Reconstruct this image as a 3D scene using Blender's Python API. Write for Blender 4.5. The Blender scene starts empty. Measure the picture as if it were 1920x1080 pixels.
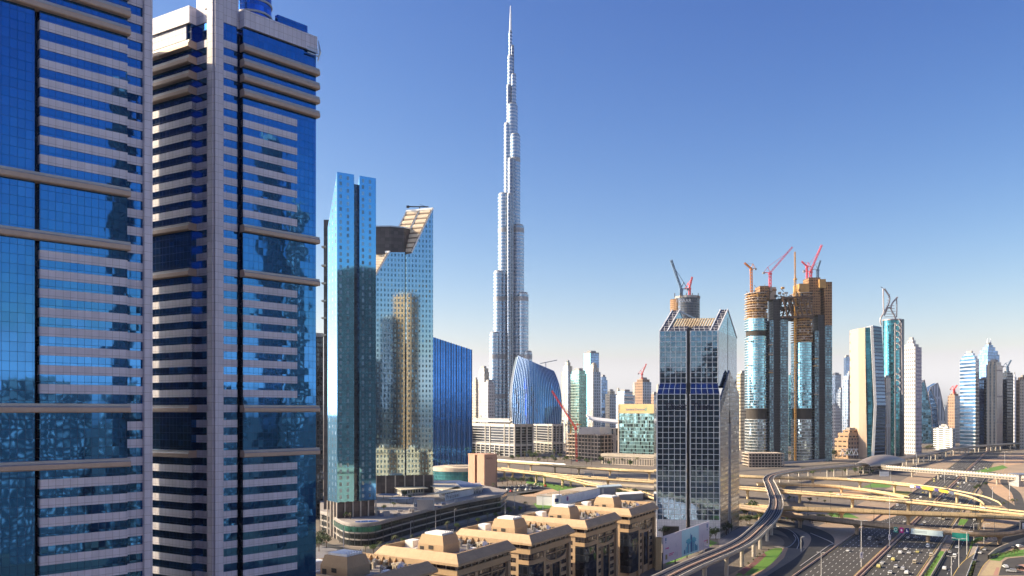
import bpy, math, random
from mathutils import Vector
rnd = random.Random(11)
R = math.radians
sc = bpy.context.scene
COL = sc.collection

# ------------------------------------------------------------------ camera, sky, sun, exposure
H, F, CU, HV = 88.0, 1600.0, 960.0, 770.0
cam_d = bpy.data.cameras.new('camera'); cam = bpy.data.objects.new('camera', cam_d); COL.objects.link(cam)
cam.location = (0, 0, H); cam.rotation_euler = (R(90), 0, 0)
cam_d.sensor_width = 36; cam_d.lens = 30.0; cam_d.shift_y = 230 / 1920
cam_d.clip_start = 1; cam_d.clip_end = 60000
sc.camera = cam
SUN_EL, SUN_A = 32.0, -6.0
tosun = Vector((-math.cos(R(SUN_A)) * math.cos(R(SUN_EL)), -math.sin(R(SUN_A)) * math.cos(R(SUN_EL)), math.sin(R(SUN_EL))))
w = bpy.data.worlds.new('World'); sc.world = w; w.use_nodes = True
nt = w.node_tree; nt.nodes.clear()
sky = nt.nodes.new('ShaderNodeTexSky'); sky.sky_type = 'NISHITA'; sky.sun_disc = False
sky.sun_elevation = R(SUN_EL); sky.sun_rotation = math.atan2(tosun.x, tosun.y)
sky.air_density = 1.0; sky.dust_density = 0.9; sky.ozone_density = 2.2; sky.altitude = 0
bg = nt.nodes.new('ShaderNodeBackground'); bg.inputs[1].default_value = 0.105
wo = nt.nodes.new('ShaderNodeOutputWorld')
sep = nt.nodes.new('ShaderNodeSeparateColor'); com = nt.nodes.new('ShaderNodeCombineColor'); nt.links.new(sky.outputs[0], sep.inputs[0])
chan = []
for i, (p_, k_) in enumerate(((2.2, .235), (1.70, .325), (1.05, .86))):   # clear blue air, pale towards the horizon
    a_ = nt.nodes.new('ShaderNodeMath'); a_.operation = 'POWER'; a_.inputs[1].default_value = p_; nt.links.new(sep.outputs[i], a_.inputs[0])
    b_ = nt.nodes.new('ShaderNodeMath'); b_.operation = 'MULTIPLY'; b_.inputs[1].default_value = k_; nt.links.new(a_.outputs[0], b_.inputs[0]); chan.append(b_.outputs[0])
for i, (k_) in enumerate((1.0, .97, .965)):
    a_ = nt.nodes.new('ShaderNodeMath'); a_.operation = 'MULTIPLY'; a_.inputs[1].default_value = k_; nt.links.new(chan[0], a_.inputs[0])
    b_ = nt.nodes.new('ShaderNodeMath'); b_.operation = 'MAXIMUM'; nt.links.new(a_.outputs[0], b_.inputs[0]); nt.links.new(chan[i], b_.inputs[1]); nt.links.new(b_.outputs[0], com.inputs[i])
nt.links.new(com.outputs[0], bg.inputs[0]); nt.links.new(bg.outputs[0], wo.inputs[0])
sl = bpy.data.lights.new('sun', 'SUN'); sl.energy = 4.95; sl.angle = R(0.5); sl.color = (1, 0.80, 0.52)
so = bpy.data.objects.new('sun', sl); COL.objects.link(so)
so.rotation_euler = tosun.to_track_quat('Z', 'Y').to_euler(); so.location = (-300, 0, 500)
sc.view_settings.view_transform = 'Standard'; sc.view_settings.look = 'None'
sc.view_settings.exposure = 0.78; sc.view_settings.gamma = 1; sc.view_settings.use_curve_mapping = False
sc.cycles.max_bounces = 6; sc.cycles.glossy_bounces = 4; sc.cycles.diffuse_bounces = 3

# ------------------------------------------------------------------ helpers: picture to world
def X(u, Y): return (u - CU) / F * Y
def Z(v, Y): return H + (HV - v) / F * Y
def P(u, v, Y): return Vector((X(u, Y), Y, Z(v, Y)))
def XY(u, Y): return Vector((X(u, Y), Y))
def G(u, v, z=0.0):
    Y = (H - z) * F / (v - HV)
    return Vector((X(u, Y), Y, z))
def V3(p, z): return Vector((p[0], p[1], z))

# ------------------------------------------------------------------ mesh collector
ORIG = {}
class MB:
    def __init__(s): s.v = []; s.f = []; s.uv = []; s.m = []
    def face(s, pts, uvs=None, mi=0):
        pts = [Vector(p) for p in pts]
        b = len(s.v); s.v += pts; s.f.append(tuple(range(b, b + len(pts)))); s.m.append(mi)
        if uvs is None:
            e = pts[1] - pts[0]; n = None
            e = e.normalized() if e.length > 1e-9 else Vector((1, 0, 0))
            n = Vector((0, 0, 0))
            for i in range(len(pts)):
                a, c = pts[i], pts[(i + 1) % len(pts)]
                n += Vector(((a.y - c.y) * (a.z + c.z), (a.z - c.z) * (a.x + c.x), (a.x - c.x) * (a.y + c.y)))
            n = n.normalized() if n.length > 1e-12 else Vector((0, 0, 1))
            if abs(n.z) > 0.9: uvs = [(p.x, p.y) for p in pts]
            else:
                t = Vector((-n.y, n.x, 0)).normalized(); bt = n.cross(t)
                uvs = [(p.dot(t), p.dot(bt) if abs(n.z) > .3 else p.z) for p in pts]
        s.uv += list(uvs)
    def wall(s, a, b, z0, z1, u0=0.0, mi=0):
        L = math.hypot(b[0] - a[0], b[1] - a[1])
        s.face([(a[0], a[1], z0), (b[0], b[1], z0), (b[0], b[1], z1), (a[0], a[1], z1)],
               [(u0, z0), (u0 + L, z0), (u0 + L, z1), (u0, z1)], mi)
        return u0 + L
    def prism(s, poly, z0, z1, mi=0, cap=None, bottom=False):
        poly = ccw(poly); u = 0.0
        for i in range(len(poly)): u = s.wall(poly[i], poly[(i + 1) % len(poly)], z0, z1, u, mi)
        s.face([(p[0], p[1], z1) for p in poly], None, mi if cap is None else cap)
        if bottom: s.face([(p[0], p[1], z0) for p in reversed(poly)], None, mi if cap is None else cap)
    def frustum(s, pa, za, pb, zb, mi=0, cap=None):
        pa, pb = ccw(pa), ccw(pb); n = len(pa)
        for i in range(n):
            j = (i + 1) % n
            s.face([V3(pa[i], za), V3(pa[j], za), V3(pb[j], zb), V3(pb[i], zb)], None, mi)
        s.face([V3(p, zb) for p in pb], None, mi if cap is None else cap)
    def obox(s, o, a, b, c, mi=0):
        o, a, b, c = Vector(o), Vector(a), Vector(b), Vector(c)
        if a.cross(b).dot(c) < 0: a, b = b, a
        q = [o, o + a, o + a + b, o + b]; t = [p + c for p in q]
        s.face([q[0], q[3], q[2], q[1]], None, mi); s.face(t, None, mi)
        for i in range(4):
            j = (i + 1) % 4; s.face([q[i], q[j], t[j], t[i]], None, mi)
    def box(s, x0, x1, y0, y1, z0, z1, mi=0):
        s.obox((x0, y0, z0), (x1 - x0, 0, 0), (0, y1 - y0, 0), (0, 0, z1 - z0), mi)
    def bar(s, p, q, wd, ht=None, mi=0):
        p, q = Vector(p), Vector(q); d = q - p
        if d.length < 1e-6: return
        ht = ht or wd; d.normalize()
        up = Vector((0, 0, 1)) if abs(d.z) < .95 else Vector((1, 0, 0))
        a = d.cross(up).normalized(); b = a.cross(d).normalized()
        s.obox(p - a * wd / 2 - b * ht / 2, a * wd, b * ht, q - p, mi)
    def tube(s, pts, rad, n=8, mi=0, cap=True):
        pts = [Vector(p) for p in pts]; rings = []
        rad = rad if isinstance(rad, (list, tuple)) else [rad] * len(pts)
        for i, p in enumerate(pts):
            d = (pts[min(i + 1, len(pts) - 1)] - pts[max(i - 1, 0)]).normalized()
            up = Vector((0, 0, 1)) if abs(d.z) < .9 else Vector((0, 1, 0))
            a = d.cross(up).normalized(); b = a.cross(d)
            rings.append([p + (a * math.cos(2 * math.pi * k / n) + b * math.sin(2 * math.pi * k / n)) * rad[i] for k in range(n)])
        acc = 0
        for i in range(len(pts) - 1):
            L = (pts[i + 1] - pts[i]).length
            for k in range(n):
                j = (k + 1) % n; w_ = 2 * math.pi * max(rad) / n
                s.face([rings[i][j], rings[i][k], rings[i + 1][k], rings[i + 1][j]],
                       [((k + 1) * w_, acc), (k * w_, acc), (k * w_, acc + L), ((k + 1) * w_, acc + L)], mi)
            acc += L
        if cap:
            s.face(rings[0], None, mi); s.face(list(reversed(rings[-1])), None, mi)
    def sweep(s, path, prof, closed=False, mi=0, mis=None):
        path = [Vector(p) for p in path]; rows = []; acc = 0; A = []
        for i, p in enumerate(path):
            d = path[min(i + 1, len(path) - 1)] - path[max(i - 1, 0)]
            r = Vector((d.y, -d.x, 0)).normalized()
            rows.append([p + r * q + Vector((0, 0, h)) for q, h in prof])
            if i: acc += (p - path[i - 1]).length
            A.append(acc)
        m = len(prof); ed = range(m if closed else m - 1); pl = [0]
        for k in range(m): pl.append(pl[-1] + math.dist(prof[k], prof[(k + 1) % m]))
        for i in range(len(path) - 1):
            for k in ed:
                j = (k + 1) % m
                s.face([rows[i][k], rows[i][j], rows[i + 1][j], rows[i + 1][k]],
                       [(A[i], pl[k]), (A[i], pl[k + 1]), (A[i + 1], pl[k + 1]), (A[i + 1], pl[k])], mis[k] if mis else mi)
        if closed:
            s.face([rows[0][k] for k in reversed(range(m))], None, mi); s.face(rows[-1], None, mi)
    def build(s, name, mats, parent=None, smooth=False):
        mats = mats if isinstance(mats, (list, tuple)) else [mats]
        if parent is not None: o3 = ORIG[parent.name]
        else:
            xs = [p.x for p in s.v]; ys = [p.y for p in s.v]; zs = [p.z for p in s.v]
            o3 = Vector(((min(xs) + max(xs)) / 2, (min(ys) + max(ys)) / 2, min(zs)))
        me = bpy.data.meshes.new(name)
        me.from_pydata([tuple(p - o3) for p in s.v], [], s.f)
        ul = me.uv_layers.new(name='UVMap')
        ul.data.foreach_set('uv', [c for p in s.uv for c in p])
        for m in mats: me.materials.append(m)
        me.polygons.foreach_set('material_index', s.m)
        if smooth: me.polygons.foreach_set('use_smooth', [True] * len(s.f))
        me.update()
        o = bpy.data.objects.new(name, me); COL.objects.link(o)
        ORIG[o.name] = o3
        if parent is not None: o.parent = parent
        else: o.location = o3
        return o

def ccw(poly):
    poly = [Vector((p[0], p[1])) for p in poly]
    a = sum(poly[i].x * poly[(i + 1) % len(poly)].y - poly[(i + 1) % len(poly)].x * poly[i].y for i in range(len(poly)))
    return poly if a > 0 else list(reversed(poly))
def centroid(poly): return sum((Vector((p[0], p[1])) for p in poly), Vector((0, 0))) / len(poly)
def shrink(poly, k, c=None):
    c = c or centroid(poly)
    return [c + (Vector((p[0], p[1])) - c) * k for p in poly]
def ring(cx, cy, rx, ry=None, n=32, rot=0):
    ry = ry or rx; o = []
    for i in range(n):
        a = 2 * math.pi * i / n; x, y = rx * math.cos(a), ry * math.sin(a)
        o.append(Vector((cx + x * math.cos(rot) - y * math.sin(rot), cy + x * math.sin(rot) + y * math.cos(rot))))
    return o
def smooth_path(pts, n=10):
    pts = [Vector(p) for p in pts]; q = [pts[0] * 2 - pts[1]] + pts + [pts[-1] * 2 - pts[-2]]; out = []
    for i in range(1, len(q) - 2):
        for k in range(n):
            t = k / n; a, b, c, d = q[i - 1], q[i], q[i + 1], q[i + 2]
            out.append(.5 * ((2 * b) + (c - a) * t + (2 * a - 5 * b + 4 * c - d) * t * t + (3 * b - a - 3 * c + d) * t ** 3))
    out.append(pts[-1]); return out
def tag(o, label, cat, group=None, kind=None):
    o['label'] = label; o['category'] = cat
    if group: o['group'] = group
    if kind: o['kind'] = kind
    return o
def thing(name, loc, label, cat, group=None):
    o = bpy.data.objects.new(name, None); COL.objects.link(o)
    loc = Vector((loc[0], loc[1], loc[2] if len(loc) > 2 else 0)); o.location = loc; ORIG[o.name] = loc
    o.empty_display_size = 1
    return tag(o, label, cat, group)
def copy_tree(o, parent=None):
    c = o.copy(); COL.objects.link(c); c.parent = parent
    for ch in list(o.children): copy_tree(ch, c)
    return c

# ------------------------------------------------------------------ materials
def nodes(m):
    m.use_nodes = True; n = m.node_tree; n.nodes.clear()
    return n
class NT:
    def __init__(s, m): s.t = nodes(m)
    def n(s, typ, _in=None, **kw):
        x = s.t.nodes.new(typ)
        for k, v_ in kw.items(): setattr(x, k, v_)
        for k, v_ in (_in or {}).items():
            if isinstance(v_, bpy.types.NodeSocket): s.t.links.new(v_, x.inputs[k])
            else: x.inputs[k].default_value = v_
        return x
    def math(s, op, a, b=0.0, c=0.0): return s.n('ShaderNodeMath', {0: a, 1: b, 2: c}, operation=op).outputs[0]
    def mixc(s, f, a, b):
        x = s.n('ShaderNodeMix', data_type='RGBA')
        for k, v_ in ((0, f), (6, a), (7, b)):
            if isinstance(v_, bpy.types.NodeSocket): s.t.links.new(v_, x.inputs[k])
            else: x.inputs[k].default_value = v_
        return x.outputs[2]
    def mixf(s, f, a, b): return s.math('ADD', s.math('MULTIPLY', f, b - a), a)
def c4(c): return (c[0], c[1], c[2], 1)
MC = {}
def plain(name, col, rough=.7, metal=0.0, var=.12, scale=.15, var2=.06):
    """one coloured surface with soft uneven wear"""
    if name in MC: return MC[name]
    m = bpy.data.materials.new(name); t = NT(m); MC[name] = m
    g = t.n('ShaderNodeNewGeometry').outputs['Position']
    n1 = t.n('ShaderNodeTexNoise', {'Vector': g, 'Scale': scale, 'Detail': 5.0, 'Roughness': .65}).outputs[0]
    n2 = t.n('ShaderNodeTexNoise', {'Vector': g, 'Scale': scale * 9, 'Detail': 3.0}).outputs[0]
    f = t.math('ADD', t.math('MULTIPLY', t.math('SUBTRACT', n1, .5), var * 4), t.math('MULTIPLY', t.math('SUBTRACT', n2, .5), var2 * 4))
    hsv = t.n('ShaderNodeHueSaturation', {'Color': c4(col), 'Value': t.math('ADD', f, 1.0)})
    b = t.n('ShaderNodeBsdfPrincipled', {'Base Color': hsv.outputs[0], 'Roughness': rough, 'Metallic': metal})
    t.n('ShaderNodeOutputMaterial', {0: b.outputs[0]})
    return m
def facade(name, wall, glass, bay, flr, wf, hf, wr=.75, gr=.06, gm=.85, wm=0.0, var=.3, tilt=.012, wave=.02, ph=(0, 0), wscale=.12, blind=0.0, blindc=(.45, .42, .38), dirt=.12):
    """wall with a regular grid of panes laid out in metres along the wall (UV): panes differ a little in tint and tilt"""
    if name in MC: return MC[name]
    m = bpy.data.materials.new(name); t = NT(m); MC[name] = m
    uv = t.n('ShaderNodeUVMap', uv_map='UVMap').outputs[0]
    s = t.n('ShaderNodeSeparateXYZ', {0: uv})
    uu = t.math('ADD', t.math('DIVIDE', s.outputs[0], bay), ph[0]); vv = t.math('ADD', t.math('DIVIDE', s.outputs[1], flr), ph[1])
    fu, fv = t.math('FRACT', uu), t.math('FRACT', vv)
    mk = t.math('MULTIPLY', t.math('COMPARE', fu, .5, wf / 2), t.math('COMPARE', fv, .5, hf / 2))
    geo = t.n('ShaderNodeNewGeometry')
    nz = t.math('ABSOLUTE', t.n('ShaderNodeSeparateXYZ', {0: geo.outputs['True Normal']}).outputs[2])
    mk = t.math('MULTIPLY', mk, t.math('LESS_THAN', nz, .9))
    cell = t.n('ShaderNodeCombineXYZ', {0: t.math('FLOOR', uu), 1: t.math('FLOOR', vv)}).outputs[0]
    wn = t.n('ShaderNodeTexWhiteNoise', {'Vector': cell}, noise_dimensions='3D')
    gv = t.math('ADD', t.math('MULTIPLY', t.math('SUBTRACT', wn.outputs[0], .5), 2 * var), 1.0)
    gcol = t.n('ShaderNodeHueSaturation', {'Color': c4(glass), 'Value': gv}).outputs[0]
    gmet = gm; matte = gm == 0
    if blind > 0:
        bl = t.math('LESS_THAN', t.n('ShaderNodeSeparateColor', {0: wn.outputs[1]}).outputs[1], blind)
        gcol = t.mixc(bl, gcol, c4(blindc))
    pos = geo.outputs['Position']
    n1 = t.n('ShaderNodeTexNoise', {'Vector': pos, 'Scale': wscale, 'Detail': 5.0, 'Roughness': .6}).outputs[0]
    st = t.n('ShaderNodeTexNoise', {'Vector': t.n('ShaderNodeVectorMath', {0: pos, 1: (1, 1, .08)}, operation='MULTIPLY').outputs[0], 'Scale': .9, 'Detail': 3.0}).outputs[0]
    wv = t.math('ADD', t.math('MULTIPLY', t.math('ADD', t.math('SUBTRACT', n1, .5), t.math('SUBTRACT', st, .5)), dirt * 2.4), 1.0)
    wcol = t.n('ShaderNodeHueSaturation', {'Color': c4(wall), 'Value': wv}).outputs[0]
    if matte: gcol = t.n('ShaderNodeHueSaturation', {'Color': gcol, 'Value': wv}).outputs[0]
    nn = t.n('ShaderNodeTexNoise', {'Vector': pos, 'Scale': .22, 'Detail': 2.0}).outputs[1]
    def cen(x, k):
        a = t.n('ShaderNodeVectorMath', {0: x, 1: (-.5, -.5, -.5)}, operation='ADD').outputs[0]
        return t.n('ShaderNodeVectorMath', {0: a, 'Scale': k}, operation='SCALE').outputs[0]
    off = t.n('ShaderNodeVectorMath', {0: cen(wn.outputs[1], tilt * 2), 1: cen(nn, wave * 2)}, operation='ADD').outputs[0]
    off = t.n('ShaderNodeVectorMath', {0: off, 'Scale': mk}, operation='SCALE').outputs[0]
    nr = t.n('ShaderNodeVectorMath', {0: t.n('ShaderNodeVectorMath', {0: geo.outputs['Normal'], 1: off}, operation='ADD').outputs[0]}, operation='NORMALIZE').outputs[0]
    b = t.n('ShaderNodeBsdfPrincipled', {'Base Color': t.mixc(mk, wcol, gcol), 'Roughness': t.mixf(mk, wr, gr), 'Metallic': t.mixf(mk, wm, gmet), 'Normal': nr})
    t.n('ShaderNodeOutputMaterial', {0: b.outputs[0]})
    return m
def ground_mat(name, c1, c2, scale=.02, fine=1.2, rough=.95):
    if name in MC: return MC[name]
    m = bpy.data.materials.new(name); t = NT(m); MC[name] = m
    g = t.n('ShaderNodeNewGeometry').outputs['Position']
    n1 = t.n('ShaderNodeTexNoise', {'Vector': g, 'Scale': scale, 'Detail': 7.0, 'Roughness': .7}).outputs[0]
    n2 = t.n('ShaderNodeTexNoise', {'Vector': g, 'Scale': fine, 'Detail': 4.0, 'Roughness': .7}).outputs[0]
    rmp = t.n('ShaderNodeMapRange', {0: n1, 1: .35, 2: .65}).outputs[0]
    hsv = t.n('ShaderNodeHueSaturation', {'Color': t.mixc(rmp, c4(c1), c4(c2)), 'Value': t.math('ADD', t.math('MULTIPLY', t.math('SUBTRACT', n2, .5), .7), 1.0)})
    b = t.n('ShaderNodeBsdfPrincipled', {'Base Color': hsv.outputs[0], 'Roughness': rough})
    t.n('ShaderNodeOutputMaterial', {0: b.outputs[0]})
    return m

asphalt = ground_mat('asphalt', (.042, .04, .039), (.064, .059, .054), .05, .8)
asphalt_dark_shade = ground_mat('dark_asphalt_shade', (.018, .02, .024), (.032, .033, .036), .05, .8)  # dark asphalt, lowered further so the colour carries the shade on these roads
sand = ground_mat('sand', (.50, .33, .20), (.40, .26, .16), .02, .3)
soil = ground_mat('city_ground', (.20, .16, .12), (.11, .10, .09), .008, .12)
grass_m = ground_mat('lawn', (.07, .19, .02), (.11, .22, .03), .08, 1.0)
concrete = plain('concrete', (.42, .36, .28), .85)
concrete_g = plain('grey_concrete', (.34, .33, .32), .85)
paving = ground_mat('paving', (.34, .28, .23), (.27, .23, .20), .06, .9)
redpave = ground_mat('red_paving', (.42, .22, .16), (.36, .2, .15), .06, .9)
white_p = plain('white_paint', (.78, .77, .74), .6)
yellow_line = plain('yellow_line', (.6, .42, .1), .7)
tan = plain('tan_stone', (.44, .30, .17), .85, var=.07)
steel = plain('steel', (.45, .46, .48), .35, .8)
dark_metal = plain('dark_metal', (.05, .05, .055), .5, .3)
dark_glass = facade('dark_glass', (.02, .025, .03), (.05, .08, .12), 1.5, 1.6, .94, .95, gm=.7, tilt=.01)
gravel = plain('roof_gravel', (.30, .27, .24), .95)

# ------------------------------------------------------------------ ground
def sheet(name, poly, z, mat, label, kind='structure', cat=None):
    mb = MB(); mb.face([V3(p, z) for p in ccw(poly)])
    return tag(mb.build(name, mat), label, cat or name.replace('_', ' '), kind=kind)
def gp(*uv): return [G(u, v) for u, v in uv]
sheet('ground', [(-14000, -3000), (14000, -3000), (14000, 16000), (-14000, 16000)], 0, soil, 'dusty grey and beige city ground', cat='ground')

# ------------------------------------------------------------------ twin striped towers on the left
stone = facade('lilac_stone_tiles', (.27, .26, .29), (.60, .59, .67), 1.35, 1.875, .955, .965, gm=0, gr=.55, wr=.8, var=.05, tilt=.004, wave=0)
blue_glass = facade('blue_reflective_glass', (.004, .015, .06), (.035, .155, .385), 1.35, 1.875, .955, .965, gm=.95, gr=.03, wr=.3, wm=.5, var=.06, tilt=.004, wave=.011)
ledge_m = plain('bronze_ledge', (.46, .35, .28), .5, .25, var=.05)
ledge_top = plain('ledge_cover', (.38, .37, .37), .45, .3)
recess_m = plain('dark_recess_glass', (.008, .012, .03), .15, .3)  # near-black glass of the set-back strips
L0, FL = 77.3, 3.75
def lev(k): return L0 + FL * k
def striped_tower(name, label, sides, loc, kmax, ztop, core):
    t = thing(name, loc, label, 'tower', 'twin striped towers')
    gz, rc, pier = MB(), MB(), MB()
    ks = range(-9, kmax + 1)
    lks = [k for k in (0, 3, 12, 15, 24, 25, 26, 27) if k <= kmax]
    zb = lev(-9) - 2
    for C, d, n, segs in sides:
        C = Vector(C); d = Vector(d).normalized(); n = Vector(n).normalized(); d3 = V3(d, 0); n3 = V3(n, 0)
        for kind, s0, s1, off in segs:
            o = V3(C + d * s0 - n * 3, 0); L = d3 * (s1 - s0); D = n3 * (3 + off)
            tz = lev(kmax) + 5.2
            if kind == 'pier': pier.obox(o, L, D, (0, 0, ztop))
            elif kind == 'recess': rc.obox(o, L, D, (0, 0, tz - 1))
            else:
                gz.obox(o + Vector((0, 0, zb)), L, D, (0, 0, tz - zb))
                for k in ks:
                    bay = kind in ('bay', 'glass')
                    if kind == 'glass': continue
                    if bay and (0 <= k <= 3 or 12 <= k <= 15 or k >= 24): continue
                    bd = MB(); bd.obox(V3(C + d * s0 - n * .5, lev(k) - .92), L, n3 * (.5 + off + .16), (0, 0, 1.84)); bd.build('stone_band' if bay else 'side_band', stone, t)
        lo = [s for s in segs if s[0] in ('bay', 'glass')]
        a, b, off = min(s[1] for s in lo) - .3, max(s[2] for s in lo) + .5, lo[0][3]
        for k in lks:
            ld = MB()
            prof = [(-.4, -.95), (off + 1.1, -.95), (off + 1.3, -.75), (off + 1.3, .1), (off + 1.0, .35), (off + 1.0, .85), (-.4, .85)]
            p0, p1 = C + d * a, C + d * b
            pts0 = [V3(p0 + n * q, lev(k) + h) for q, h in prof]; pts1 = [V3(p1 + n * q, lev(k) + h) for q, h in prof]
            m = len(prof); flip = V3(d, 0).cross(n3).z < 0
            for i in range(m):
                j = (i + 1) % m; f = [pts0[i], pts1[i], pts1[j], pts0[j]]
                ld.face(f if not flip else f[::-1], None, 0 if i in (0, 1, 2) else 1)
            ld.face(pts0 if flip else pts0[::-1]); ld.face(pts1[::-1] if flip else pts1); ld.build('ledge', [ledge_m, ledge_top], t)
        # crowning parapet above the uppermost ledge
        for kind, s0, s1, off in segs:
            if kind in ('bay', 'glass'):
                pier.obox(V3(C + d * s0 - n * 3, lev(kmax) + 5.2), d3 * (s1 - s0), n3 * (3 + off + .7), (0, 0, 4.2))
            elif kind in ('strip', 'recess'):
                pier.obox(V3(C + d * s0 - n * 3, lev(kmax) + 5.2), d3 * (s1 - s0), n3 * (3 + off + .2), (0, 0, ztop - lev(kmax) - 5.2))
    pier.prism(core, 0, lev(kmax) + 3)
    gz.build('curtain_glass', blue_glass, t); rc.build('recess', recess_m, t); pier.build('stone_frame', stone, t)
    return t
c1, d1, n1 = Vector((-77.2, 183)), Vector((-.713, -.701)), Vector((.701, -.713))
b1 = Vector((-.707, .707))
core1 = [c1 + d1 * .5 + b1 * 2.9, c1 + b1 * 49, c1 + b1 * 49 + d1 * 46, c1 + d1 * 46 + b1 * 2.9]
t1 = striped_tower('striped_tower', 'nearest blue glass tower with lilac stone bands, cut by the left picture edge',
    [(c1, d1, n1, [('pier', 0, 1.75, .3), ('strip', 1.75, 5.45, -.7), ('bay', 5.45, 22.1, .8), ('recess', 22.1, 23.0, -1.2), ('glass', 23.0, 46, .8)])],
    (-95, 190, 0), 27, 196, core1)
side = MB(); side.obox(V3(c1 + b1 * 0.02 - n1 * 2.9, 0), V3(b1 * 49, 0), V3(d1 * 8, 0), (0, 0, 193)); side.build('side_wall', dark_glass, t1)
c2, d2 = Vector((-72.5, 208)), Vector((.68, .733)).normalized(); n2 = Vector((d2.y, -d2.x))
l2 = Vector((-.857, .515)).normalized(); m2 = Vector((-l2.y, l2.x));
if m2.y > 0: m2 = -m2
core2 = [c2 + d2 * 3 + l2 * 3, c2 + d2 * 27.5 + l2 * 3, c2 + d2 * 27.5 + l2 * 30, c2 + d2 * 3 + l2 * 30]
t2 = striped_tower('striped_tower', 'blue glass tower with lilac bands, corner pier and curved rooftop drum, second from left',
    [(c2, d2, n2, [('pier', 0, 2.2, .3), ('strip', 2.2, 6.35, -.7), ('recess', 6.35, 7.25, -1.6), ('bay', 7.25, 22.8, .6), ('glass', 22.8, 28.7, .6)]),
     (c2, l2, m2, [('pier', .4, 2.4, .3), ('strip', 2.4, 7.3, -.7), ('bay', 7.3, 24, .9)])],
    (-70, 222, 0), 27, 200, core2)
drum = MB(); dc = c2 + d2 * 8 + l2 * 6
dc = XY(474, 222); drum.prism(ring(dc.x, dc.y, 4.7, n=40), 170, 203); drum.build('roof_drum', facade('drum_glass', (.02, .05, .16), (.05, .2, .62), 1.2, 1.9, .96, .95, gm=.95, gr=.04), t2)
for z in (180.5, 183.6, 186.7, 189.8, 192.9, 196):
    rg = MB(); pr = ring(dc.x, dc.y, 4.95, n=40); rg.prism(pr, z, z + .5, bottom=True); rg.build('drum_ring', ledge_top, t2)
hd = MB(); hd.obox(V3(c2 + d2 * .3 + l2 * 4.2, 187), V3(d2 * 6, 0), V3(-l2 * 3.6, 0), (0, 0, 14))
hd.obox(V3(c2 + l2 * 9 + m2 * 1.2, 180), V3(l2 * 13, 0), V3(-m2 * 6, 0), (0, 0, 8)); hd.build('roof_block', stone, t2)
bl = MB()
for q in (0, .8, 1.6): bl.obox(V3(c2 + d2 * 25.5 + n2 * (.9 + q * .1), 184.3 - q), V3(d2 * 3.4, 0), V3(n2 * .5, 0), (0, 0, .3))
bl.tube([V3(c2 + d2 * 28.9 + n2 * 1.2, 181.5), V3(c2 + d2 * 29.4 + n2 * 1.5, 184), V3(c2 + d2 * 29 + n2 * 1.3, 187)], [.15, .35, .1], 6)
bl.build('corner_fin', steel, t2)
cr = MB(); cr.obox(V3(c2 + d2 * 17 - n2 * .5, lev(27) + 9.4), V3(d2 * 9, 0), V3(n2 * 1.2, 0), (0, 0, 2.2)); cr.build('roof_glass', blue_glass, t2)

# ------------------------------------------------------------------ twin blue slant-roofed towers
slant_glass = facade('teal_window_wall', (.13, .39, .66), (.17, .29, .42), 5.3, 4.4, .34, .58, wr=.04, wm=.93, gm=.62, gr=.12, var=.35, tilt=.012, wave=.022, dirt=.05)
slant_glass2 = facade('pale_teal_window_wall', (.36, .55, .68), (.15, .30, .40), 3.1, 4.5, .45, .55, wr=.04, wm=.92, gm=.6, gr=.1, var=.35, tilt=.018, wave=.045, dirt=.06)
brown_panel = facade('brown_metal_panel', (.02, .02, .02), (.075, .06, .06), 4.0, 3.0, .97, .97, gm=.2, gr=.4)
column_m = plain('pale_column', (.46, .40, .33), .8)
louvre_m = plain('roof_louvre', (.62, .50, .36), .7)
fa = Vector((1, .69)).normalized(); ga = Vector((-.69, 1.0)).normalized()
NA = XY(632, 585)
def along(Nn, f, u):     # distance along f from Nn at which picture column u is met
    k = (u - CU) / F
    return (k * Nn.y - Nn.x) / (f.x - k * f.y)
tA = thing('slant_roof_tower', V3(NA + fa * 15, 0), 'tall blue tower of two slabs with sloping tops and a deep slot between', 'tower', 'pair of slant roofed blue towers')
sA = [0, along(NA, fa, 664), along(NA, fa, 674), along(NA, fa, 705)]
dpt = 16.5
def slab(mb, Nn, f, g, s0, s1, z0, zf, zb_, d0, d1):
    a, b = Nn + f * s0 + g * d0, Nn + f * s1 + g * d0; c, e = Nn + f * s1 + g * d1, Nn + f * s0 + g * d1
    q = [a, b, c, e]; zz = [zf, zf, zb_, zb_]; u = 0
    for i in range(4):
        j = (i + 1) % 4; L = (q[j] - q[i]).length
        mb.face([V3(q[i], z0), V3(q[j], z0), V3(q[j], zz[j]), V3(q[i], zz[i])], [(u, z0), (u + L, z0), (u + L, zz[j]), (u, zz[i])]); u += L
    mb.face([V3(q[i], zz[i]) for i in range(4)])
zfA, zbA = Z(322, 585), Z(427, 600); ZP = 14.0
for s0, s1 in ((sA[0], sA[1]), (sA[2], sA[3])):
    mb = MB(); slab(mb, NA, fa, ga, s0, s1, ZP + 11, zfA, zbA, 0, dpt); mb.build('glass_slab', slant_glass, tA)
mb = MB(); slab(mb, NA, fa, ga, sA[1], sA[2], ZP, Z(349, 600), Z(430, 600), 2.2, dpt - 2); mb.build('recess', dark_glass, tA)
mb = MB(); mb.prism([NA + fa * .8 + ga * .8, NA + fa * (sA[3] - .8) + ga * .8, NA + fa * (sA[3] - .8) + ga * (dpt - 1), NA + fa * .8 + ga * (dpt - 1)], 0, ZP + 11); mb.build('base_block', brown_panel, tA)
for k in range(6):
    p = NA + fa * (sA[3] * k / 5); mb = MB(); mb.obox(V3(p - fa * .4 - ga * .35, 0), V3(fa * .8, 0), V3(ga * .8, 0), (0, 0, ZP + 11 - .01)); mb.build('column', column_m, tA)
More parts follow.
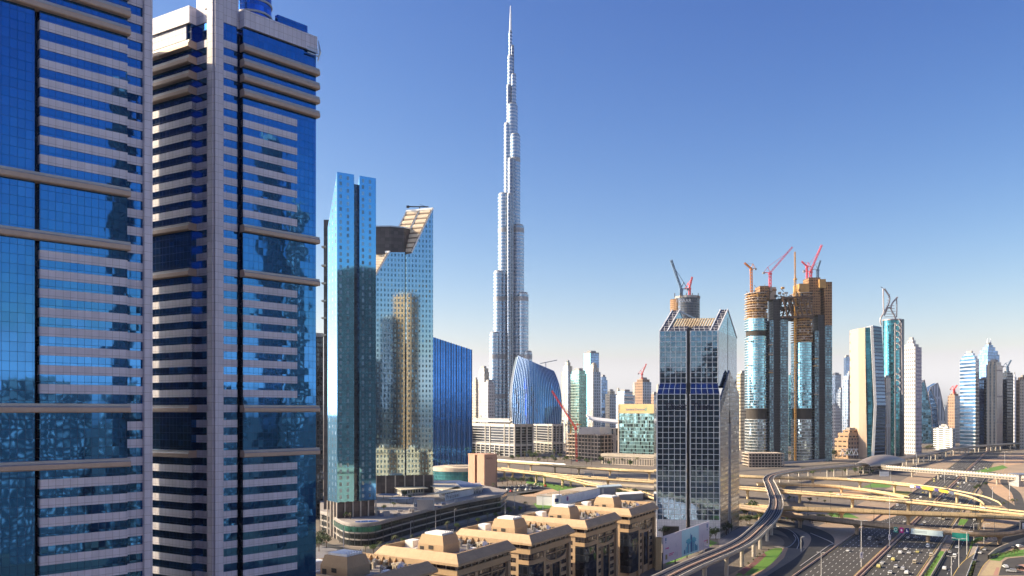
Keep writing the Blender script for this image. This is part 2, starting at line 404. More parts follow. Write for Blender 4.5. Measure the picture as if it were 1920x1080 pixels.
for k in range(1, 4):
    p = NA + ga * (dpt * k / 3); mb = MB(); mb.obox(V3(p - fa * .4 - ga * .35, 0), V3(fa * .8, 0), V3(ga * .8, 0), (0, 0, ZP + 11 - .01)); mb.build('column', column_m, tA)
# narrow dark service shaft behind it, with pale ledges
mb = MB(); p0, p1 = XY(607, 640), XY(618, 640); q = [p0, p1, p1 + Vector((0, 20)), p0 + Vector((0, 20))]
sh = thing('service_shaft', V3(p0, 0), 'narrow dark shaft with pale ledges left of the slant roofed towers', 'tower')
mb.prism(q, 0, Z(412, 640)); mb.build('wall', brown_panel, sh)
for v in (465, 500, 533, 566, 598, 630):
    mb = MB(); z = Z(v, 640); mb.box(p0.x - 1.2, p0.x + 2, 637.5, 642, z, z + 1.2); mb.build('ledge', column_m, sh)
# second tower
fb = Vector((1, .22)).normalized(); gb = Vector((-25, 10)).normalized(); NBt = XY(705, 760)
tB = thing('slant_roof_tower', V3(NBt + fb * 25, 0), 'lower teal tower with louvred sloping roofs and a dark drum between them', 'tower', 'pair of slant roofed blue towers')
sb = {u: along(NBt, fb, u) for u in (705, 731, 759, 762, 772, 812)}
def yb(u): return (NBt + fb * sb[u]).y
def zbv(u, v): return Z(v, yb(u))
zbase = 21
def slope_slab(mb, us, vs, g, d, z0):
    pf = [NBt + fb * sb[u] for u in us]; pbk = [p + g * d for p in pf]; zs = [zbv(u, v) for u, v in zip(us, vs)]
    for i in range(len(us) - 1):
        L0_ = sb[us[i]]; L1_ = sb[us[i + 1]]
        mb.face([V3(pf[i], z0), V3(pf[i + 1], z0), V3(pf[i + 1], zs[i + 1]), V3(pf[i], zs[i])], [(L0_, z0), (L1_, z0), (L1_, zs[i + 1]), (L0_, zs[i])])
        mb.face([V3(pbk[i + 1], z0), V3(pbk[i], z0), V3(pbk[i], zs[i]), V3(pbk[i + 1], zs[i + 1])], [(L0_, z0), (L1_, z0), (L1_, zs[i + 1]), (L0_, zs[i])])
    for i, s_ in ((0, 1), (-1, -1)):
        f = [V3(pbk[i], z0), V3(pf[i], z0), V3(pf[i], zs[i]), V3(pbk[i], zs[i])]
        uv_ = [(0, z0), (d, z0), (d, zs[i]), (0, zs[i])]
        mb.face(f if s_ > 0 else f[::-1], uv_ if s_ > 0 else uv_[::-1])
    return pf, pbk, zs
for us, vs in (((705, 731, 759), (517, 473, 473)), ((762, 772, 812), (477, 475, 392))):
    mb = MB(); pf, pbk, zs = slope_slab(mb, us, vs, gb, 27, zbase + 9); mb.build('glass_slab', slant_glass2, tB)
    rf = MB(); tr = MB()
    i0 = 0 if us[0] == 705 else 1
    lo, hi = V3(pf[i0], zs[i0]), V3(pf[i0 + 1], zs[i0 + 1]); bk = V3(gb * 27, 0)
    for i in (0, 1):
        a, b = V3(pf[i], zs[i]), V3(pf[i + 1], zs[i + 1]); up = Vector((0, 0, .3))
        rf.obox(a, b - a, bk, up)
    rf.build('roof', plain('roof_gap_shadow', (.20, .145, .10), .9), tB)  # dark brown stands in for the shadows between the louvres
    for k in range(9):
        p = lo.lerp(hi, (k + .3) / 9); tr.obox(p + Vector((0, 0, .35)) + bk * .06, bk * .4, (hi - lo) / 9 * .45, (0, 0, 1.0)); tr.obox(p + Vector((0, 0, .35)) + bk * .55, bk * .4, (hi - lo) / 9 * .45, (0, 0, 1.0))
    tr.build('roof_louvres', [louvre_m], tB)
    pr = MB()
    for s_ in (0, 1, .5): pr.bar(lo + bk * s_ + Vector((0, 0, .8)), hi + bk * s_ + Vector((0, 0, .8)), .8, 1.2)
    pr.bar(hi + Vector((0, 0, .5)), hi + bk + Vector((0, 0, .5)), 1.4, 1.6); pr.build('roof_edge', white_p, tB)
mb = MB(); slab(mb, NBt, fb, Vector((-fb.y, fb.x)), sb[759], sb[762], 0, zbv(759, 478), zbv(759, 478), 1.5, 20); mb.build('recess', dark_metal, tB)
mb = MB(); mb.prism([XY(705, 764), XY(733, 763.5), XY(757, 768), XY(774, 776), XY(768, 792), XY(705, 792)], Z(476, 764), Z(426, 764)); mb.build('plant_drum', brown_panel, tB)
mb = MB(); mb.prism([XY(704, 763), XY(733, 762.5), XY(757.5, 767), XY(775, 775), XY(769, 793), XY(704, 793)], Z(426, 764), Z(423.5, 764)); mb.build('drum_rim', steel, tB)
mb = MB(); mb.prism([NBt + fb * .5 + Vector((0, 1)), NBt + fb * (sb[812] - .5) + Vector((0, 1)), NBt + fb * sb[812] + Vector((-22, 14)), NBt + Vector((-22, 14))], 0, zbase + 9); mb.build('base_block', brown_panel, tB)
for k in range(7):
    p = NBt + fb * (sb[812] * k / 6); mb = MB(); mb.obox(V3(p - fb * .5, 0), V3(fb * 1.0, 0), (0, .9, 0), (0, 0, zbase + 9 - .01)); mb.build('column', column_m, tB)
mc = MB(); p = P(787, 396, 778); mc.bar(p, p + Vector((0, 0, 4)), .8); mc.bar(p + Vector((-11, 0, 4.2)), p + Vector((8, 0, 4.0)), .8, .9); mc.box(p.x - 12, p.x - 9.5, p.y - 1, p.y + 1, p.z + 3, p.z + 5); mc.bar(p + Vector((0, 0, 6)), p + Vector((6, 0, 4.2)), .3); mc.build('roof_crane', dark_metal, tB)

# ------------------------------------------------------------------ hotel podium with curved corner
pod_roof = plain('podium_roof', (.27, .24, .22), .9)
pod_band = plain('podium_band', (.30, .27, .24), .8)
pod_glass = facade('podium_glass', (.03, .03, .03), (.035, .045, .05), 2.0, 3.6, .94, .92, gm=.6, gr=.12, var=.5)
green_glass = facade('green_band_glass', (.05, .1, .09), (.06, .22, .18), 1.6, 3.2, .95, .95, gm=.8, gr=.08)
pp = [G(600, 996), G(618, 1003), G(640, 1019), G(665, 1024), G(700, 1023), G(740, 1011), G(800, 993), G(870, 974), G(940, 959)]
curve = smooth_path([V3(p, 0) for p in pp], 8)
back = [G(952, 947), G(860, 925), G(650, 925), G(600, 955)]
poly = [Vector((p.x, p.y)) for p in curve] + [Vector((p.x, p.y)) for p in back]
pod = thing('hotel_podium', (-70, 640, 0), 'long low dark podium with curved corner at the foot of the slant roofed towers', 'podium')
def off_poly(poly, d): return [p - (p - centroid(poly)).normalized() * d for p in poly]
mb = MB(); mb.prism(off_poly(poly, 1.2), 0, ZP - .5); mb.build('glass_wall', pod_glass, pod)
for z0, z1 in ((3.7, 4.5), (8.1, 9.0), (12.7, 14.0)):
    mb = MB(); mb.prism(poly, z0, z1, bottom=True); mb.build('floor_band' if z1 < 14 else 'roof', pod_band if z1 < 14 else pod_roof, pod)
gb_ = MB(); gb_.sweep([V3(p, 0) for p in curve[10:36]], [(.25, 9.1), (.25, 12.6)]); gb_.build('green_glass_band', green_glass, pod)
for i in range(0, len(curve), 3):
    p = curve[i]; mb = MB(); mb.tube([V3(p, 0), V3(p, 13.2)], .22, 6); mb.build('mullion', dark_metal, pod)
para = MB(); para.sweep([V3(p, 14) for p in curve], [(-.3, 0), (-.3, 1.0), (-.5, 1.0), (-.5, 0)]); para.build('parapet', pod_band, pod)
mb = MB(); mb.prism(ring(*(G(688, 978, ZP + .1).xy), 8, 4, rot=.3), ZP, ZP + .35); o_ = mb.build('pool', plain('pool_water', (.02, .12, .45), .08, .1), pod)
mb = MB(); mb.prism(ring(*(G(688, 978, ZP + .1).xy), 9.6, 5.2, rot=.3), ZP, ZP + .2); mb.build('pool_deck', paving, pod)
# roof pavilions
blue_roof = plain('blue_metal_roof', (.10, .14, .24), .45, .3); pale_roof = plain('pale_roof', (.55, .49, .36), .7)
def gz_(u, v, z): return G(u, v, z)
def roof_plate(name, pts, th, mat, parent):
    mb = MB(); pts = [Vector(p) for p in pts]; up = Vector((0, 0, th))
    n = (pts[1] - pts[0]).cross(pts[2] - pts[0])
    if n.z < 0: pts.reverse()
    mb.face([p + up for p in pts]); mb.face([p for p in reversed(pts)])
    for i in range(len(pts)):
        a, b = pts[i], pts[(i + 1) % len(pts)]; mb.face([a, b, b + up, a + up])
    return mb.build(name, mat, parent)
pv = thing('roof_pavilion', G(850, 930, 17), 'pavilion with blue and cream sheet roofs standing on the podium deck', 'pavilion')
roof_plate('blue_roof', [gz_(798, 906, 20), gz_(862, 902, 20), gz_(906, 911, 20), gz_(868, 915, 20), gz_(855, 906.5, 20)], .6, blue_roof, pv)
roof_plate('cream_roof', [gz_(798, 909, 19.6), gz_(846, 909, 19.6), gz_(866, 917, 19.6), gz_(832, 920.5, 19.6)], .6, pale_roof, pv)
roof_plate('cream_roof', [gz_(868, 910, 19.6), gz_(908, 912, 19.6), gz_(836, 925, 19.6), gz_(800, 928, 19.6), gz_(832, 921, 19.6)], .6, pale_roof, pv)
mb = MB(); mb.prism([G(834, 938, ZP), G(905, 922, ZP), G(900, 915, ZP), G(815, 928, ZP)], ZP, 19.5); mb.build('wall', facade('pav_wall', (.3, .3, .32), (.06, .08, .12), 3.5, 5.5, .5, .8, gm=.4), pv)
pv2 = thing('roof_pavilion', G(763, 925, 17), 'white flat roofed pavilion beside the tower on the podium', 'pavilion')
roof_plate('flat_roof', [gz_(733, 912, 19), gz_(780, 908, 19), gz_(803, 916, 19), gz_(752, 920, 19)], .6, pale_roof, pv2)
mb = MB(); mb.prism([G(736, 922, ZP), G(753, 930, ZP), G(795, 926, ZP), G(778, 918, ZP)], ZP, 18.9); mb.build('wall', facade('pav_wall2', (.45, .42, .38), (.08, .1, .12), 3, 5, .6, .7, gm=.4), pv2)
for i, (u, v) in enumerate(((726, 937), (752, 944))):
    pg = thing('pergola', G(u, v, ZP), ('blue slatted pergola nearest the slant roofed tower on the podium', 'small blue pergola beside the podium lift house')[i], 'pergola')
    c = G(u, v, ZP)
    roof_plate('slatted_roof', [c + Vector((-9, -4, 4)), c + Vector((6, -7, 4)), c + Vector((10, 6, 4)), c + Vector((-5, 9, 4))], .35, blue_roof, pg)
    for a, b in ((-9, -4), (6, -7), (10, 6), (-5, 9)):
        m_ = MB(); m_.bar(c + Vector((a * .9, b * .9, 0)), c + Vector((a * .9, b * .9, 4)), .3); m_.build('post', dark_metal, pg)
mb = MB(); c = G(797, 957, ZP); mb.box(c.x - 6, c.x + 6, c.y, c.y + 8, ZP, ZP + 7.5); mb.box(c.x - 6.3, c.x + 6.3, c.y - .3, c.y + 8.3, ZP + 7.5, ZP + 8)
tag(mb.build('lift_house', concrete_g), 'grey cubic lift house on the podium roof edge', 'lift house')
ft_n = [0]
def text(body, name, p, ax, up, size, mat, parent=None, ext=.05, align='LEFT', spacing=1.0):
    cu = bpy.data.curves.new(name, 'FONT'); cu.body = body; cu.size = size; cu.extrude = ext; cu.align_x = align; cu.space_character = spacing
    cu.materials.append(mat)
    tmp = bpy.data.objects.new(name, cu); COL.objects.link(tmp); me = bpy.data.meshes.new_from_object(tmp.evaluated_get(bpy.context.evaluated_depsgraph_get())); bpy.data.objects.remove(tmp)
    o = bpy.data.objects.new(name, me); COL.objects.link(o); ax = Vector(ax).normalized(); up = Vector(up).normalized(); nn = ax.cross(up)
    from mathutils import Matrix
    M = Matrix((ax, up, nn)).transposed().to_4x4()
    if parent: o.parent = parent; p = Vector(p) - ORIG[parent.name]
    M.translation = Vector(p); o.matrix_local = M
    return o
pr_c = random.Random(8)
for k in range(26):
    u = pr_c.uniform(700, 900); f = (u - 700) / 200; v = 972 - 34 * f + pr_c.uniform(-10, 4); c = G(u, v, ZP); mb = MB(); s_ = pr_c.uniform(1, 3.2)
    mb.obox(c, (s_ * 1.6, .4 * s_, 0), (-.3 * s_, s_, 0), (0, 0, pr_c.uniform(.8, 3.0))); mb.build('roof_unit', (concrete_g, steel, blue_roof, pod_band)[k % 4], pod)
sgn = thing('roof_sign', G(868, 934, 16), 'pale sign board with dark lettering on the podium roof', 'sign')
pa, pb = G(833, 939, ZP), G(886, 927, ZP); ax = (pb - pa).normalized()
mb = MB(); mb.obox(pa - ax.cross(Vector((0, 0, 1))) * -.6, pb - pa, ax.cross(Vector((0, 0, 1))) * .3, (0, 0, 5.2)); mb.build('board', plain('sign_board', (.45, .47, .5), .7), sgn)
text('Praiziani', 'lettering', pa + ax * 2 + ax.cross(Vector((0, 0, 1))) * 1.1 + Vector((0, 0, 1.2)), ax, (0, 0, 1), 4.6, dark_metal, sgn, spacing=1.5)

# ------------------------------------------------------------------ the tall stepped spire tower
silver = facade('silver_blue_curtain_wall', (.43, .49, .57), (.22, .33, .46), 60.0, 10.5, 1.0, .52, wr=.32, wm=.35, gm=.7, gr=.22, var=.12, tilt=.0, wave=.004)
silver_d = facade('silver_dark_core', (.24, .27, .32), (.12, .17, .24), 12.0, 10.5, .6, .6, wr=.35, wm=.7, gm=.9, gr=.1, var=.3)
mech = plain('mechanical_floor', (.34, .35, .37), .6, .4)
BY = 2600.0
bj = thing('spire_tower', (X(957, BY), BY, 0), 'tallest silver tower of stepped round shafts ending in a needle spire', 'skyscraper')
shafts = [  # left u, right u, top v, depth, material
    (933.5, 955, 366, 0, 0), (925, 945, 511, -12, 0), (917.5, 937, 625.6, -24, 0), (910.5, 930, 715, -34, 0),
    (960.7, 982.7, 425, 0, 0), (969, 991, 551.5, -12, 0), (981, 998, 661, -22, 0), (984, 1003, 735, -26, 0),
    (944.5, 958, 234, 24, 0), (955, 975.5, 255, 20, 0), (949.3, 970.7, 198, 30, 0), (949.3, 958, 162, 24, 1), (957, 968, 142, 30, 0),
    (951.3, 962, 107, 34, 0), (957.5, 964, 88, 36, 1), (953.6, 960.4, 61, 38, 0), (951, 966, 300, -8, 1), (950, 960, 366, -26, 1)]
for ul, ur, vt, dy, mi in shafts:
    Yc = BY + dy; rx = (ur - ul) / 2 / F * Yc; cx = X((ul + ur) / 2, Yc); z1 = Z(vt, Yc)
    mb = MB(); mb.prism(ring(cx, Yc + rx * .2, rx, rx * 1.3, n=24), 0, z1)
    sh = mb.build('shaft', (silver, silver_d)[mi], bj, smooth=True)
    mb = MB(); mb.prism(ring(cx, Yc + rx * .2, rx * .86, rx * 1.1, n=20), z1, z1 + 5); mb.build('shaft_cap', mech, sh)
    if ur - ul > 15:
        for k, vb in enumerate((300, 432, 560, 668, 742)):
            if vb > vt + 2:
                zb = Z(vb, Yc); mb = MB(); mb.prism(ring(cx, Yc + rx * .2, rx * 1.012, rx * 1.316, n=24), zb - 8, zb + 5, bottom=True); mb.build('mechanical_band', mech, sh)
mb = MB(); mb.tube([P(957.2, 64, BY + 38), P(957.3, 40, BY + 38), P(957.4, 11, BY + 38)], [4.6, 3.4, 1.6], 8); mb.build('spire', plain('spire_steel', (.75, .75, .75), .35, .6), bj)

# ------------------------------------------------------------------ blue ribbed slab and blue curved building
deep_blue = facade('deep_blue_glass', (.015, .04, .12), (.03, .14, .44), 8.0, 4.2, .94, .97, gm=.95, gr=.04, wm=.6, wr=.25, var=.1, tilt=.003, wave=.008)
rib_m = plain('pale_rib', (.20, .32, .58), .35, .6)
Yb = 1150
bs = thing('blue_slab', XY(850, Yb), 'deep blue glass slab with vertical ribs and slanting roof beside the slant roofed towers', 'office block')
q = [XY(806, Yb), XY(885, Yb + 30), XY(885, Yb + 30) + Vector((-14, 30)), XY(806, Yb) + Vector((-14, 30))]
zt = [Z(630, Yb), Z(656, Yb + 30)]
mb = MB(); u = 0
for i, (a, b, za, zb) in enumerate(((q[0], q[1], zt[0], zt[1]), (q[1], q[2], zt[1], zt[1]), (q[2], q[3], zt[1], zt[0]), (q[3], q[0], zt[0], zt[0]))):
    L = (b - a).length; mb.face([V3(a, 0), V3(b, 0), V3(b, zb), V3(a, za)], [(u, 0), (u + L, 0), (u + L, zb), (u, za)]); u += L
mb.face([V3(q[0], zt[0]), V3(q[1], zt[1]), V3(q[2], zt[1]), V3(q[3], zt[0])]); mb.build('glass_wall', deep_blue, bs)
for k in range(17):
    f = (k + .0) / 16; a = q[0].lerp(q[1], f); z = zt[0] + (zt[1] - zt[0]) * f
    mb = MB(); mb.obox(V3(a + Vector((-.3, -.9)), 0), (.6, 0, 0), (0, .9, 0), (0, 0, z + .6)); mb.build('rib', rib_m if k % 2 else blue_roof, bs)
Yv = 1500
bv = thing('curved_tower', XY(1008, Yv), 'blue glass building with bulging sides and slanted roof in front of the spire tower', 'office block')
def cv(s_, t):   # s across, t up 0..1
    vb, = (795,)
    ul = 962 - 3 * math.sin(math.pi * min(1, t * 1.0)) + 10 * t ** 2.2; ur = 1051 - 2 * t + 3.2 * math.sin(math.pi * t) - 11 * t ** 3.5
    vtop = 667 + 28 * s_
    u_ = ul + (ur - ul) * s_; v_ = vb + (vtop - vb) * t
    Y_ = Yv - 22 * math.sin(math.pi * s_) * (1 - .2 * t) + 25 * s_ + 30 * (1 - s_) * 0
    return P(u_, v_, Y_)
NS, NT_ = 27, 16
mb = MB()
for i in range(NS):
    for j in range(NT_):
        a, b, c, d = cv(i / NS, j / NT_), cv((i + 1) / NS, j / NT_), cv((i + 1) / NS, (j + 1) / NT_), cv(i / NS, (j + 1) / NT_)
        mb.face([a, b, c, d], [(i * 8, a.z), (i * 8 + 8, b.z), (i * 8 + 8, c.z), (i * 8, d.z)])
dv = Vector((-5, 55, 0))
for i in range(NS): a, b = cv(i / NS, 1), cv((i + 1) / NS, 1); mb.face([a, b, b + dv, a + dv])
mb.build('glass_front', facade('arch_glass', (.02, .06, .2), (.045, .18, .42), 8.0, 4.2, .94, .97, gm=.95, gr=.05, wm=.6, wr=.3, var=.12, tilt=.008, wave=.02), bv)
mb = MB()
for j in range(NT_):
    for s_, fl in ((0, 0), (1, 1)):
        a, b = cv(s_, j / NT_), cv(s_, (j + 1) / NT_); ex = Vector((10, 0, 0)) if s_ else Vector((0, 0, 0))
        f = [a, a + dv + ex, b + dv + ex * (1 - (j + 1) / NT_ * .4), b]; mb.face(f if fl else f[::-1])
mb.build('side_wall', dark_glass, bv)
for i in range(NS + 1):
    mb = MB(); pts = [cv(i / NS, j / NT_) + Vector((0, -.8, 0)) for j in range(NT_ + 1)]
    mb.tube(pts, .6, 4); mb.build('rib', plain('arch_rib', (.30, .42, .62), .4, .3), bv)
mb = MB(); p = cv(.78, 1); mb.bar(p, p + Vector((0, 4, 9)), 1.2); mb.bar(p + Vector((-10, 4, 7)), p + Vector((20, 4, 13)), 1.4); mb.build('roof_crane', steel, bv)

# ------------------------------------------------------------------ generic parallelogram block from its near corner
def fp(u0, uc, u1, Y, dl, dr):
    C = XY(uc, Y); L = XY(u0, Y + dl); Rr = XY(u1, Y + dr)
    if abs(u0 - uc) < .5: L = C + Vector((-2, dl))
    if abs(u1 - uc) < .5: Rr = C + Vector((2, dr))
    return [C, Rr, L + Rr - C, L]

# ------------------------------------------------------------------ white framed office blocks
white_frame = plain('white_stone_frame', (.54, .50, .44), .75)
strip_glass = facade('louvred_glass', (.50, .48, .45), (.02, .025, .035), 60, 5.2, 1.0, .80, gm=.5, gr=.2, wr=.7, var=.4)
def office(name, label, u0, uc, u1, Y, dl, dr, vt, seed):
    t = thing(name, XY(uc, Y), label, 'office block', 'white framed office blocks')
    poly = ccw(fp(u0, uc, u1, Y, dl, dr)); zt = Z(vt, Y); zp = 20
    mb = MB(); mb.prism(shrink(poly, .97), 0, zt - 6); mb.build('glass_wall', strip_glass, t)
    mb = MB(); mb.prism(shrink(poly, 1.03), zt - 3, zt, bottom=True); mb.build('roof', white_frame, t)
    mb = MB(); mb.prism(shrink(poly, .7), zt, zt + 4); mb.build('roof_plant', concrete_g, t)
    mb = MB(); mb.prism(shrink(poly, 1.0), zp, zp + 4, bottom=True); mb.prism(shrink(poly, 1.0), zt - 12, zt - 6, bottom=True); mb.build('frame_band', white_frame, t)
    C, L, Rr = XY(uc, Y), XY(u0, Y + dl), XY(u1, Y + dr)
    for A, B in ((L, C), (C, Rr)):
        d = (B - A); Ln = d.length; d.normalize(); n = Vector((d.y, -d.x))
        nb = max(3, int(Ln / 17))
        for k in range(nb + 1):
            p = A + d * (Ln - 2.2) * k / nb; ce = (k % 4 in (1, 2)) or k in (0, nb)
            mb = MB(); mb.obox(V3(p - n * 2, 0), V3(d * 2.2, 0), V3(n * 2.6, 0), (0, 0, (zt - 6.02) if ce else zp)); mb.build('pier', white_frame, t)
    return t
office('office_block', 'white framed block with dark strip windows, widest of the three below the spire tower', 868, 965, 1000, 1620, 160, 25, 789, 1)
office('office_block', 'small white framed block at the left end of the low white offices', 834, 858, 872, 1740, 70, 25, 797, 2)
office('office_block', 'white framed block at the right end of the low offices, below the curved blue building', 992, 1036, 1056, 1720, 110, 30, 788, 3)

# ------------------------------------------------------------------ bank building and its podium
gold = plain('gold_stone', (.62, .43, .2), .7)
bank_glass = facade('bank_glass', (.20, .32, .32), (.15, .27, .28), 3.4, 6.0, .93, .82, wr=.4, gm=.65, gr=.08, var=.3, tilt=.02, wave=.03, blind=.22, blindc=(.02, .035, .04))
Ys = 1420
def rects(u0, u1, Y, d, sk=.62):   # front line swings nearer to the right
    a, b = XY(u0, Y + (1229 - u0) * sk), XY(u1, Y + (1229 - u1) * sk); g_ = Vector((d * .5, d * .85)); return [a, b, b + g_, a + g_]
def rectp(u0, u1, Y, d): return [XY(u0, Y), XY(u1, Y), XY(u1, Y) + Vector((0, d)), XY(u0, Y) + Vector((0, d))]
bk = thing('bank_building', XY(1195, Ys), 'teal glass office block with gold top band left of the white grid tower', 'office block')
ka, kb = rects(1160, 1230, Ys, 40)[:2]; kd_ = (kb - ka).normalized(); kn = Vector((kd_.y, -kd_.x)); zgb = Z(775, Ys + 20)
mb = MB(); mb.prism(rects(1160, 1230, Ys, 40), 0, zgb); mb.build('glass_wall', bank_glass, bk)
mb = MB(); mb.prism([p + kn * .5 for p in rects(1160.5, 1229.5, Ys, 40)], zgb, Z(757.5, Ys + 20)); mb.build('gold_band', gold, bk)
for u in (1158.6, 1227.6):
    mb = MB(); mb.prism([p + kn * 1 for p in rects(u, u + 2.6, Ys, 40)], 0, Z(758.5, Ys + 20)); mb.build('side_fin', column_m, bk)
for k in range(1, 5):
    mb = MB(); p = ka.lerp(kb, k / 5); mb.obox(V3(p, 60), V3(kd_ * .8, 0), V3(kn * .4, 0), (0, 0, zgb - 60)); mb.build('mullion', plain('teal_mullion', (.35, .5, .5), .4), bk)
text('Standard Chartered', 'lettering', V3(ka.lerp(kb, .20) + kn * .9, zgb + 5.2), V3(kd_, 0), (0, 0, 1), 4.6, plain('blue_letter', (.02, .12, .3), .5), bk)
mb = MB(); p = V3(ka.lerp(kb, .72) + kn * .55, zgb + 3.6)
for k, (dx, dz) in enumerate(((0, 0), (1.4, 1.6), (0, 3.2), (1.4, 4.8))): mb.obox(p + V3(kd_ * dx, dz), V3(kd_ * 2.0, 0), V3(kn * .3, 0), (0, 0, 1.4))
mb.build('emblem', plain('green_emblem', (.05, .4, .3), .5), bk)
Yq = 1350
bp = thing('column_podium', XY(1177, Yq), 'long low podium with closely spaced pale columns in front of the teal bank block', 'podium')
mb = MB(); mb.prism(rects(1128, 1229, Yq, 25), 0, Z(857, Yq) - 2); mb.build('glass_wall', facade('podium_columns', (.5, .42, .34), (.03, .035, .045), 3.0, 11, .62, .86, gm=.5, gr=.2, var=.4), bp)
mb = MB(); mb.prism([p + kn * 1.5 for p in rects(1127, 1230, Yq, 28)], Z(857, Yq) - 2, Z(854, Yq), bottom=True); mb.build('roof', concrete, bp)
for u in (1128, 1184, 1226):
    mb = MB(); mb.prism([p + kn * 1 for p in rects(u, u + 3, Yq, 3)], 0, Z(857, Yq) - 2.02); mb.build('pier', concrete, bp)

# ------------------------------------------------------------------ concrete frame under construction with red crane
Yk = 1480
raw = plain('raw_concrete', (.46, .37, .29), .9); dark_in = plain('dark_interior', (.05, .042, .035), .95)
def frame(name, label, u0, uc, u1, Y, dl, dr, vt, nf, group=None, z0=0):
    t = thing(name, XY(uc, Y), label, 'building site', group); poly = ccw(fp(u0, uc, u1, Y, dl, dr)); zt = Z(vt, Y)
    mb = MB(); mb.prism(shrink(poly, .9), z0, zt - 1); mb.build('core', dark_in, t)
    for k in range(nf + 1):
        z = z0 + (zt - z0) * k / nf; mb = MB(); mb.prism(poly, max(z - .9, z0 + .01), z + .5, bottom=True); mb.build('floor_slab', raw, t)
    C, L, Rr = XY(uc, Y), XY(u0, Y + dl), XY(u1, Y + dr)
    for A, B in ((L, C), (C, Rr)):
        Ln = (B - A).length; nb = max(2, int(Ln / 9))
        for k in range(nb + 1):
            p = shrink([A.lerp(B, k / nb)], .985, centroid(poly))[0]; mb = MB(); mb.box(p.x - .7, p.x + .7, p.y - .7, p.y + .7, z0, zt + rnd.uniform(0, 4)); mb.build('column', raw, t)
    return t
st = frame('concrete_frame', 'bare concrete frame of a half built block behind the red crane', 1061, 1127, 1153, Yk, 90, 30, 816, 7)
mb = MB(); q = ccw(fp(1085, 1125, 1145, Yk + 22, 0, 25)); mb.prism(q, Z(816, Yk) + 1, Z(801, Yk + 22)); mb.build('upper_block', plain('site_boarding', (.62, .58, .52), .8), st)
def lattice(mb, p, q, wd, nseg, th):
    p, q = Vector(p), Vector(q); d = (q - p).normalized(); up = Vector((0, 0, 1)) if abs(d.z) < .9 else Vector((1, 0, 0))
    a = d.cross(up).normalized() * wd / 2; b = a.cross(d).normalized() * wd / 2
    cs = [a + b, a - b, -a - b, -a + b]
    for c in cs: mb.bar(p + c, q + c, th)
    for k in range(nseg):
        s0, s1 = p.lerp(q, k / nseg), p.lerp(q, (k + 1) / nseg)
        for i in range(4): mb.bar(s0 + cs[i], s1 + cs[(i + 1) % 4], th * .8)
def crane(name, label, base, mast_top, tip, color, back=None, wd=2.6, th=.6):
    base, mt, tip = Vector(base), Vector(mast_top), Vector(tip)
    t = thing(name, base, label, 'crane')
    mb = MB(); lattice(mb, base, mt, wd, max(4, int((mt - base).length / wd / 1.6)), th); mb.build('mast', color, t)
    mb = MB(); mb.obox(mt - Vector((wd * .8, wd * .8, 0)), (wd * 1.6, 0, 0), (0, wd * 1.6, 0), (0, 0, wd * .9)); mb.build('cab', color, t)
    mb = MB(); r0 = mt + Vector((0, 0, wd)); lattice(mb, r0, tip, wd * .7, max(5, int((tip - r0).length / wd / 1.4)), th * .8); mb.build('jib', color, t)
    h = tip - r0; h.z = 0; h.normalize()
    bk_ = back if back else r0 - h * (wd * 3.2) + Vector((0, 0, wd * .2))
    mb = MB(); mb.bar(r0, bk_, wd * .5, wd * .35); ap = r0 - h * wd * 1.2 + Vector((0, 0, wd * 3)); mb.bar(r0, ap, th); mb.bar(bk_, ap, th * .8); mb.bar(ap, r0.lerp(tip, .8), th * .5); mb.build('counter_jib', color, t)
    mb = MB(); mb.obox(bk_ - Vector((wd * .5, wd * .5, wd * .7)), (wd, 0, 0), (0, wd, 0), (0, 0, wd)); mb.build('counterweight', concrete_g, t)
    return t
red_c = plain('red_crane_paint', (.72, .06, .05), .5); yel_c = plain('yellow_crane_paint', (.75, .38, .03), .5); pink_c = plain('pink_crane_paint', (.80, .12, .16), .5); blu_c = plain('bluegrey_crane_paint', (.16, .25, .36), .5); ora_c = plain('orange_crane_paint', (.68, .24, .05), .5)
crane('tower_crane', 'red luffing crane leaning left at the bare concrete frame', G(1079, 864) * 1 + Vector((0, -30, 0)), P(1079.5, 806, Yk - 40), P(1035, 733, Yk - 60), red_c, wd=2.8, th=.6)
crane('tower_crane', 'small yellow mast crane behind the bare concrete frame', V3(XY(1071, Yk + 90), 0), P(1071, 800, Yk + 90), P(1090, 796, Yk + 90), yel_c, wd=3)
can = thing('canopy_hall', XY(1130, 1750), 'low cream hall with swooping white roof behind the bare concrete frame', 'hall')
mb = MB(); mb.prism(ccw(fp(1104, 1160, 1165, 1700, 0, 60)), 0, Z(804, 1700)); mb.build('wall', facade('hall_wall', (.55, .46, .36), (.05, .05, .06), 9, 34, .35, .7, gm=.4), can)
mb = MB(); mb.sweep([P(1104 + k * 7, 786 + 9 * (k / 8) ** .5, 1690) for k in range(9)], [(-1, 0), (-60, 6), (-60, 9), (-1, 3)], closed=True); mb.build('roof', white_p, can)

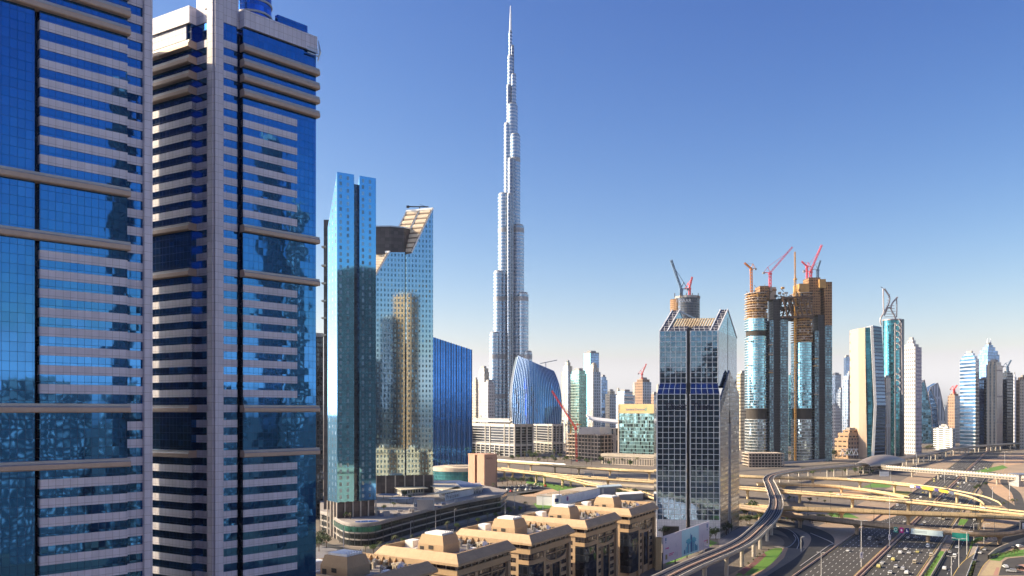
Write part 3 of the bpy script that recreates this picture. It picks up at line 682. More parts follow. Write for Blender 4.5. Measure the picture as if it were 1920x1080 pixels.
# ------------------------------------------------------------------ small tan tower with hotel lettering, round teal building
tan2 = plain('salmon_stone', (.52, .30, .20), .85, var=.05)
Yt = 960
ht = thing('tan_sign_tower', XY(908, Yt), 'windowless salmon stone tower with a notch, standing beside the overpass', 'tower')
q = fp(878, 908, 932, Yt, 22, 10); zt_ = Z(854, Yt)
C, Rr, Bk, L = q
mb = MB(); a = L.lerp(C, .42); b = L.lerp(C, .58); nin = (Bk - C).normalized() * 4
mb.prism([C, Rr, Bk, L, a, a + nin, b + nin, b], 0, zt_); mb.build('wall', tan2, ht)
mb = MB(); mb.prism(shrink(q, 1.02), zt_, zt_ + 1.2, bottom=True); mb.build('parapet', tan2, ht)
d_ = (Rr - C).normalized(); n_ = Vector((d_.y, -d_.x))
for s_, e_ in ((.93, .93),):
    p = C.lerp(Rr, s_); mb = MB()
    zz = [(0, .93), (zt_ * .55, .93), (zt_ * .72, .99), (zt_ - 2, .99)]
    for (z0, f0), (z1, f1) in zip(zz, zz[1:]): mb.bar(V3(C.lerp(Rr, f0) + n_ * .1, z0 + .2), V3(C.lerp(Rr, f1) + n_ * .1, z1), .5)
    mb.build('groove', plain('groove_brown', (.12, .06, .04), .8), ht)
text('HOTEL', 'lettering', V3(C.lerp(Rr, .14) + n_ * .15, zt_ - 4.4), V3(d_, 0), (0, 0, 1), 2.9, plain('letter_brown', (.22, .1, .07), .7), ht)
Yr = 1050
rt = thing('round_teal_building', XY(850, Yr + 20), 'low rounded building with teal glass band and cream roof left of the salmon tower', 'building')
c = XY(862, Yr + 30); rr = ring(c.x, c.y, 34, 34, 40)
mb = MB(); mb.prism(rr, 0, 13); mb.build('glass_wall', facade('teal_round', (.05, .2, .22), (.08, .32, .36), 2.2, 4, .94, .9, gm=.7, gr=.1), rt)
mb = MB(); mb.prism(shrink(rr, 1.03), 13, 17.5, bottom=True); mb.build('roof', plain('cream_roof', (.66, .55, .40), .8), rt)
mb = MB(); mb.prism(shrink(rr, .5), 17.5, 18.5); mb.build('roof_ring', concrete, rt)

# ------------------------------------------------------------------ white grid tower with gabled top
du = thing('grid_tower', V3(XY(1320, 600), 0), 'dark glass tower with white grid, gabled ends and skirt, right of the tan blocks', 'tower')
FR, FLp = XY(1346, 590), XY(1237, 595)
da = (FLp - FR).normalized(); W = (FLp - FR).length
db = Vector((-da.y, da.x)); db = db if db.y > 0 else -db
db = Vector((.44, .898)).normalized()
Dd = along(FR, db, 1381.5); nf = Vector((da.y, -da.x)); nf = nf if nf.y < 0 else -nf
ns = -da
grid_glass = facade('grid_tower_glass', (.01, .015, .02), (.17, .27, .37), 1.75, 1.75, .97, .97, gm=.9, gr=.04, var=.2, tilt=.006, wave=.014)
side_up = facade('side_blue_glass', (.08, .19, .27), (.18, .40, .54), 1.75, 1.9, .9, .9, wm=.6, wr=.2, gm=.9, gr=.06, tilt=.02, wave=.03)
side_lo = facade('side_stone_glass', (.27, .25, .23), (.26, .32, .35), 2.6, 3.5, .5, .6, wr=.35, wm=.35, gm=.9, gr=.08, var=.6, tilt=.05, wave=.05)
pale_mull = plain('white_mullion', (.66, .68, .70), .45, .2)
skirt_m = facade('blue_skirt_glass', (.40, .45, .5), (.05, .11, .25), 3.6, 3.6, .92, .93, gm=.9, gr=.05, ph=(.0, .0))
ze, zr = Z(620, 590), Z(575, 602); zk1, zk0 = Z(718, 590), Z(739, 590); zbs = 12.4
def q4(s0, s1, d0, d1): return [FR + da * s0 + db * d0, FR + da * s1 + db * d0, FR + da * s1 + db * d1, FR + da * s0 + db * d1]
sm0, sm1 = along(FR, da, 1294.6), along(FR, da, 1287)
def fpt(s, d, z): return V3(FR + da * s + db * d, z)
for s0, s1 in ((0, sm0), (sm1, W)):
    mb = MB(); mb.prism(q4(s0, s1, 0, Dd), zk1 - 2, ze); mb.build('upper_glass', grid_glass, du)
mb = MB(); mb.prism(q4(sm0, sm1, 1.6, Dd - .5), 0, ze + 2); mb.build('seam_recess', dark_metal, du)
# gable ends and the open louvred roof between them
roof_gl = facade('roof_dark_panels', (.45, .45, .44), (.10, .10, .11), 3.4, 4.0, .9, .88, gm=.5, gr=.25, var=.3)
for s0, s1 in ((0, 5.2), (W - 5.2, W)):
    mb = MB(); A_, B_, M_ = [], [], []
    for s in (s0, s1): A_.append(fpt(s, 0, ze)); M_.append(fpt(s, Dd / 2, zr)); B_.append(fpt(s, Dd, ze))
    mb.face([A_[1], A_[0], M_[0], M_[1]]); mb.face([M_[1], M_[0], B_[0], B_[1]]); mb.build('roof_slope', roof_gl, du)
    mb = MB()
    for s, fl in ((s0, 0), (s1, 1)):
        f = [fpt(s, 0, ze), fpt(s, Dd, ze), fpt(s, Dd / 2, zr)]; mb.face(f if not fl else f[::-1])
    mb.build('gable_wall', side_up, du)
    mb = MB()
    for s in (s0, s1): mb.bar(fpt(s, -.1, ze), fpt(s, Dd / 2, zr + .2), .7); mb.bar(fpt(s, Dd / 2, zr + .2), fpt(s, Dd, ze), .7)
    mb.build('gable_trim', pale_mull, du)
for s0, s1 in ((5.2, sm0), (sm1, W - 5.2)):
    mb = MB(); k = .22
    a, b = fpt(s0, 0, ze), fpt(s1, 0, ze); c, d = fpt(s1, Dd / 2 * k, ze + (zr - ze) * k), fpt(s0, Dd / 2 * k, ze + (zr - ze) * k)
    mb.face([b, a, d, c]); mb.face([c, d, fpt(s0, Dd / 2 * k, ze - .5), fpt(s1, Dd / 2 * k, ze - .5)]); mb.build('roof_slope', roof_gl, du)
mb = MB(); mb.prism(q4(5.2, W - 5.2, Dd * .12, Dd * .9), ze - 1, ze + .2); mb.build('roof_deck', concrete, du)
mb = MB(); n_ = 16
for k in range(n_ + 1):
    s = 5.6 + (W - 11.2) * k / n_
    mb.bar(fpt(s, Dd / 2 * .24, ze + 3.0), fpt(s, Dd / 2 * .62, ze + 10.0), .5, 1.6)
mb.bar(fpt(5.4, Dd / 2 * .24, ze + 3.2), fpt(W - 5.4, Dd / 2 * .24, ze + 3.2), .7); mb.bar(fpt(5.4, Dd / 2 * .62, ze + 10.2), fpt(W - 5.4, Dd / 2 * .62, ze + 10.2), .9)
mb.build('roof_louvres', plain('cream_louvre', (.60, .48, .32), .7), du)
mb = MB(); mb.bar(fpt(W - 5, Dd / 2, zr - .6), fpt(sm0, Dd * .6, ze + 9), 1.1); mb.build('roof_brace', white_p, du)
# lower body
ov = 2.6
lo = [FR + nf * ov + ns * .9, FLp + nf * ov - ns * 2.0, FLp + db * (Dd + 2.2) - ns * 2.0, FR + db * (Dd + 2.2) + ns * .9]
LFR, LFL = lo[0], lo[1]; LW = (LFL - LFR).length; Ld = (LFL - LFR).normalized()
def lpt(s, q, z): return V3(LFR + Ld * s + nf * q, z)
ls0, ls1 = along(LFR, Ld, 1294.2), along(LFR, Ld, 1286.4)
mb = MB()
for s0, s1 in ((0, ls0), (ls1, LW)):
    mb.prism([lpt(s0, 0, 0), lpt(s1, 0, 0), lpt(s1, -Dd * .9, 0), lpt(s0, -Dd * .9, 0)], zbs, zk0)
mb.build('lower_glass', grid_glass, du)
for s0, s1, t0, t1 in ((0, ls0, 0, sm0), (ls1, LW, sm1, W)):
    mb = MB(); mb.face([lpt(s1, .02, zk0), lpt(s0, .02, zk0), fpt(t0, -.05, zk1), fpt(t1, -.05, zk1)], [(0, 0), (18.0, 0), (18.0, 7.2), (0, 7.2)])
    mb.face([lpt(s0, .02, zk0), lpt(s0, -3, zk0), fpt(t0, 0, zk1)]); mb.face([lpt(s1, -3, zk0), lpt(s1, .02, zk0), fpt(t1, 0, zk1)])
    mb.build('glass_skirt', skirt_m, du)
mb = MB()
for s0, s1 in ((0, sm0), (sm1, W)):
    for k in range(6): s = s0 + (s1 - s0) * k / 5; mb.bar(V3(FR + da * s + nf * .12, zk1), V3(FR + da * s + nf * .12, ze), .34 if k % 5 else .6)
    for k in range(11): z = zk1 + (ze - zk1) * k / 10; mb.bar(V3(FR + da * s0 + nf * .12, z), V3(FR + da * s1 + nf * .12, z), .34)
mb.build('upper_grid', pale_mull, du)
mb = MB()
for s0, s1 in ((0, ls0), (ls1, LW)):
    for k in range(6): s = s0 + (s1 - s0) * k / 5; mb.bar(lpt(s, .12, zbs), lpt(s, .12, zk0), .34 if k % 5 else .65)
    for k in range(24): z = zbs + (zk0 - zbs) * k / 23; mb.bar(lpt(s0, .12, z), lpt(s1, .12, z), .34)
mb.build('lower_grid', pale_mull, du)
tile_w = facade('white_wall_tiles', (.3, .3, .32), (.62, .60, .60), 1.7, 1.7, .94, .94, gm=0, gr=.5, var=.05, tilt=0, wave=0)
mb = MB()
for s0, s1 in ((-.3, ls0), (ls1, LW + .3)): mb.prism([lpt(s0, .5, 0), lpt(s1, .5, 0), lpt(s1, -8, 0), lpt(s0, -8, 0)], 0, zbs)
mb.build('base_wall', tile_w, du)
mb = MB(); mb.obox(lpt(LW - 4, .55, 0), V3(Ld * -11, 0), V3(nf * .1, 0), (0, 0, 8)); mb.build('entrance', dark_in, du)
# side wall: stone and glass pentagon with pointed dark slot
SB = LFR + ns * .02 - nf * .2; SD = (lo[3] - LFR).normalized(); SL = (lo[3] - LFR).length
def spt(d, q, z): return V3(SB + SD * d + ns * q, z)
zap = Z(693, 606); zsh = Z(752, 592); mid = SL * .46
prof = [(0, zbs - 12.4), (SL, 0), (SL, zsh + 6), (mid, zap), (0, zsh)]
mb = MB(); fr = [spt(d, .6, z) for d, z in prof]; bk_ = [spt(d, -.6, z) for d, z in prof]
mb.face(fr, [(d, z) for d, z in prof]); mb.face(bk_[::-1])
for i in range(5): j = (i + 1) % 5; mb.face([fr[j], fr[i], bk_[i], bk_[j]])
mb.build('side_wall', side_lo, du)
mb = MB(); mb.prism([SB, SB + SD * SL, SB + SD * SL - ns * 9, SB - ns * 9], 0, zsh - 1); mb.build('side_body', side_lo, du)
mb = MB(); sl_ = [(mid - 2.6, .2), (mid + 2.6, .2), (mid + 2.6, zsh - 16), (mid, zsh + 3), (mid - 2.6, zsh - 16)]
mb.face([spt(d, .64, z) for d, z in sl_]); mb.obox(spt(mid - .35, .6, zsh), V3(SD * .7, 0), V3(ns * .06, 0), (0, 0, zap - zsh)); mb.build('dark_slot', dark_in, du)
mb = MB(); mb.face([spt(d, .66, z) for d, z in ((0, zsh - 9), (mid, zap - 10), (mid, zap - .5), (0, zsh - .5))]); mb.build('slope_trim', dark_glass, du)
mb = MB()
for s_ in (mid - 2.8, mid + 2.8): mb.bar(spt(s_, .7, .2), spt(s_, .7, zsh - 16), .45)
mb.build('slot_trim', pale_mull, du)
mb = MB(); mb.obox(V3(FR + db * (Dd / 2 - .4) + ns * .02, zap - 2), V3(db * .8, 0), V3(ns * .12, 0), (0, 0, zr - zap - 4)); mb.build('side_seam', dark_metal, du)
for d0 in (mid - 6.5, mid + 4.3):
    mb = MB(); mb.obox(spt(d0, .6, .1), V3(SD * 3.4, 0), V3(ns * .1, 0), (0, 0, 9)); mb.build('doorway', dark_in, du)
navy = plain('navy_letter', (.012, .012, .04), .5)
text('Dusit', 'lettering', lpt(LW * .86, .5, zk0 - 10.5), V3(-Ld, 0), (0, 0, 1), 6.6, navy, du, ext=.15)
text('Thani', 'lettering', lpt(ls0 - .8, .5, zk0 - 10.5), V3(-Ld, 0), (0, 0, 1), 6.6, navy, du, ext=.15)

# ------------------------------------------------------------------ tan office blocks in a stepped row
er, el = Vector((.48, .877)).normalized(), Vector((-.82, .57)).normalized()
O3 = Vector((35, 396)); LR, LL = 43.0, 41.0; ZB, ZT = 32.6, 36.6
nr_ = Vector((er.y, -er.x)); nl_ = Vector((el.y, -el.x)); nl_ = nl_ if nl_.y < 0 else -nl_
win_m = facade('tan_block_window', (.08, .06, .05), (.035, .035, .045), 1.6, 1.5, .9, .9, gm=.5, gr=.12, var=.7, tilt=.02, blind=.12, blindc=(.25, .24, .22))
bay_m = facade('tan_block_bay_glass', (.01, .012, .02), (.03, .045, .08), 2.2, 3.4, .95, .95, gm=.75, gr=.05, var=.5, tilt=.03, wave=.06)
tan_tile = facade('tan_wall_tiles', (.36, .25, .15), (.42, .30, .19), 1.7, .85, .96, .95, gm=0, gr=.8, var=.06, tilt=0, wave=0)
mans = facade('tan_roof_tiles', (.36, .24, .13), (.45, .31, .18), 6.0, .55, .985, .9, gm=0, gr=.75, var=.05, tilt=0, wave=0)
def tan_block():
    t = thing('tan_block', V3(O3, 0), 'tan', 'office block', 'stepped row of tan office blocks')
    def q(a, b): return O3 + er * a + el * b
    def rect(i, o=0): return [q(i, i), q(LR - i, i), q(LR - i, LL - i), q(i, LL - i)]
    ib = 2.0
    mb = MB(); mb.prism(rect(ib), 0, ZB - 3.9); mb.build('wall', tan_tile, t)
    mb = MB(); mb.prism(rect(ib + .25), ZB - 1.7, ZB + .01); mb.build('window_strip', win_m, t)
    mb = MB(); mb.prism(rect(ib - .5), ZB - 3.9, ZB - 1.7, bottom=True); mb.build('stone_band', tan, t)
    # mullions of the strip window
    mb = MB()
    for k in range(9):
        mb.obox(V3(q(ib + .2, ib + .2) + er * (k * (LR - 4.4) / 8) - nr_ * .0, ZB - 1.7), V3(er * .35, 0), V3(nr_ * .35, 0), (0, 0, 1.7))
        mb.obox(V3(q(ib + .2, ib + .2) + el * (k * (LL - 4.4) / 8), ZB - 1.7), V3(el * .35, 0), V3(nl_ * .35, 0), (0, 0, 1.7))
    mb.build('mullion', column_m, t)
    # sloping roof skirt with flat deck inside
    lower, upper, inner = rect(0), rect(2.6), rect(3.3)
    mb = MB(); lo_, up_, in_ = ccw(lower), ccw(upper), ccw(inner)
    for i in range(4):
        j = (i + 1) % 4
        mb.face([V3(lo_[i], ZB), V3(lo_[j], ZB), V3(lo_[j], ZB + .9), V3(lo_[i], ZB + .9)])
        mb.face([V3(lo_[i], ZB + .9), V3(lo_[j], ZB + .9), V3(up_[j], ZT), V3(up_[i], ZT)])
        mb.face([V3(up_[i], ZT), V3(up_[j], ZT), V3(in_[j], ZT), V3(in_[i], ZT)])
        mb.face([V3(in_[j], ZB + .5), V3(in_[i], ZB + .5), V3(in_[i], ZT), V3(in_[j], ZT)])
    mb.face([V3(p, ZB) for p in reversed(lo_)]); mb.build('roof', mans, t)
    mb = MB(); mb.face([V3(p, ZB + 1.0) for p in in_]); mb.build('roof_deck', gravel, t)
    mb = MB()
    for k in range(8):
        f = .3 + .62 * k / 7
        a, b = q(LR - 3.3, LL - (3.4 + (LL - 7) * (1 - f))), None
        mb.face([V3(a, ZB + 1.0), V3(a - er * 2.2, ZB + 1.0), V3(a, ZT - .2)]); mb.face([V3(a, ZT - .2), V3(a - er * 2.2, ZB + 1.0), V3(a, ZB + 1.0)])
        mb.bar(V3(a, ZT - .3), V3(a - er * 2.2, ZB + 1.0), .3)
    mb.build('buttress', tan, t)
    # penthouse with hipped walls
    pq = [q(11.5, 15), q(23, 15), q(23, 27.5), q(11.5, 27.5)]; pu = shrink(pq, .82)
    mb = MB(); mb.prism(pq, ZB + .5, ZT + .6); mb.frustum(pq, ZT + .6, pu, ZT + 4.0, cap=0); ph = mb.build('penthouse', tan, t)
    mb = MB(); mb.prism(shrink(pq, .68), ZT + 4.0, ZT + 4.7); mb.build('white_roof', white_p, ph)
    mb = MB()
    for k in range(7): p = shrink(pq, .68); mb.bar(V3(p[0].lerp(p[1], k / 6), ZT + 4.0), V3(p[0].lerp(p[1], k / 6), ZT + 5.5), .2)
    mb.build('roof_rail', white_p, ph)
    mb = MB(); mb.bar(V3(pu[2], ZT + 5), V3(pu[2], ZT + 12), .25); mb.build('antenna', steel, ph)
    mb = MB(); p = q(11.5, 21); mb.obox(V3(p - er * .15 - el * 1, ZT - 1.2), V3(el * 2.2, 0), V3(er * .2, 0), (0, 0, 1.4)); mb.build('vent', dark_in, ph)
    mb = MB(); mb.obox(V3(q(11.4, 24.6), ZB + 1), V3(er * -.0 + el * 2, 0), V3(er * .1, 0), (0, 0, 2.6)); mb.build('door', dark_in, ph)
    rr_ = random.Random(5)
    for k in range(44):
        a, b = rr_.uniform(27, LR - 5), rr_.uniform(5, LL - 7); s = rr_.uniform(.6, 1.9)
        mb = MB(); o = V3(q(a, b), ZB + 1.0); mb.obox(o, V3(er * s, 0), V3(el * s * rr_.uniform(.6, 1.2), 0), (0, 0, rr_.uniform(.9, 2.4)))
        if k % 3 == 0: mb.prism(ring(o.x + er.x * s * .5 + el.x * s * .4, o.y + er.y * s * .5 + el.y * s * .4, s * .3, n=10), ZB + 1.5, ZB + 3.2)
        mb.build('air_conditioner', (concrete_g, steel, dark_metal, concrete)[k % 4], t)
    for k in range(14):
        a, b = rr_.uniform(5, 27), rr_.choice([rr_.uniform(5, 11), rr_.uniform(30, 36)]); mb = MB(); o = V3(q(a, b), ZB + 1.0)
        mb.obox(o, V3(er * rr_.uniform(2, 5), 0), V3(el * rr_.uniform(.8, 1.6), 0), (0, 0, rr_.uniform(.5, 1.6))); mb.build('duct', (white_p, concrete_g)[k % 2], t)
    mb = MB(); o = V3(q(15, 33), ZB + 1); mb.obox(o, V3(er * 5, 0), V3(el * 4, 0), (0, 0, 3.4)); mb.build('roof_cabin', white_p, t)
    for k in range(3):
        o = V3(q(31 + k * 2.4, 8 + k * 1.5), ZB + 1); mb = MB(); mb.tube([o, o + Vector((0, 0, 1.2))], .1, 5)
        cc = o + Vector((0, 0, 1.7)); ax_ = Vector((.3, -.7, .6)).normalized(); mb.tube([cc - ax_ * .3, cc, cc + ax_ * .15], [.2, .8, 1.0], 10); mb.build('satellite_dish', white_p, t)
    # right facade
    base = q(ib, ib)
    def fw(s, qo, z): return V3(base + er * s + nr_ * qo, z)
    ba = MB(); Wb = 10.5; ch = [base + nl_ * .9 + el * 5 , base + nl_ * .9 + nr_ * .1 - er * .0, base + nr_ * 1.1 + er * 1.2, base + nr_ * 1.1 + er * Wb, base + er * Wb - nr_ * 1, base + el * 5 + er * 2]
    ba.prism(ch, 3, ZB - 8.2, bottom=True); ba.build('glass_bay', bay_m, t)
    b2 = MB(); b2.prism([p for p in ch], ZB - 6.4, ZB - 3.91); b2.build('bay_window', win_m, t)
    b2 = MB(); b2.prism(shrink(ch, 1.04), ZB - 8.2, ZB - 6.4, bottom=True); b2.build('bay_band', tan, t)
    Lf = LR - 2 * ib
    for s0, s1 in ((Wb + .1, Wb + 2.2), (Lf - 3.2, Lf - 1.2)):
        mb = MB(); mb.obox(fw(s0, 0, 0), V3(er * (s1 - s0), 0), V3(nr_ * 1.2, 0), (0, 0, ZB - 3.92)); mb.build('pier', tan, t)
    # upper arched window zone
    s0, s1 = Wb + 2.4, Lf - 3.4; zt_ = ZB - 4.3; mb = MB(); n_ = 14; pts = []
    for k in range(n_ + 1): f = k / n_; pts.append(fw(s0 + (s1 - s0) * f, .06, zt_ - 1.8 - 3.6 * math.sqrt(max(0, 1 - (2 * f - 1) ** 2))))
    for k in range(n_):
        a, b = pts[k], pts[k + 1]; mb.face([a, b, Vector((b.x, b.y, zt_)), Vector((a.x, a.y, zt_))])
    mb.build('arched_window', win_m, t)
    mb = MB()
    for k in range(n_): mb.bar(pts[k] + V3(nr_ * .2, 0), pts[k + 1] + V3(nr_ * .2, 0), .6, .5)
    mb.bar(fw((s0 + s1) / 2, .3, zt_), fw((s0 + s1) / 2, .3, zt_ - 5.4), .5); mb.bar(fw(s0, .3, zt_ - 1.9), fw(s1, .3, zt_ - 1.9), .3); mb.build('arch_trim', tan, t)
    c0, c1, c2, c3 = s0 + .3, s0 + 6.0, s1 - 6.6, s1 - .4
    mb = MB(); mb.obox(fw(c1 + 1.0, -.2, 4), V3(er * (c2 - c1 - 2), 0), V3(nr_ * .35, 0), (0, 0, ZB - 15)); mb.build('glass_slot', bay_m, t)
    for s in (c1 + .4, c2 - 1):
        mb = MB(); mb.obox(fw(s, 0, 0), V3(er * .6, 0), V3(nr_ * .7, 0), (0, 0, ZB - 10.8)); mb.build('fin', tan, t)
    for k in range(6):
        z = ZB - 12.6 - k * 3.5
        for a, b in ((c0, c1 - .4), (c2, c3)):
            mb = MB(); mb.obox(fw(a, 0, z), V3(er * (b - a), 0), V3(nr_ * .05, 0), (0, 0, 1.9)); wv_ = mb.build('window', win_m, t)
            mb = MB(); mb.obox(fw(a - .2, 0, z - .3), V3(er * (b - a + .4), 0), V3(nr_ * .35, 0), (0, 0, .28)); mb.build('sill', tan, wv_)
        mb = MB(); mb.obox(fw(Lf - .9, 0, z), V3(er * .8, 0), V3(nr_ * .05, 0), (0, 0, 1.9)); mb.build('window', win_m, t)
    # left facade windows
    for k in range(6):
        z = ZB - 8 - k * 3.5
        for a in (7, 13, 19, 25, 31):
            mb = MB(); mb.obox(V3(base + el * a, z), V3(el * 3.6, 0), V3(nl_ * .05, 0), (0, 0, 1.9)); mb.build('window', win_m, t)
    return t
tb = tan_block()
tb['label'] = 'tan block with hipped penthouse, middle one of the stepped row'
labs = {-2: 'tan block cut by the bottom edge, penthouse in shade, leftmost of the stepped row',
        -1: 'tan block with long shaded roof skirt, third from the right in the stepped row', 1: 'farthest tan block of the stepped row, beside the white grid tower'}
tb.location = V3(O3, 0); ORIG[tb.name] = V3(O3, 0)
stepv = Vector((27, 47, 0))
for k, lb in ((-3, labs[-2]), (-2, 'tan block with pale roof ducts, second from the left in the stepped row'), (-1, 'tan block half sunlit and half shaded, third from the left in the stepped row'), (1, labs[1])):
    c_ = copy_tree(tb); c_.location = tb.location + stepv * k; c_['label'] = lb
tb['label'] = 'fully sunlit tan block, second from the right in the stepped row'

# ------------------------------------------------------------------ twin towers under construction with sky bridge
Yc = 1482.0
tw_glass = facade('cyan_floor_glass', (.42, .47, .50), (.17, .37, .47), 3.0, 4.6, .96, .80, gm=.9, gr=.06, wr=.5, var=.25, tilt=.02, wave=.03)
tw_glass2 = facade('pale_floor_glass', (.50, .51, .50), (.26, .34, .38), 3.0, 5.2, .96, .76, gm=.85, gr=.1, wr=.5, var=.4, tilt=.02, wave=.03)
core_dark = facade('core_dark', (.05, .05, .055), (.025, .027, .032), 3, 4.6, .7, .6, gm=.3, gr=.4)
core_grey = facade('core_strip', (.17, .19, .21), (.14, .26, .32), 3.2, 4.6, .7, .7, gm=.8, gr=.15, var=.6)
rust = facade('rust_formwork', (.34, .19, .09), (.12, .07, .04), 4.0, 4.6, .7, .5, gm=0, gr=.9, var=.6, dirt=.4)
yel_form = plain('yellow_formwork', (.50, .29, .10), .7, var=.25, scale=.1)
def cz(v): return Z(v, Yc)
def dshape(u0, u1, d=34, n=14):
    r = (X(u1, Yc) - X(u0, Yc)) / 2; cx = X((u0 + u1) / 2, Yc)
    return [Vector((cx + r * math.cos(a), Yc + r - r * math.sin(a))) for a in [math.pi * k / n for k in range(n + 1)]] + [Vector((cx - r, Yc + d)), Vector((cx + r, Yc + d))]
def cons_tower(label, u, segs, floors, cores):
    t = thing('unfinished_tower', XY((u[0] + u[3]) / 2, Yc), label, 'tower', 'twin towers under construction')
    shp = dshape(u[0], u[1])
    for v0, v1, kind in segs:
        mb = MB(); k = {'glass': 1, 'pale': 1, 'gap': .9}[kind]
        mb.prism(shrink(shp, k), cz(v0), cz(v1)); mb.build({'glass': 'glass_shaft', 'pale': 'glass_shaft', 'gap': 'open_floor'}[kind], {'glass': tw_glass, 'pale': tw_glass2, 'gap': dark_in}[kind], t)
    v0, v1 = floors; mb = MB(); mb.prism(shrink(shp, .8), cz(v0), cz(v1) - 2); mb.build('bare_core', rust, t)
    nfl = int((v0 - v1) / 4.6)
    for i in range(nfl + 1):
        z = cz(v0) + (cz(v1) - cz(v0)) * i / nfl; mb = MB(); mb.prism(shrink(shp, 1.0 + rnd.uniform(-.03, .06)), z - .6, z + .5, bottom=True); mb.build('floor_slab', raw if i % 3 else yel_form, t)
        if i < nfl:
            for q in range(6):
                p = shp[2 + q * 2] ; p = shrink([p], .95, centroid(shp))[0]
                if rnd.random() < .75:
                    mb = MB(); zz = z + .5; mb.box(p.x - 1.2, p.x + 1.2, p.y - .6, p.y + .6, zz, zz + rnd.uniform(1.5, 4)); mb.build('formwork', rnd.choice([yel_form, raw, rust, dark_in]), t)
    gq = random.Random(int(u[0]))
    for q in range(46):
        a = gq.uniform(0, 3.14); uu = gq.uniform(u[0] - 2, u[3]); vv = v1 - gq.uniform(-14, 7); x_, z_ = X(uu, Yc), cz(vv)
        w_ = gq.uniform(2, 7); y_ = Yc + gq.uniform(0, 22); mb = MB()
        if q % 3 == 0: mb.bar((x_, y_, z_), (x_ + gq.uniform(-8, 8), y_ + gq.uniform(-3, 3), z_ + gq.uniform(2, 9)), .7)
        else: mb.box(x_, x_ + w_, y_, y_ + gq.uniform(2, 6), z_, z_ + gq.uniform(.8, 4.5))
        mb.build('formwork', gq.choice([yel_form, raw, rust, dark_in, concrete_g, core_dark]), t)
    for q in range(5):
        vv = gq.choice([700, 680, 720, 660, 740, 640]) + gq.uniform(-8, 8); mb = MB(); x_ = X(gq.choice([u[0] - 1.5, u[1]]), Yc); mb.box(x_ - 2, x_ + 5, Yc - 1, Yc + 8, cz(vv), cz(vv) + 1.4); mb.bar((x_ - 2, Yc - 1, cz(vv) + 3.5), (x_ + 5, Yc - 1, cz(vv) + 3.5), .4); mb.build('loading_platform', gq.choice([yel_form, raw]), t)
    for u0, u1, vb, vt, mat, dy in cores:
        mb = MB(); mb.prism([p + Vector((0, dy)) for p in rectp(u0, u1, Yc, 36 - dy)], cz(vb), cz(vt)); mb.build('core_wall', mat, t)
    return t
cons_tower('left unfinished glass tower with brown bare upper floors and yellow crane', (1406, 1444, 1464, 1478.6),
    [(872, 786, 'pale'), (786, 766, 'gap'), (766, 629.5, 'glass'), (629.5, 619, 'gap'), (619, 595, 'glass')], (595, 548),
    [(1444, 1452, 872, 600, core_grey, 3), (1452, 1465, 872, 560, core_dark, 6), (1464, 1478.6, 872, 599, core_grey, 2), (1427, 1444, 560, 535, rust, 6), (1446, 1458, 560, 537, raw, 8)])
cons_tower('right unfinished tower, taller, with yellow formwork crown and dark brown side', (1495, 1529, 1546, 1559),
    [(872, 786, 'pale'), (786, 766, 'gap'), (766, 640, 'glass')], (640, 548),
    [(1529, 1537, 872, 620, core_grey, 3), (1536, 1549, 872, 590, core_dark, 5), (1548, 1561, 872, 610, core_grey, 2), (1548, 1561, 610, 528, rust, 2), (1500, 1519, 560, 531, yel_form, 4), (1519, 1541, 590, 519, rust, 7), (1537, 1549, 540, 523, yel_form, 1)])
sbr = thing('sky_bridge', P(1484, 590, Yc + 10), 'dark steel truss bridge high up between the two unfinished towers', 'bridge')
dk_steel = plain('dark_truss', (.13, .085, .06), .7, .2)
mb = MB()
for y_ in (Yc + 8, Yc + 26):
    lattice(mb, Vector((X(1462, y_), y_, cz(577))), Vector((X(1518, y_), y_, cz(577))), 34, 6, 2.6)
mb.build('truss', dk_steel, sbr)
mb = MB(); mb.box(X(1462, Yc), X(1512, Yc), Yc + 7, Yc + 30, cz(599), cz(594)); mb.box(X(1462, Yc), X(1512, Yc), Yc + 7, Yc + 30, cz(578), cz(574)); mb.build('deck', core_dark, sbr)
mb = MB()
for k in range(150):
    x_, y_, z_ = X(rnd.uniform(1462, 1512), Yc), Yc + rnd.uniform(5, 28), cz(rnd.uniform(597, 553)); mb.bar((x_, y_, z_), (x_ + rnd.uniform(-9, 9), y_ + rnd.uniform(-4, 4), z_ + rnd.uniform(-6, 6)), 1.2)
mb.build('bracing', dk_steel, sbr)
def pc(u, v, dy=0): return P(u, v, Yc + dy)
crane('tower_crane', 'orange crane on the left corner of the left unfinished tower', pc(1409, 548, 6), pc(1408.5, 507, 6), pc(1396, 493, 0), ora_c, wd=3, th=.8)
crane('tower_crane', 'pink luffing crane with long raised boom on the left unfinished tower', pc(1444, 540, 20), pc(1444, 515, 20), pc(1486, 463, 14), pink_c, wd=3.4, th=.8)
crane('tower_crane', 'slim orange crane mast rising between the two unfinished towers', V3(XY(1491, Yc - 6), 0), pc(1491, 525, -6), pc(1490.5, 472, -8), plain('ochre_crane_paint', (.62, .33, .08), .6), wd=2.6, th=.55)
crane('tower_crane', 'pink luffing crane with steep boom on the right unfinished tower', pc(1520, 540, 14), pc(1520, 512, 14), pc(1541, 459, 8), pink_c, wd=3.4, th=.8)
crane('tower_crane', 'short pink crane pointing left on the right unfinished tower', pc(1513, 545, 22), pc(1513, 502, 22), pc(1503, 490, 18), pink_c, wd=2.4, th=.7)
crane('tower_crane', 'small dark blue crane at the right end of the right unfinished tower', pc(1533, 530, 18), pc(1533, 508, 18), pc(1538, 488, 16), blu_c, wd=3, th=1.0)
ls = thing('site_hut_block', XY(1438, 1330), 'bare low frame with scaffolding at the foot of the unfinished towers', 'building site')
q = rectp(1404, 1470, 1330, 40)
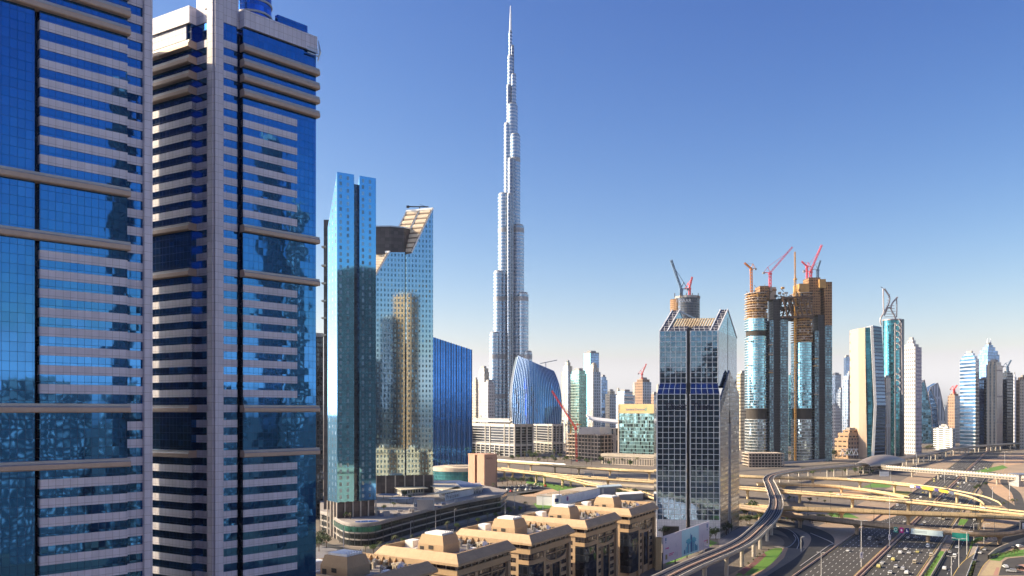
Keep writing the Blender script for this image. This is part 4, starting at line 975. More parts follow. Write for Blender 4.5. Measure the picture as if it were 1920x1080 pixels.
for k in range(5):
    mb = MB(); mb.prism(shrink(q, 1 + .02 * (k % 2)), k * 4.6 + 2, k * 4.6 + 3.2, bottom=True); mb.build('floor_slab', raw, ls)
mb = MB(); mb.prism(shrink(q, .9), 0, 20); mb.build('core', dark_in, ls)
for k in range(12):
    p = q[0].lerp(q[1], k / 11); mb = MB(); mb.box(p.x - .5, p.x + .5, p.y, p.y + 1, 0, 22); mb.build('column', raw, ls)
# tower with EMAAR board behind the white grid tower
ye = 2000
em = thing('unfinished_tower', XY(1288, ye), 'round dark unfinished tower with white lettering behind the white grid tower', 'tower')
c = XY(1289, ye + 30); r_ = X(1312, ye) - X(1289, ye)
mb = MB(); mb.prism(ring(c.x, c.y, r_, n=24), 0, Z(556, ye)); mb.build('shell', facade('emaar_shell', (.10, .10, .11), (.05, .07, .10), 3.5, 6, .75, .7, gm=.6, gr=.2, var=.6), em)
mb = MB(); mb.prism(ring(c.x - 20, c.y + 6, r_ * .7, n=16), 0, Z(558, ye)); mb.build('scaffold_core', rust, em)
mb = MB(); mb.prism(ring(c.x, c.y, r_ * 1.04, n=24), Z(557, ye), Z(553, ye)); mb.build('rim', concrete_g, em)
text('EMAAR', 'lettering', Vector((X(1268, ye), c.y - r_ - 1, Z(566.5, ye))), (1, 0, 0), (0, 0, 1), 11, white_p, em)
for k in range(5):
    mb = MB(); mb.bar(Vector((X(1266 + k * 11, ye), c.y - r_ + 4, Z(557, ye))), Vector((X(1266 + k * 11, ye), c.y - r_ + 4, Z(549, ye))), 1.5); mb.build('post', dk_steel, em)
crane('tower_crane', 'blue grey luffing crane with long steep boom behind the white grid tower', P(1277, 554, ye + 10), P(1277, 546, ye + 10), P(1258, 487, ye), blu_c, wd=5.5, th=2.0)
crane('tower_crane', 'small red crane on the dark round unfinished tower', P(1293, 554, ye + 30), P(1293, 543, ye + 30), P(1298, 519, ye + 24), red_c, wd=4, th=1.3)

# ------------------------------------------------------------------ distant towers
def FM(name, wall, glass, bay, flr, wf, hf, **k): return facade(name, wall, glass, bay, flr, wf, hf, **k)
f_cream = FM('far_cream', (.50, .43, .33), (.12, .13, .15), 6, 7, .45, .55, gm=.6, gr=.2, var=.5)
f_creamv = FM('far_cream_vertical', (.50, .44, .35), (.10, .13, .17), 9, 7, .42, .88, gm=.7, gr=.15)
f_white = FM('far_white_grid', (.52, .50, .49), (.10, .10, .13), 6.6, 8, .48, .5, gm=.5, gr=.2, var=.4)
f_whiteh = FM('far_white_bands', (.66, .66, .66), (.10, .16, .24), 30, 8, .96, .5, gm=.8, gr=.1)
f_teal = FM('far_teal', (.10, .28, .32), (.12, .34, .40), 5, 7, .92, .8, wm=.6, wr=.2, gm=.9, gr=.07, tilt=.02)
f_tealg = FM('far_green_glass', (.30, .38, .33), (.10, .22, .21), 6, 7, .8, .75, gm=.85, gr=.1)
f_blue = FM('far_blue', (.12, .18, .28), (.10, .18, .32), 5, 8, .88, .8, wm=.5, wr=.25, gm=.9, gr=.07, tilt=.02)
f_bluew = FM('far_blue_white', (.60, .62, .65), (.10, .22, .36), 40, 8.4, 1.0, .66, gm=.85, gr=.1)
f_dark = FM('far_dark', (.06, .07, .09), (.05, .07, .10), 5, 7, .7, .7, gm=.7, gr=.15, var=.5)
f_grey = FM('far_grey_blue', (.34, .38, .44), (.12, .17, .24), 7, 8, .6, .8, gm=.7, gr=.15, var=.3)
f_brown = FM('far_brown', (.42, .27, .18), (.12, .09, .08), 7, 8, .6, .55, gm=.1, gr=.8, var=.6)
f_gold = FM('far_gold', (.57, .42, .31), (.35, .24, .13), 46, 16, .12, .3, gm=0, gr=.7, dirt=.05)
NTW = [0]
def ftower(label, u0, uc, u1, Y, vt, mat, side=None, dl=20, dr=20, tiers=(), crown=None, name='distant_tower', cat='tower', z0=0, roof=concrete_g):
    """main shaft on a parallelogram footprint; tiers: (top v, shrink) stacked setbacks; crown: extra builder"""
    t = thing(name, XY(uc, Y), label, cat)
    poly = ccw(fp(u0, uc, u1, Y, dl, dr)); zt = Z(vt, Y)
    if side is None:
        mb = MB(); mb.prism(poly, z0, zt); mb.build('wall', mat, t)
    else:
        C, L, Rr = XY(uc, Y), XY(u0, Y + dl), XY(u1, Y + dr)
        mb = MB(); mb.prism(poly, z0, zt); o = mb.build('wall', mat, t)
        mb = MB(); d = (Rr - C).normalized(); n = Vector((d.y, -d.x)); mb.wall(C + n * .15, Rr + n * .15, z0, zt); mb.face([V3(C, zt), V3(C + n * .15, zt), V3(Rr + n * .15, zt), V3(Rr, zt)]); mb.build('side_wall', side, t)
    cur = zt
    for v, k in tiers:
        zz = Z(v, Y); mb = MB(); mb.prism(shrink(poly, k), cur, zz); mb.build('setback', mat, t); cur = zz
    mb = MB(); mb.prism(shrink(poly, (tiers[-1][1] if tiers else 1) * .6), cur, cur + 3.5 + (zt - z0) * .012); mb.build('roof_plant', roof, t)
    if not tiers:
        mb = MB(); mb.prism(shrink(poly, 1.012), zt - 2, zt + 1.2, bottom=True); mb.build('parapet', roof, t)
    if crown: crown(t, poly, cur, Y)
    return t
def dome(r_px, h_px, mat):
    def f(t, poly, z, Y):
        c = centroid(poly); r = r_px / F * Y; h = h_px / F * Y; mb = MB(); n = 7
        rs = [ring(c.x, c.y, max(.3, r * math.cos(math.pi / 2 * k / n)), n=16) for k in range(n + 1)]; zs = [z + h * math.sin(math.pi / 2 * k / n) for k in range(n + 1)]
        for k in range(n): mb.frustum(rs[k], zs[k], rs[k + 1], zs[k + 1])
        mb.build('dome', mat, t)
    return f
def mast(h_px, w_=1.5, n=1, mat=None):
    def f(t, poly, z, Y):
        c = centroid(poly)
        for k in range(n):
            mb = MB(); p = V3(c + Vector(((k - (n - 1) / 2) * 8, 0)), z); mb.tube([p, p + Vector((0, 0, h_px / F * Y))], [w_, w_ * .3], 6); mb.build('mast', mat or steel, t)
    return f
# behind the spire tower and the curved building
ftower('slim cream apartment tower left of the spire tower, shorter of two', 885, 892, 898, 2250, 716, f_cream, tiers=((711, .7),))
ftower('cream and green apartment tower touching the left side of the spire tower', 897, 908, 917, 2200, 697, f_creamv, tiers=((690, .85),))
ftower('low round fronted cream block at the foot of the spire tower', 905, 915, 928, 2100, 722, f_white, tiers=((716, .8),))
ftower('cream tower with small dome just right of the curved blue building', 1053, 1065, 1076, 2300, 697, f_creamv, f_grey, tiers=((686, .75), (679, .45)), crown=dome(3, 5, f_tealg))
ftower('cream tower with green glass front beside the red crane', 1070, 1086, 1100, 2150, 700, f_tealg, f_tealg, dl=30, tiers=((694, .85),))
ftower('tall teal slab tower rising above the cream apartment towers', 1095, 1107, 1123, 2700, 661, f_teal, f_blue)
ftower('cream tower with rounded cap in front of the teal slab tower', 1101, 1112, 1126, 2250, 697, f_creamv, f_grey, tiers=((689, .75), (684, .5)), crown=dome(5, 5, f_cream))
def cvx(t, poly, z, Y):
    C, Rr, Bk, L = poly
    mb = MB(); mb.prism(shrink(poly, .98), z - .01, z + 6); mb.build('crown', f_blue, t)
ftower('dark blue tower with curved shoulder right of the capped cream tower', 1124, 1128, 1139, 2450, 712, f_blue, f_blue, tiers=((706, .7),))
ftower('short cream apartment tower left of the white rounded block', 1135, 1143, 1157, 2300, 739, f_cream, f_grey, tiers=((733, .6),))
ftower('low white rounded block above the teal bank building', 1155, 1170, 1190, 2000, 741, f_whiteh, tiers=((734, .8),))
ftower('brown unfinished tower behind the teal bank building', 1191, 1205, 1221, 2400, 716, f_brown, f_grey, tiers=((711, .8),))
crane('tower_crane', 'thin red crane on the brown tower behind the teal bank building', P(1204, 712, 2410), P(1204, 703, 2410), P(1212, 682, 2405), red_c, wd=3.4, th=.9)
ftower('narrow pale brown block between the bank building and the white grid tower', 1221, 1226, 1233, 2350, 738, f_brown)
ftower('cream office tower right behind the white grid tower', 1380, 1388, 1407, 1900, 703, FM('far_cream_rows', (.66, .56, .38), (.20, .16, .12), 5, 7.5, .8, .45, gm=.3, gr=.4), tiers=((699, .8),))
ftower('teal glass block seen between the two unfinished towers', 1476, 1479, 1494, 2100, 706, f_teal, tiers=((703, .9),))
# dark neighbours left of the slant roofed towers
ftower('dark glass block squeezed between the striped tower and the narrow service shaft', 540, 560, 606, 690, 625, FM('dark_neighbour', (.035, .035, .04), (.05, .07, .09), 3, 4, .7, .7, gm=.7, gr=.1, var=.5), None, dl=40, dr=12)
for u, Y, v, m_, nm in ((520, 900, 700, f_cream, 'cream block'), (470, 1100, 660, f_tealg, 'green glass block'), (560, 1400, 745, f_white, 'white block'), (430, 1500, 700, f_brown, 'brown block'), (330, 1200, 690, f_grey, 'grey block'), (500, 2200, 735, f_creamv, 'cream ribbed block')):
    ftower(nm + ' hidden behind the striped towers', u - 26, u, u + 30, Y, v, m_, None, dl=30, dr=25)
# right of the unfinished towers
ftower('grey blue tower right beside the right unfinished tower', 1558, 1566, 1577, 2500, 702, f_grey)
ftower('pale low tower in front of the grey blue towers', 1556, 1566, 1576, 2100, 765, f_white, tiers=((760, .8),))
ftower('slim blue glass tower behind the grey blue group', 1582, 1586, 1594, 3000, 669, f_blue, f_blue)
ftower('slim white tower behind the grey blue group', 1594, 1600, 1610, 2900, 661, FM('far_plain_white', (.72, .72, .74), (.3, .34, .4), 14, 9, .25, .5, gm=.4), f_grey, tiers=((655, .9),))
ftower('grey blue apartment tower with stepped top, left one of two', 1568, 1576, 1586, 2450, 736, f_grey, tiers=((730, .7),))
ftower('grey blue apartment tower with stepped top, right one of two', 1579, 1590, 1608, 2400, 712, f_grey, f_grey, tiers=((704, .8), (699, .4)))
ftower('tan low building with white truss entrance left of the gold edged tower', 1565, 1590, 1625, 1560, 822, FM('mall_wall', (.46, .30, .18), (.10, .08, .07), 9, 9, .7, .3, gm=.2), f_brown, tiers=((812, .8), (806, .5)), name='low_building', cat='building')
tg = P(1585, 850, 1540)
tt = thing('truss_gate', (tg.x, tg.y, 0), 'white zigzag truss footbridge at the tan low building', 'footbridge')
mb = MB(); x0, x1 = X(1576, 1535), X(1609, 1535); za_, zb__ = Z(853, 1535), Z(842, 1535)
mb.bar((x0, 1535, za_), (x1, 1535, za_), 1.2); mb.bar((x0, 1535, zb__), (x1, 1535, zb__), 1.2)
for k in range(4):
    a = x0 + (x1 - x0) * k / 4; b = x0 + (x1 - x0) * (k + 1) / 4; mb.bar((a, 1535, za_), ((a + b) / 2, 1535, zb__), .9); mb.bar(((a + b) / 2, 1535, zb__), (b, 1535, za_), .9)
mb.build('truss', white_p, tt)
# angular gold and blue tower
ya = 1560
at = thing('bent_tower', XY(1635, ya), 'bent tower with sunlit gold side, dark glass strip and dark blue front', 'tower')
def bent(u_lo0, u_lo1, u_mid0, u_mid1, u_hi0, u_hi1, y0, y1, d0, d1, vt0, vt1, vm, mat, nm):
    mb = MB(); rows = []
    for ua, ub, va, vb in ((u_lo0, u_lo1, None, None), (u_mid0, u_mid1, vm, vm), (u_hi0, u_hi1, vt0, vt1)):
        za = 0 if va is None else Z(va, y0); zb = 0 if vb is None else Z(vb, y1)
        a, b = Vector((X(ua, y0), y0, za)), Vector((X(ub, y1), y1, zb)); rows.append([a, b, b + Vector((d1[0], d1[1], 0)), a + Vector((d0[0], d0[1], 0))])
    for i in range(2):
        u = 0
        for k in range(4):
            j = (k + 1) % 4; L = (rows[i][j] - rows[i][k]).length
            mb.face([rows[i][k], rows[i][j], rows[i + 1][j], rows[i + 1][k]], [(u, rows[i][k].z), (u + L, rows[i][j].z), (u + L, rows[i + 1][j].z), (u, rows[i + 1][k].z)]); u += L
    mb.face(rows[2]); mb.build(nm, mat, at)
bent(1610, 1626, 1610, 1624, 1609.5, 1622, ya + 10, ya, (0, 40), (0, 40), 616, 614, 760, f_gold, 'gold_wall')
bent(1626, 1634, 1627, 1636, 1622, 1632, ya, ya - 2, (0, 40), (0, 40), 614, 613, 760, FM('strip_teal', (.05, .18, .24), (.04, .20, .28), 6, 7, .9, .9, gm=.85), 'glass_strip')
bent(1634, 1639, 1639, 1644, 1632, 1637, ya - 3, ya - 4, (0, 40), (0, 40), 612, 610, 760, white_p, 'white_fin')
bent(1639, 1659, 1644, 1661, 1637, 1653, ya - 3, ya + 14, (0, 40), (0, 40), 610, 613, 760, FM('bent_front', (.10, .14, .20), (.05, .10, .18), 30, 6.5, 1, .7, gm=.85, gr=.08), 'front_wall')
# teal tower with twisting crown
yt = 1640
ctw = thing('crowned_tower', XY(1672, yt), 'round teal tower with twisting white ribbons and open horned crown', 'tower')
cc = XY(1671, yt + 25); rr_ = X(1683, yt) - X(1671, yt)
mb = MB(); mb.prism(ring(cc.x, cc.y, rr_ * 1.25, n=28), 0, Z(598, yt)); mb.build('glass_shaft', FM('round_teal', (.06, .16, .20), (.06, .24, .30), 5, 5.5, .95, .8, wm=.6, wr=.2, gm=.9, gr=.07), ctw)
mb = MB(); mb.prism(ring(cc.x + 15, cc.y + 6, rr_ * 1.0, n=24), 0, Z(596, yt)); mb.build('dark_shaft', dark_glass, ctw)
ribbon_m = plain('ribbon_white', (.38, .34, .34), .5, .2)
mb = MB(); mb.prism(ring(cc.x + 2, cc.y, rr_ * 1.45, n=28), Z(599, yt), Z(596.5, yt)); mb.build('rim', ribbon_m, ctw)
def cp(u, v, dy=0): return P(u, v, yt + dy)
for pts, rad in ((((1652, 610), (1651, 598), (1658, 585), (1666, 570), (1668, 558), (1664, 550), (1658, 541)), 1.6), (((1680, 600), (1676, 590), (1672, 583), (1671, 574), (1675, 566), (1683, 557)), 1.6),
                 (((1657, 590), (1656.5, 570), (1656, 541)), 1.3), (((1681, 595), (1681.5, 578), (1681, 557)), 1.3), (((1658, 592), (1667, 576), (1677, 592)), 1.2)):
    mb = MB(); mb.tube(smooth_path([cp(u, v, 10) for u, v in pts], 6), rad, 6); mb.build('crown_ribbon', ribbon_m, ctw)
for k in range(9):
    v = 594 - k * 5.2; w_ = 1 - k / 11; mb = MB(); mb.bar(cp(1668 - 10 * w_, v, 18), cp(1669 + (12 if k < 5 else 0) * w_, v, 18), 1.0); mb.build('crown_beam', ribbon_m, ctw)
mb = MB(); mb.bar(cp(1655, 540, 10), cp(1651.5, 538, 10), .9); mb.build('horn_tip', dk_steel, ctw)
for k in range(12):
    v = 606 + k * 11.5; 
    if 655 < v < 690: continue
    mb = MB(); mb.tube(smooth_path([cp(1679, v, 4), cp(1682, v + 4, -4), cp(1688, v - 2, 2), cp(1684, v - 8, 6)], 4), 1.0, 5); mb.build('twist_ribbon', ribbon_m, ctw)
mb = MB(); mb.tube([cp(1678, 605, -1), cp(1679, 860, -1)], 1.2, 5); mb.tube([cp(1690, 605, 4), cp(1692, 740, 4)], 1.2, 5); mb.build('edge_ribbon', ribbon_m, ctw)
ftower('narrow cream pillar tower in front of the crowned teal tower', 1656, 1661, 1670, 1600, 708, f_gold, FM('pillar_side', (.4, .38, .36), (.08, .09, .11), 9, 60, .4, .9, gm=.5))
ftower('white tower with square windows and stepped top right of the crowned tower', 1690, 1716, 1728, 1720, 650, f_white, FM('white_shaded_side', (.40, .36, .42), (.12, .12, .17), 6.6, 8, .5, .5, gm=.5), dl=45, dr=20, tiers=((644, .72), (636, .42)), crown=mast(6))  # right side is the white grid darkened and purpled to paint its shade
# angular glass shards
def shard(label, pts, Y, d, mats):
    t = thing('shard_tower', XY(pts[0][0], Y), label, 'tower')
    fr = [Vector((X(u, Y), Y, max(0, Z(v, Y)))) for u, v in pts]; c = sum(fr, Vector()) / len(fr)
    bk_ = [p + Vector((d * .2, d, 0)) for p in fr]
    mb = MB(); mb.face(fr, [(p.x, p.z) for p in fr]); mb.face(bk_[::-1]); mb.build('front_wall', mats[0], t)
    mb = MB()
    for i in range(len(fr)):
        j = (i + 1) % len(fr); mb.face([fr[j], fr[i], bk_[i], bk_[j]])
    mb.build('side_wall', mats[1], t)
    mb = MB()
    for i in range(len(fr)): mb.bar(fr[i] + Vector((0, -.5, 0)), fr[(i + 1) % len(fr)] + Vector((0, -.5, 0)), 1.3)
    mb.build('edge_trim', ribbon_m, t); return t
f_shard = FM('shard_glass', (.16, .26, .34), (.10, .22, .32), 6, 7, .9, .85, wm=.5, wr=.2, gm=.9, gr=.07, tilt=.03)
shard('dark teal pointed shard tower left of the pale slanted tower', [(1726, 832), (1750, 832), (1746, 770), (1733, 712), (1728, 718)], 1980, 40, (f_shard, f_dark))
shard('blue glass wedge between the two shard towers', [(1741, 832), (1762, 832), (1757, 760), (1745, 727), (1741, 735)], 2060, 40, (f_blue, f_blue))
shard('pale slanted tower with curved peak right of the dark shard', [(1756, 832), (1777, 832), (1770, 770), (1762, 730), (1758, 718), (1743, 727), (1754, 748), (1757, 790)], 2120, 40, (FM('shard_white', (.62, .64, .70), (.30, .38, .48), 7, 60, .3, .9, gm=.6), f_shard))
ftower('brown unfinished tower right of the pale slanted tower', 1777, 1790, 1800, 2300, 742, f_brown, f_grey, tiers=((738, .7),))
crane('tower_crane', 'tiny red crane on the brown unfinished tower at the right', P(1789, 738, 2310), P(1789, 732, 2310), P(1795, 722, 2305), red_c, wd=3, th=1.2)
ftower('low white office block with strip windows below the brown unfinished tower', 1750, 1786, 1791, 1870, 803, FM('low_white', (.74, .73, .68), (.14, .16, .18), 21, 4.6, .74, .5, gm=.4), f_grey, dl=60, dr=10, tiers=((799, .45),))
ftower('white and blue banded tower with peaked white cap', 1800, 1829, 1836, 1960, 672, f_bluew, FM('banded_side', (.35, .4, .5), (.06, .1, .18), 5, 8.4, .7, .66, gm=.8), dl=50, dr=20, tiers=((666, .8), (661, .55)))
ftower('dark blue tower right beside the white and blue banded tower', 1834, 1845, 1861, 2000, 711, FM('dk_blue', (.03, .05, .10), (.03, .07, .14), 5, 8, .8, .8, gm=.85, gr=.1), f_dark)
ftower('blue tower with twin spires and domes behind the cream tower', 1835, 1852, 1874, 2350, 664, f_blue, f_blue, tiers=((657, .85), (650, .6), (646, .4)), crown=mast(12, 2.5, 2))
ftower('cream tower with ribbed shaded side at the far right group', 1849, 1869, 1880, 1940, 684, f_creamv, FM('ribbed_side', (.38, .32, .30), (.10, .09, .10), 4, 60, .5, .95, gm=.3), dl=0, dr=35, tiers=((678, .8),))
ftower('dark unfinished tower with ragged top near the right edge', 1877, 1888, 1900, 2000, 702, f_dark, f_dark, tiers=((698, .9), (695, .5)))
crane('tower_crane', 'small dark crane on the dark tower near the right edge', P(1889, 697, 2010), P(1889, 690, 2010), P(1896, 675, 2008), blu_c, wd=3, th=1.2)
ftower('slim pale tower between the dark tower and the right edge', 1899, 1902, 1906, 2200, 706, FM('slim_pale', (.62, .62, .66), (.3, .33, .4), 8, 9, .4, .6, gm=.4), tiers=((701, .4),))
ftower('tan unfinished tower cut by the right picture edge', 1905, 1912, 1940, 1960, 712, f_brown, f_cream, tiers=((707, .8),))

sk_ = random.Random(31)
for lo_u, hi_u, n_, vlo, vhi in ((886, 926, 4, 735, 760), (1050, 1236, 17, 728, 762), (1384, 1406, 2, 740, 760), (1478, 1494, 1, 750, 760), (1560, 1612, 7, 735, 770), (1728, 1800, 8, 745, 775), (1836, 1916, 8, 720, 765)):
    for k in range(n_):
        u = lo_u + (hi_u - lo_u) * (k + sk_.random()) / n_; Y = sk_.uniform(3300, 4600); w_ = sk_.uniform(5, 11); v = sk_.uniform(vlo - 14, vhi - 6)
        t = thing('hazy_tower', XY(u, Y), 'small pale tower in the hazy skyline far behind the named towers', 'tower', 'hazy towers along the far skyline')
        q = ccw(fp(u - w_ / 2, u + w_ * sk_.uniform(-.2, .3), u + w_ / 2, Y, 40, 30)); m_ = sk_.choice([f_grey, f_cream, f_white, f_blue, f_grey, f_creamv]); mb = MB(); mb.prism(q, 0, Z(v, Y)); mb.build('wall', m_, t)
        mb = MB(); mb.prism(shrink(q, sk_.uniform(.4, .75)), Z(v, Y), Z(v - sk_.uniform(2, 7), Y)); mb.build('setback', m_, t)

# ------------------------------------------------------------------ the highway (s along, q to the right)
HO = Vector((186, 456)); hd_ = Vector((.518, .855)).normalized(); hq = Vector((hd_.y, -hd_.x))
def hw(s, q, z=0): return V3(HO + hd_ * s + hq * q, z)
def strip(name, q0, q1, s0, s1, z, mat, label, cat, kind='structure'):
    mb = MB(); mb.face([hw(s0, q0, z), hw(s0, q1, z), hw(s1, q1, z), hw(s1, q0, z)]); return tag(mb.build(name, mat), label, cat, kind=kind)
strip('sand_verge', -60, 120, -120, 1500, .004, ground_mat('roadside', (.40, .28, .18), (.24, .19, .14), .015, .3), 'sandy ground beside the highway', 'sand')
strip('highway', -29, -1.6, -120, 3200, .012, asphalt, 'left carriageway of the wide highway', 'road')
strip('highway', 1.6, 27, -120, 3200, .012, asphalt, 'right carriageway of the wide highway', 'road')
strip('service_road', 33.5, 46, -120, 900, .012, asphalt_dark_shade, 'service road right of the highway', 'road')
strip('grass_verge', 29.4, 32.6, -120, 110, .016, grass_m, 'grass strip between highway and service road', 'grass', 'stuff')
for s0, s1 in ((-120, 3000),):
    mb = MB()
    for q in (-25, -21.4, -17.8, -14.2, -10.6, -7, 5.2, 8.8, 12.4, 16, 19.6, 23.2):
        s = -60 + rnd.uniform(0, 4)
        while s < 1400:
            mb.face([hw(s, q - .12, .02), hw(s, q + .12, .02), hw(s + 4, q + .12, .02), hw(s + 4, q - .12, .02)]); s += 11
    for q in (39.5,):
        s = -60
        while s < 500: mb.face([hw(s, q - .12, .02), hw(s, q + .12, .02), hw(s + 4, q + .12, .02), hw(s + 4, q - .12, .02)]); s += 11
    tag(mb.build('road_marking', white_p), 'white dashed lane lines of the highway', 'road marking', kind='structure')
    mb = MB()
    for q in (-28.2, -2.6, 2.6, 26.2, 34.3, 45.2): mb.face([hw(-60, q - .12, .02), hw(-60, q + .12, .02), hw(2400, q + .12, .02), hw(2400, q - .12, .02)])
    tag(mb.build('road_marking', yellow_line), 'yellow edge lines of the highway', 'road marking', kind='structure')
def wall_strip(name, label, q0, s0, s1, hgt, wd, mat, cat='barrier'):
    mb = MB(); mb.sweep([hw(s0, q0), hw(s1, q0)], [(-wd / 2, 0), (-wd / 2, hgt * .4), (-wd * .25, hgt), (wd * .25, hgt), (wd / 2, hgt * .4), (wd / 2, 0)]); return tag(mb.build(name, mat), label, cat)
pinkc = plain('pinkish_concrete', (.48, .33, .25), .85)
wall_strip('crash_barrier', 'concrete barrier along the left side of the highway median', -1.2, -100, 2400, 1.0, .8, pinkc)
wall_strip('crash_barrier', 'concrete barrier along the right side of the highway median', 1.2, -100, 2400, 1.0, .8, pinkc)
wall_strip('crash_barrier', 'concrete barrier at the left outer edge of the highway', -29.6, -100, 900, .9, .7, pinkc)
wall_strip('crash_barrier', 'concrete barrier between highway and grass strip', 28.2, -100, 900, .9, .7, concrete)
wall_strip('retaining_wall', 'pale wall between grass strip and service road', 33.1, -100, 110, 1.6, .6, concrete, 'wall')
strip('median', -.8, .8, -120, 2400, .02, dark_metal, 'dark median strip of the highway', 'median')
strip('red_kerb_strip', 26.9, 28.0, -100, 60, .05, redpave, 'pink kerb strip right of the highway', 'kerb')
wall_strip('guard_rail', 'white guard rail right of the service road', 49, -100, 140, 1.1, .3, white_p)
strip('pavement', 46, 48.6, -100, 160, .02, paving, 'pale paved strip beside the service road', 'pavement')

# ------------------------------------------------------------------ ground patches by zone
def patch(name, uvs, z, mat, label, cat, kind='structure'): return sheet(name, gp(*uvs), z, mat, label, kind, cat)
patch('park_lawn', [(1424, 1046), (1435, 1035), (1448, 1029), (1467, 1026), (1466, 1036), (1452, 1052), (1436, 1066), (1404, 1079), (1378, 1079), (1395, 1066), (1418, 1058)], .02, grass_m, 'bright lawn patch between the metro piers and the slip road', 'lawn', 'stuff')
flower = ground_mat('magenta_flowers', (.22, .03, .10), (.08, .10, .03), .25, 2.0)
patch('flower_bed', [(1404, 1061), (1418, 1046), (1433, 1037), (1437, 1041), (1424, 1054), (1410, 1066)], .03, flower, 'magenta flower bed beside the lawn below the metro', 'flower bed', 'stuff')
patch('flower_bed', [(1382, 1073), (1398, 1063), (1412, 1064), (1394, 1078)], .03, flower, 'magenta flower bed at the bottom edge under the metro', 'flower bed', 'stuff')
patch('sand_path', [(1466, 1027), (1478, 1027), (1470, 1046), (1450, 1064), (1424, 1079), (1408, 1079), (1440, 1062), (1458, 1046)], .015, sand, 'orange sand edge beside the lawn', 'sand')
patch('slip_road', [(1478, 1027), (1510, 1027), (1500, 1040), (1462, 1079), (1428, 1079), (1458, 1058)], .012, ground_mat('slip_grey', (.19, .16, .12), (.15, .13, .11), .05, .8), 'grey slip road left of the highway', 'road')
def road(name, pts, wd, z, mat, label):
    mb = MB(); mb.sweep(smooth_path(pts, 10), [(wd / 2, z), (-wd / 2, z)][::-1]); o = mb.build(name, mat); return tag(o, label, 'road', kind='structure')
road('access_road', [G(1440, 1100), G(1478, 1074), G(1520, 1045), G(1541, 1020), G(1538, 1003), G(1510, 990), G(1470, 980), G(1420, 972)], 15, .02, asphalt_dark_shade, 'dark curving access road left of the highway')
road('loop_road', [G(1400, 985), G(1440, 988), G(1470, 994), G(1488, 1005), G(1494, 1017), G(1490, 1028)], 9, .024, asphalt_dark_shade, 'narrow loop road below the metro viaduct')
road('loop_road', [G(1400, 1003), G(1440, 1000), G(1470, 1008), G(1478, 1020), G(1462, 1027), G(1430, 1023)], 5, .028, asphalt, 'inner loop road round the metro pier')
for pts, lb in (([G(1400, 981), G(1442, 984.5), G(1474, 991), G(1492, 1003), G(1498, 1018), G(1494, 1030)], 'outer kerb of the loop road'), ([G(1452, 1026), G(1478, 1026), G(1492, 1012), G(1488, 1003)], 'inner kerb of the loop road'),
                ([G(1520, 1000), G(1560, 1018), G(1552, 1025), G(1500, 1062)], 'kerb between the access road and the shaded island')):
    mb = MB(); mb.sweep(smooth_path(pts, 8), [(-.25, 0), (-.25, .35), (.25, .35), (.25, 0)]); tag(mb.build('kerb', concrete_g), lb, 'kerb', kind='structure')
# bottom right ramp and turning circle
ramp = [G(1800, 1100), G(1822, 1060), G(1845, 1040), G(1870, 1022), G(1900, 1010), G(1935, 1003)]
road('ramp_road', ramp, 11, .03, asphalt, 'ramp road curving to the right edge')
for d in (-5.6, 5.6):
    mb = MB(); mb.sweep(smooth_path(ramp, 10), [(d - .15, .04), (d + .15, .04)]); tag(mb.build('road_marking', yellow_line), 'yellow edge line of the ramp road, %s side' % ('left' if d < 0 else 'right'), 'road marking', kind='structure')
mb = MB(); mb.sweep(smooth_path([G(1853, 1048), G(1868, 1036), G(1890, 1026), G(1925, 1013)], 8), [(-.3, 0), (-.3, 2.6), (.3, 2.6), (.3, 0)]); tag(mb.build('ramp_wall', concrete), 'pale curved wall right of the ramp road', 'wall')
patch('grass_bank', [(1820, 1030), (1826, 1019), (1850, 1007), (1890, 1003), (1920, 998), (1920, 992), (1840, 1004), (1822, 1012), (1818, 1027)], .03, grass_m, 'green bank left of the ramp road', 'grass', 'stuff')
patch('grass_bank', [(1855, 1050), (1880, 1038), (1920, 1030), (1920, 1042), (1885, 1045), (1875, 1052)], .03, grass_m, 'green bank inside the turning circle', 'grass', 'stuff')
patch('paved_forecourt', [(1838, 1079), (1858, 1050), (1880, 1053), (1872, 1079)], .02, ground_mat('yellow_paving', (.42, .33, .18), (.36, .28, .17), .08, .6), 'yellowish paved wedge at the bottom right', 'pavement')
patch('turning_circle', [(1872, 1079), (1880, 1053), (1890, 1047), (1930, 1043), (1930, 1079)], .016, asphalt, 'asphalt turning circle in the bottom right corner', 'road')
patch('red_paving', [(1862, 1079), (1868, 1064), (1874, 1064), (1871, 1079)], .03, redpave, 'red paved strip beside the turning circle', 'pavement')
patch('red_paving', [(1906, 1068), (1910, 1059), (1935, 1056), (1935, 1074)], .03, redpave, 'red paved island in the turning circle', 'pavement')
tag(sheet('hedge_bed', [hw(-80, 49.4).xy, hw(-80, 52.4).xy, hw(70, 51.2).xy, hw(70, 49.4).xy], .03, grass_m, 'planted bed beside the guard rail', 'stuff', 'planting'), 'planted bed beside the guard rail', 'planting')
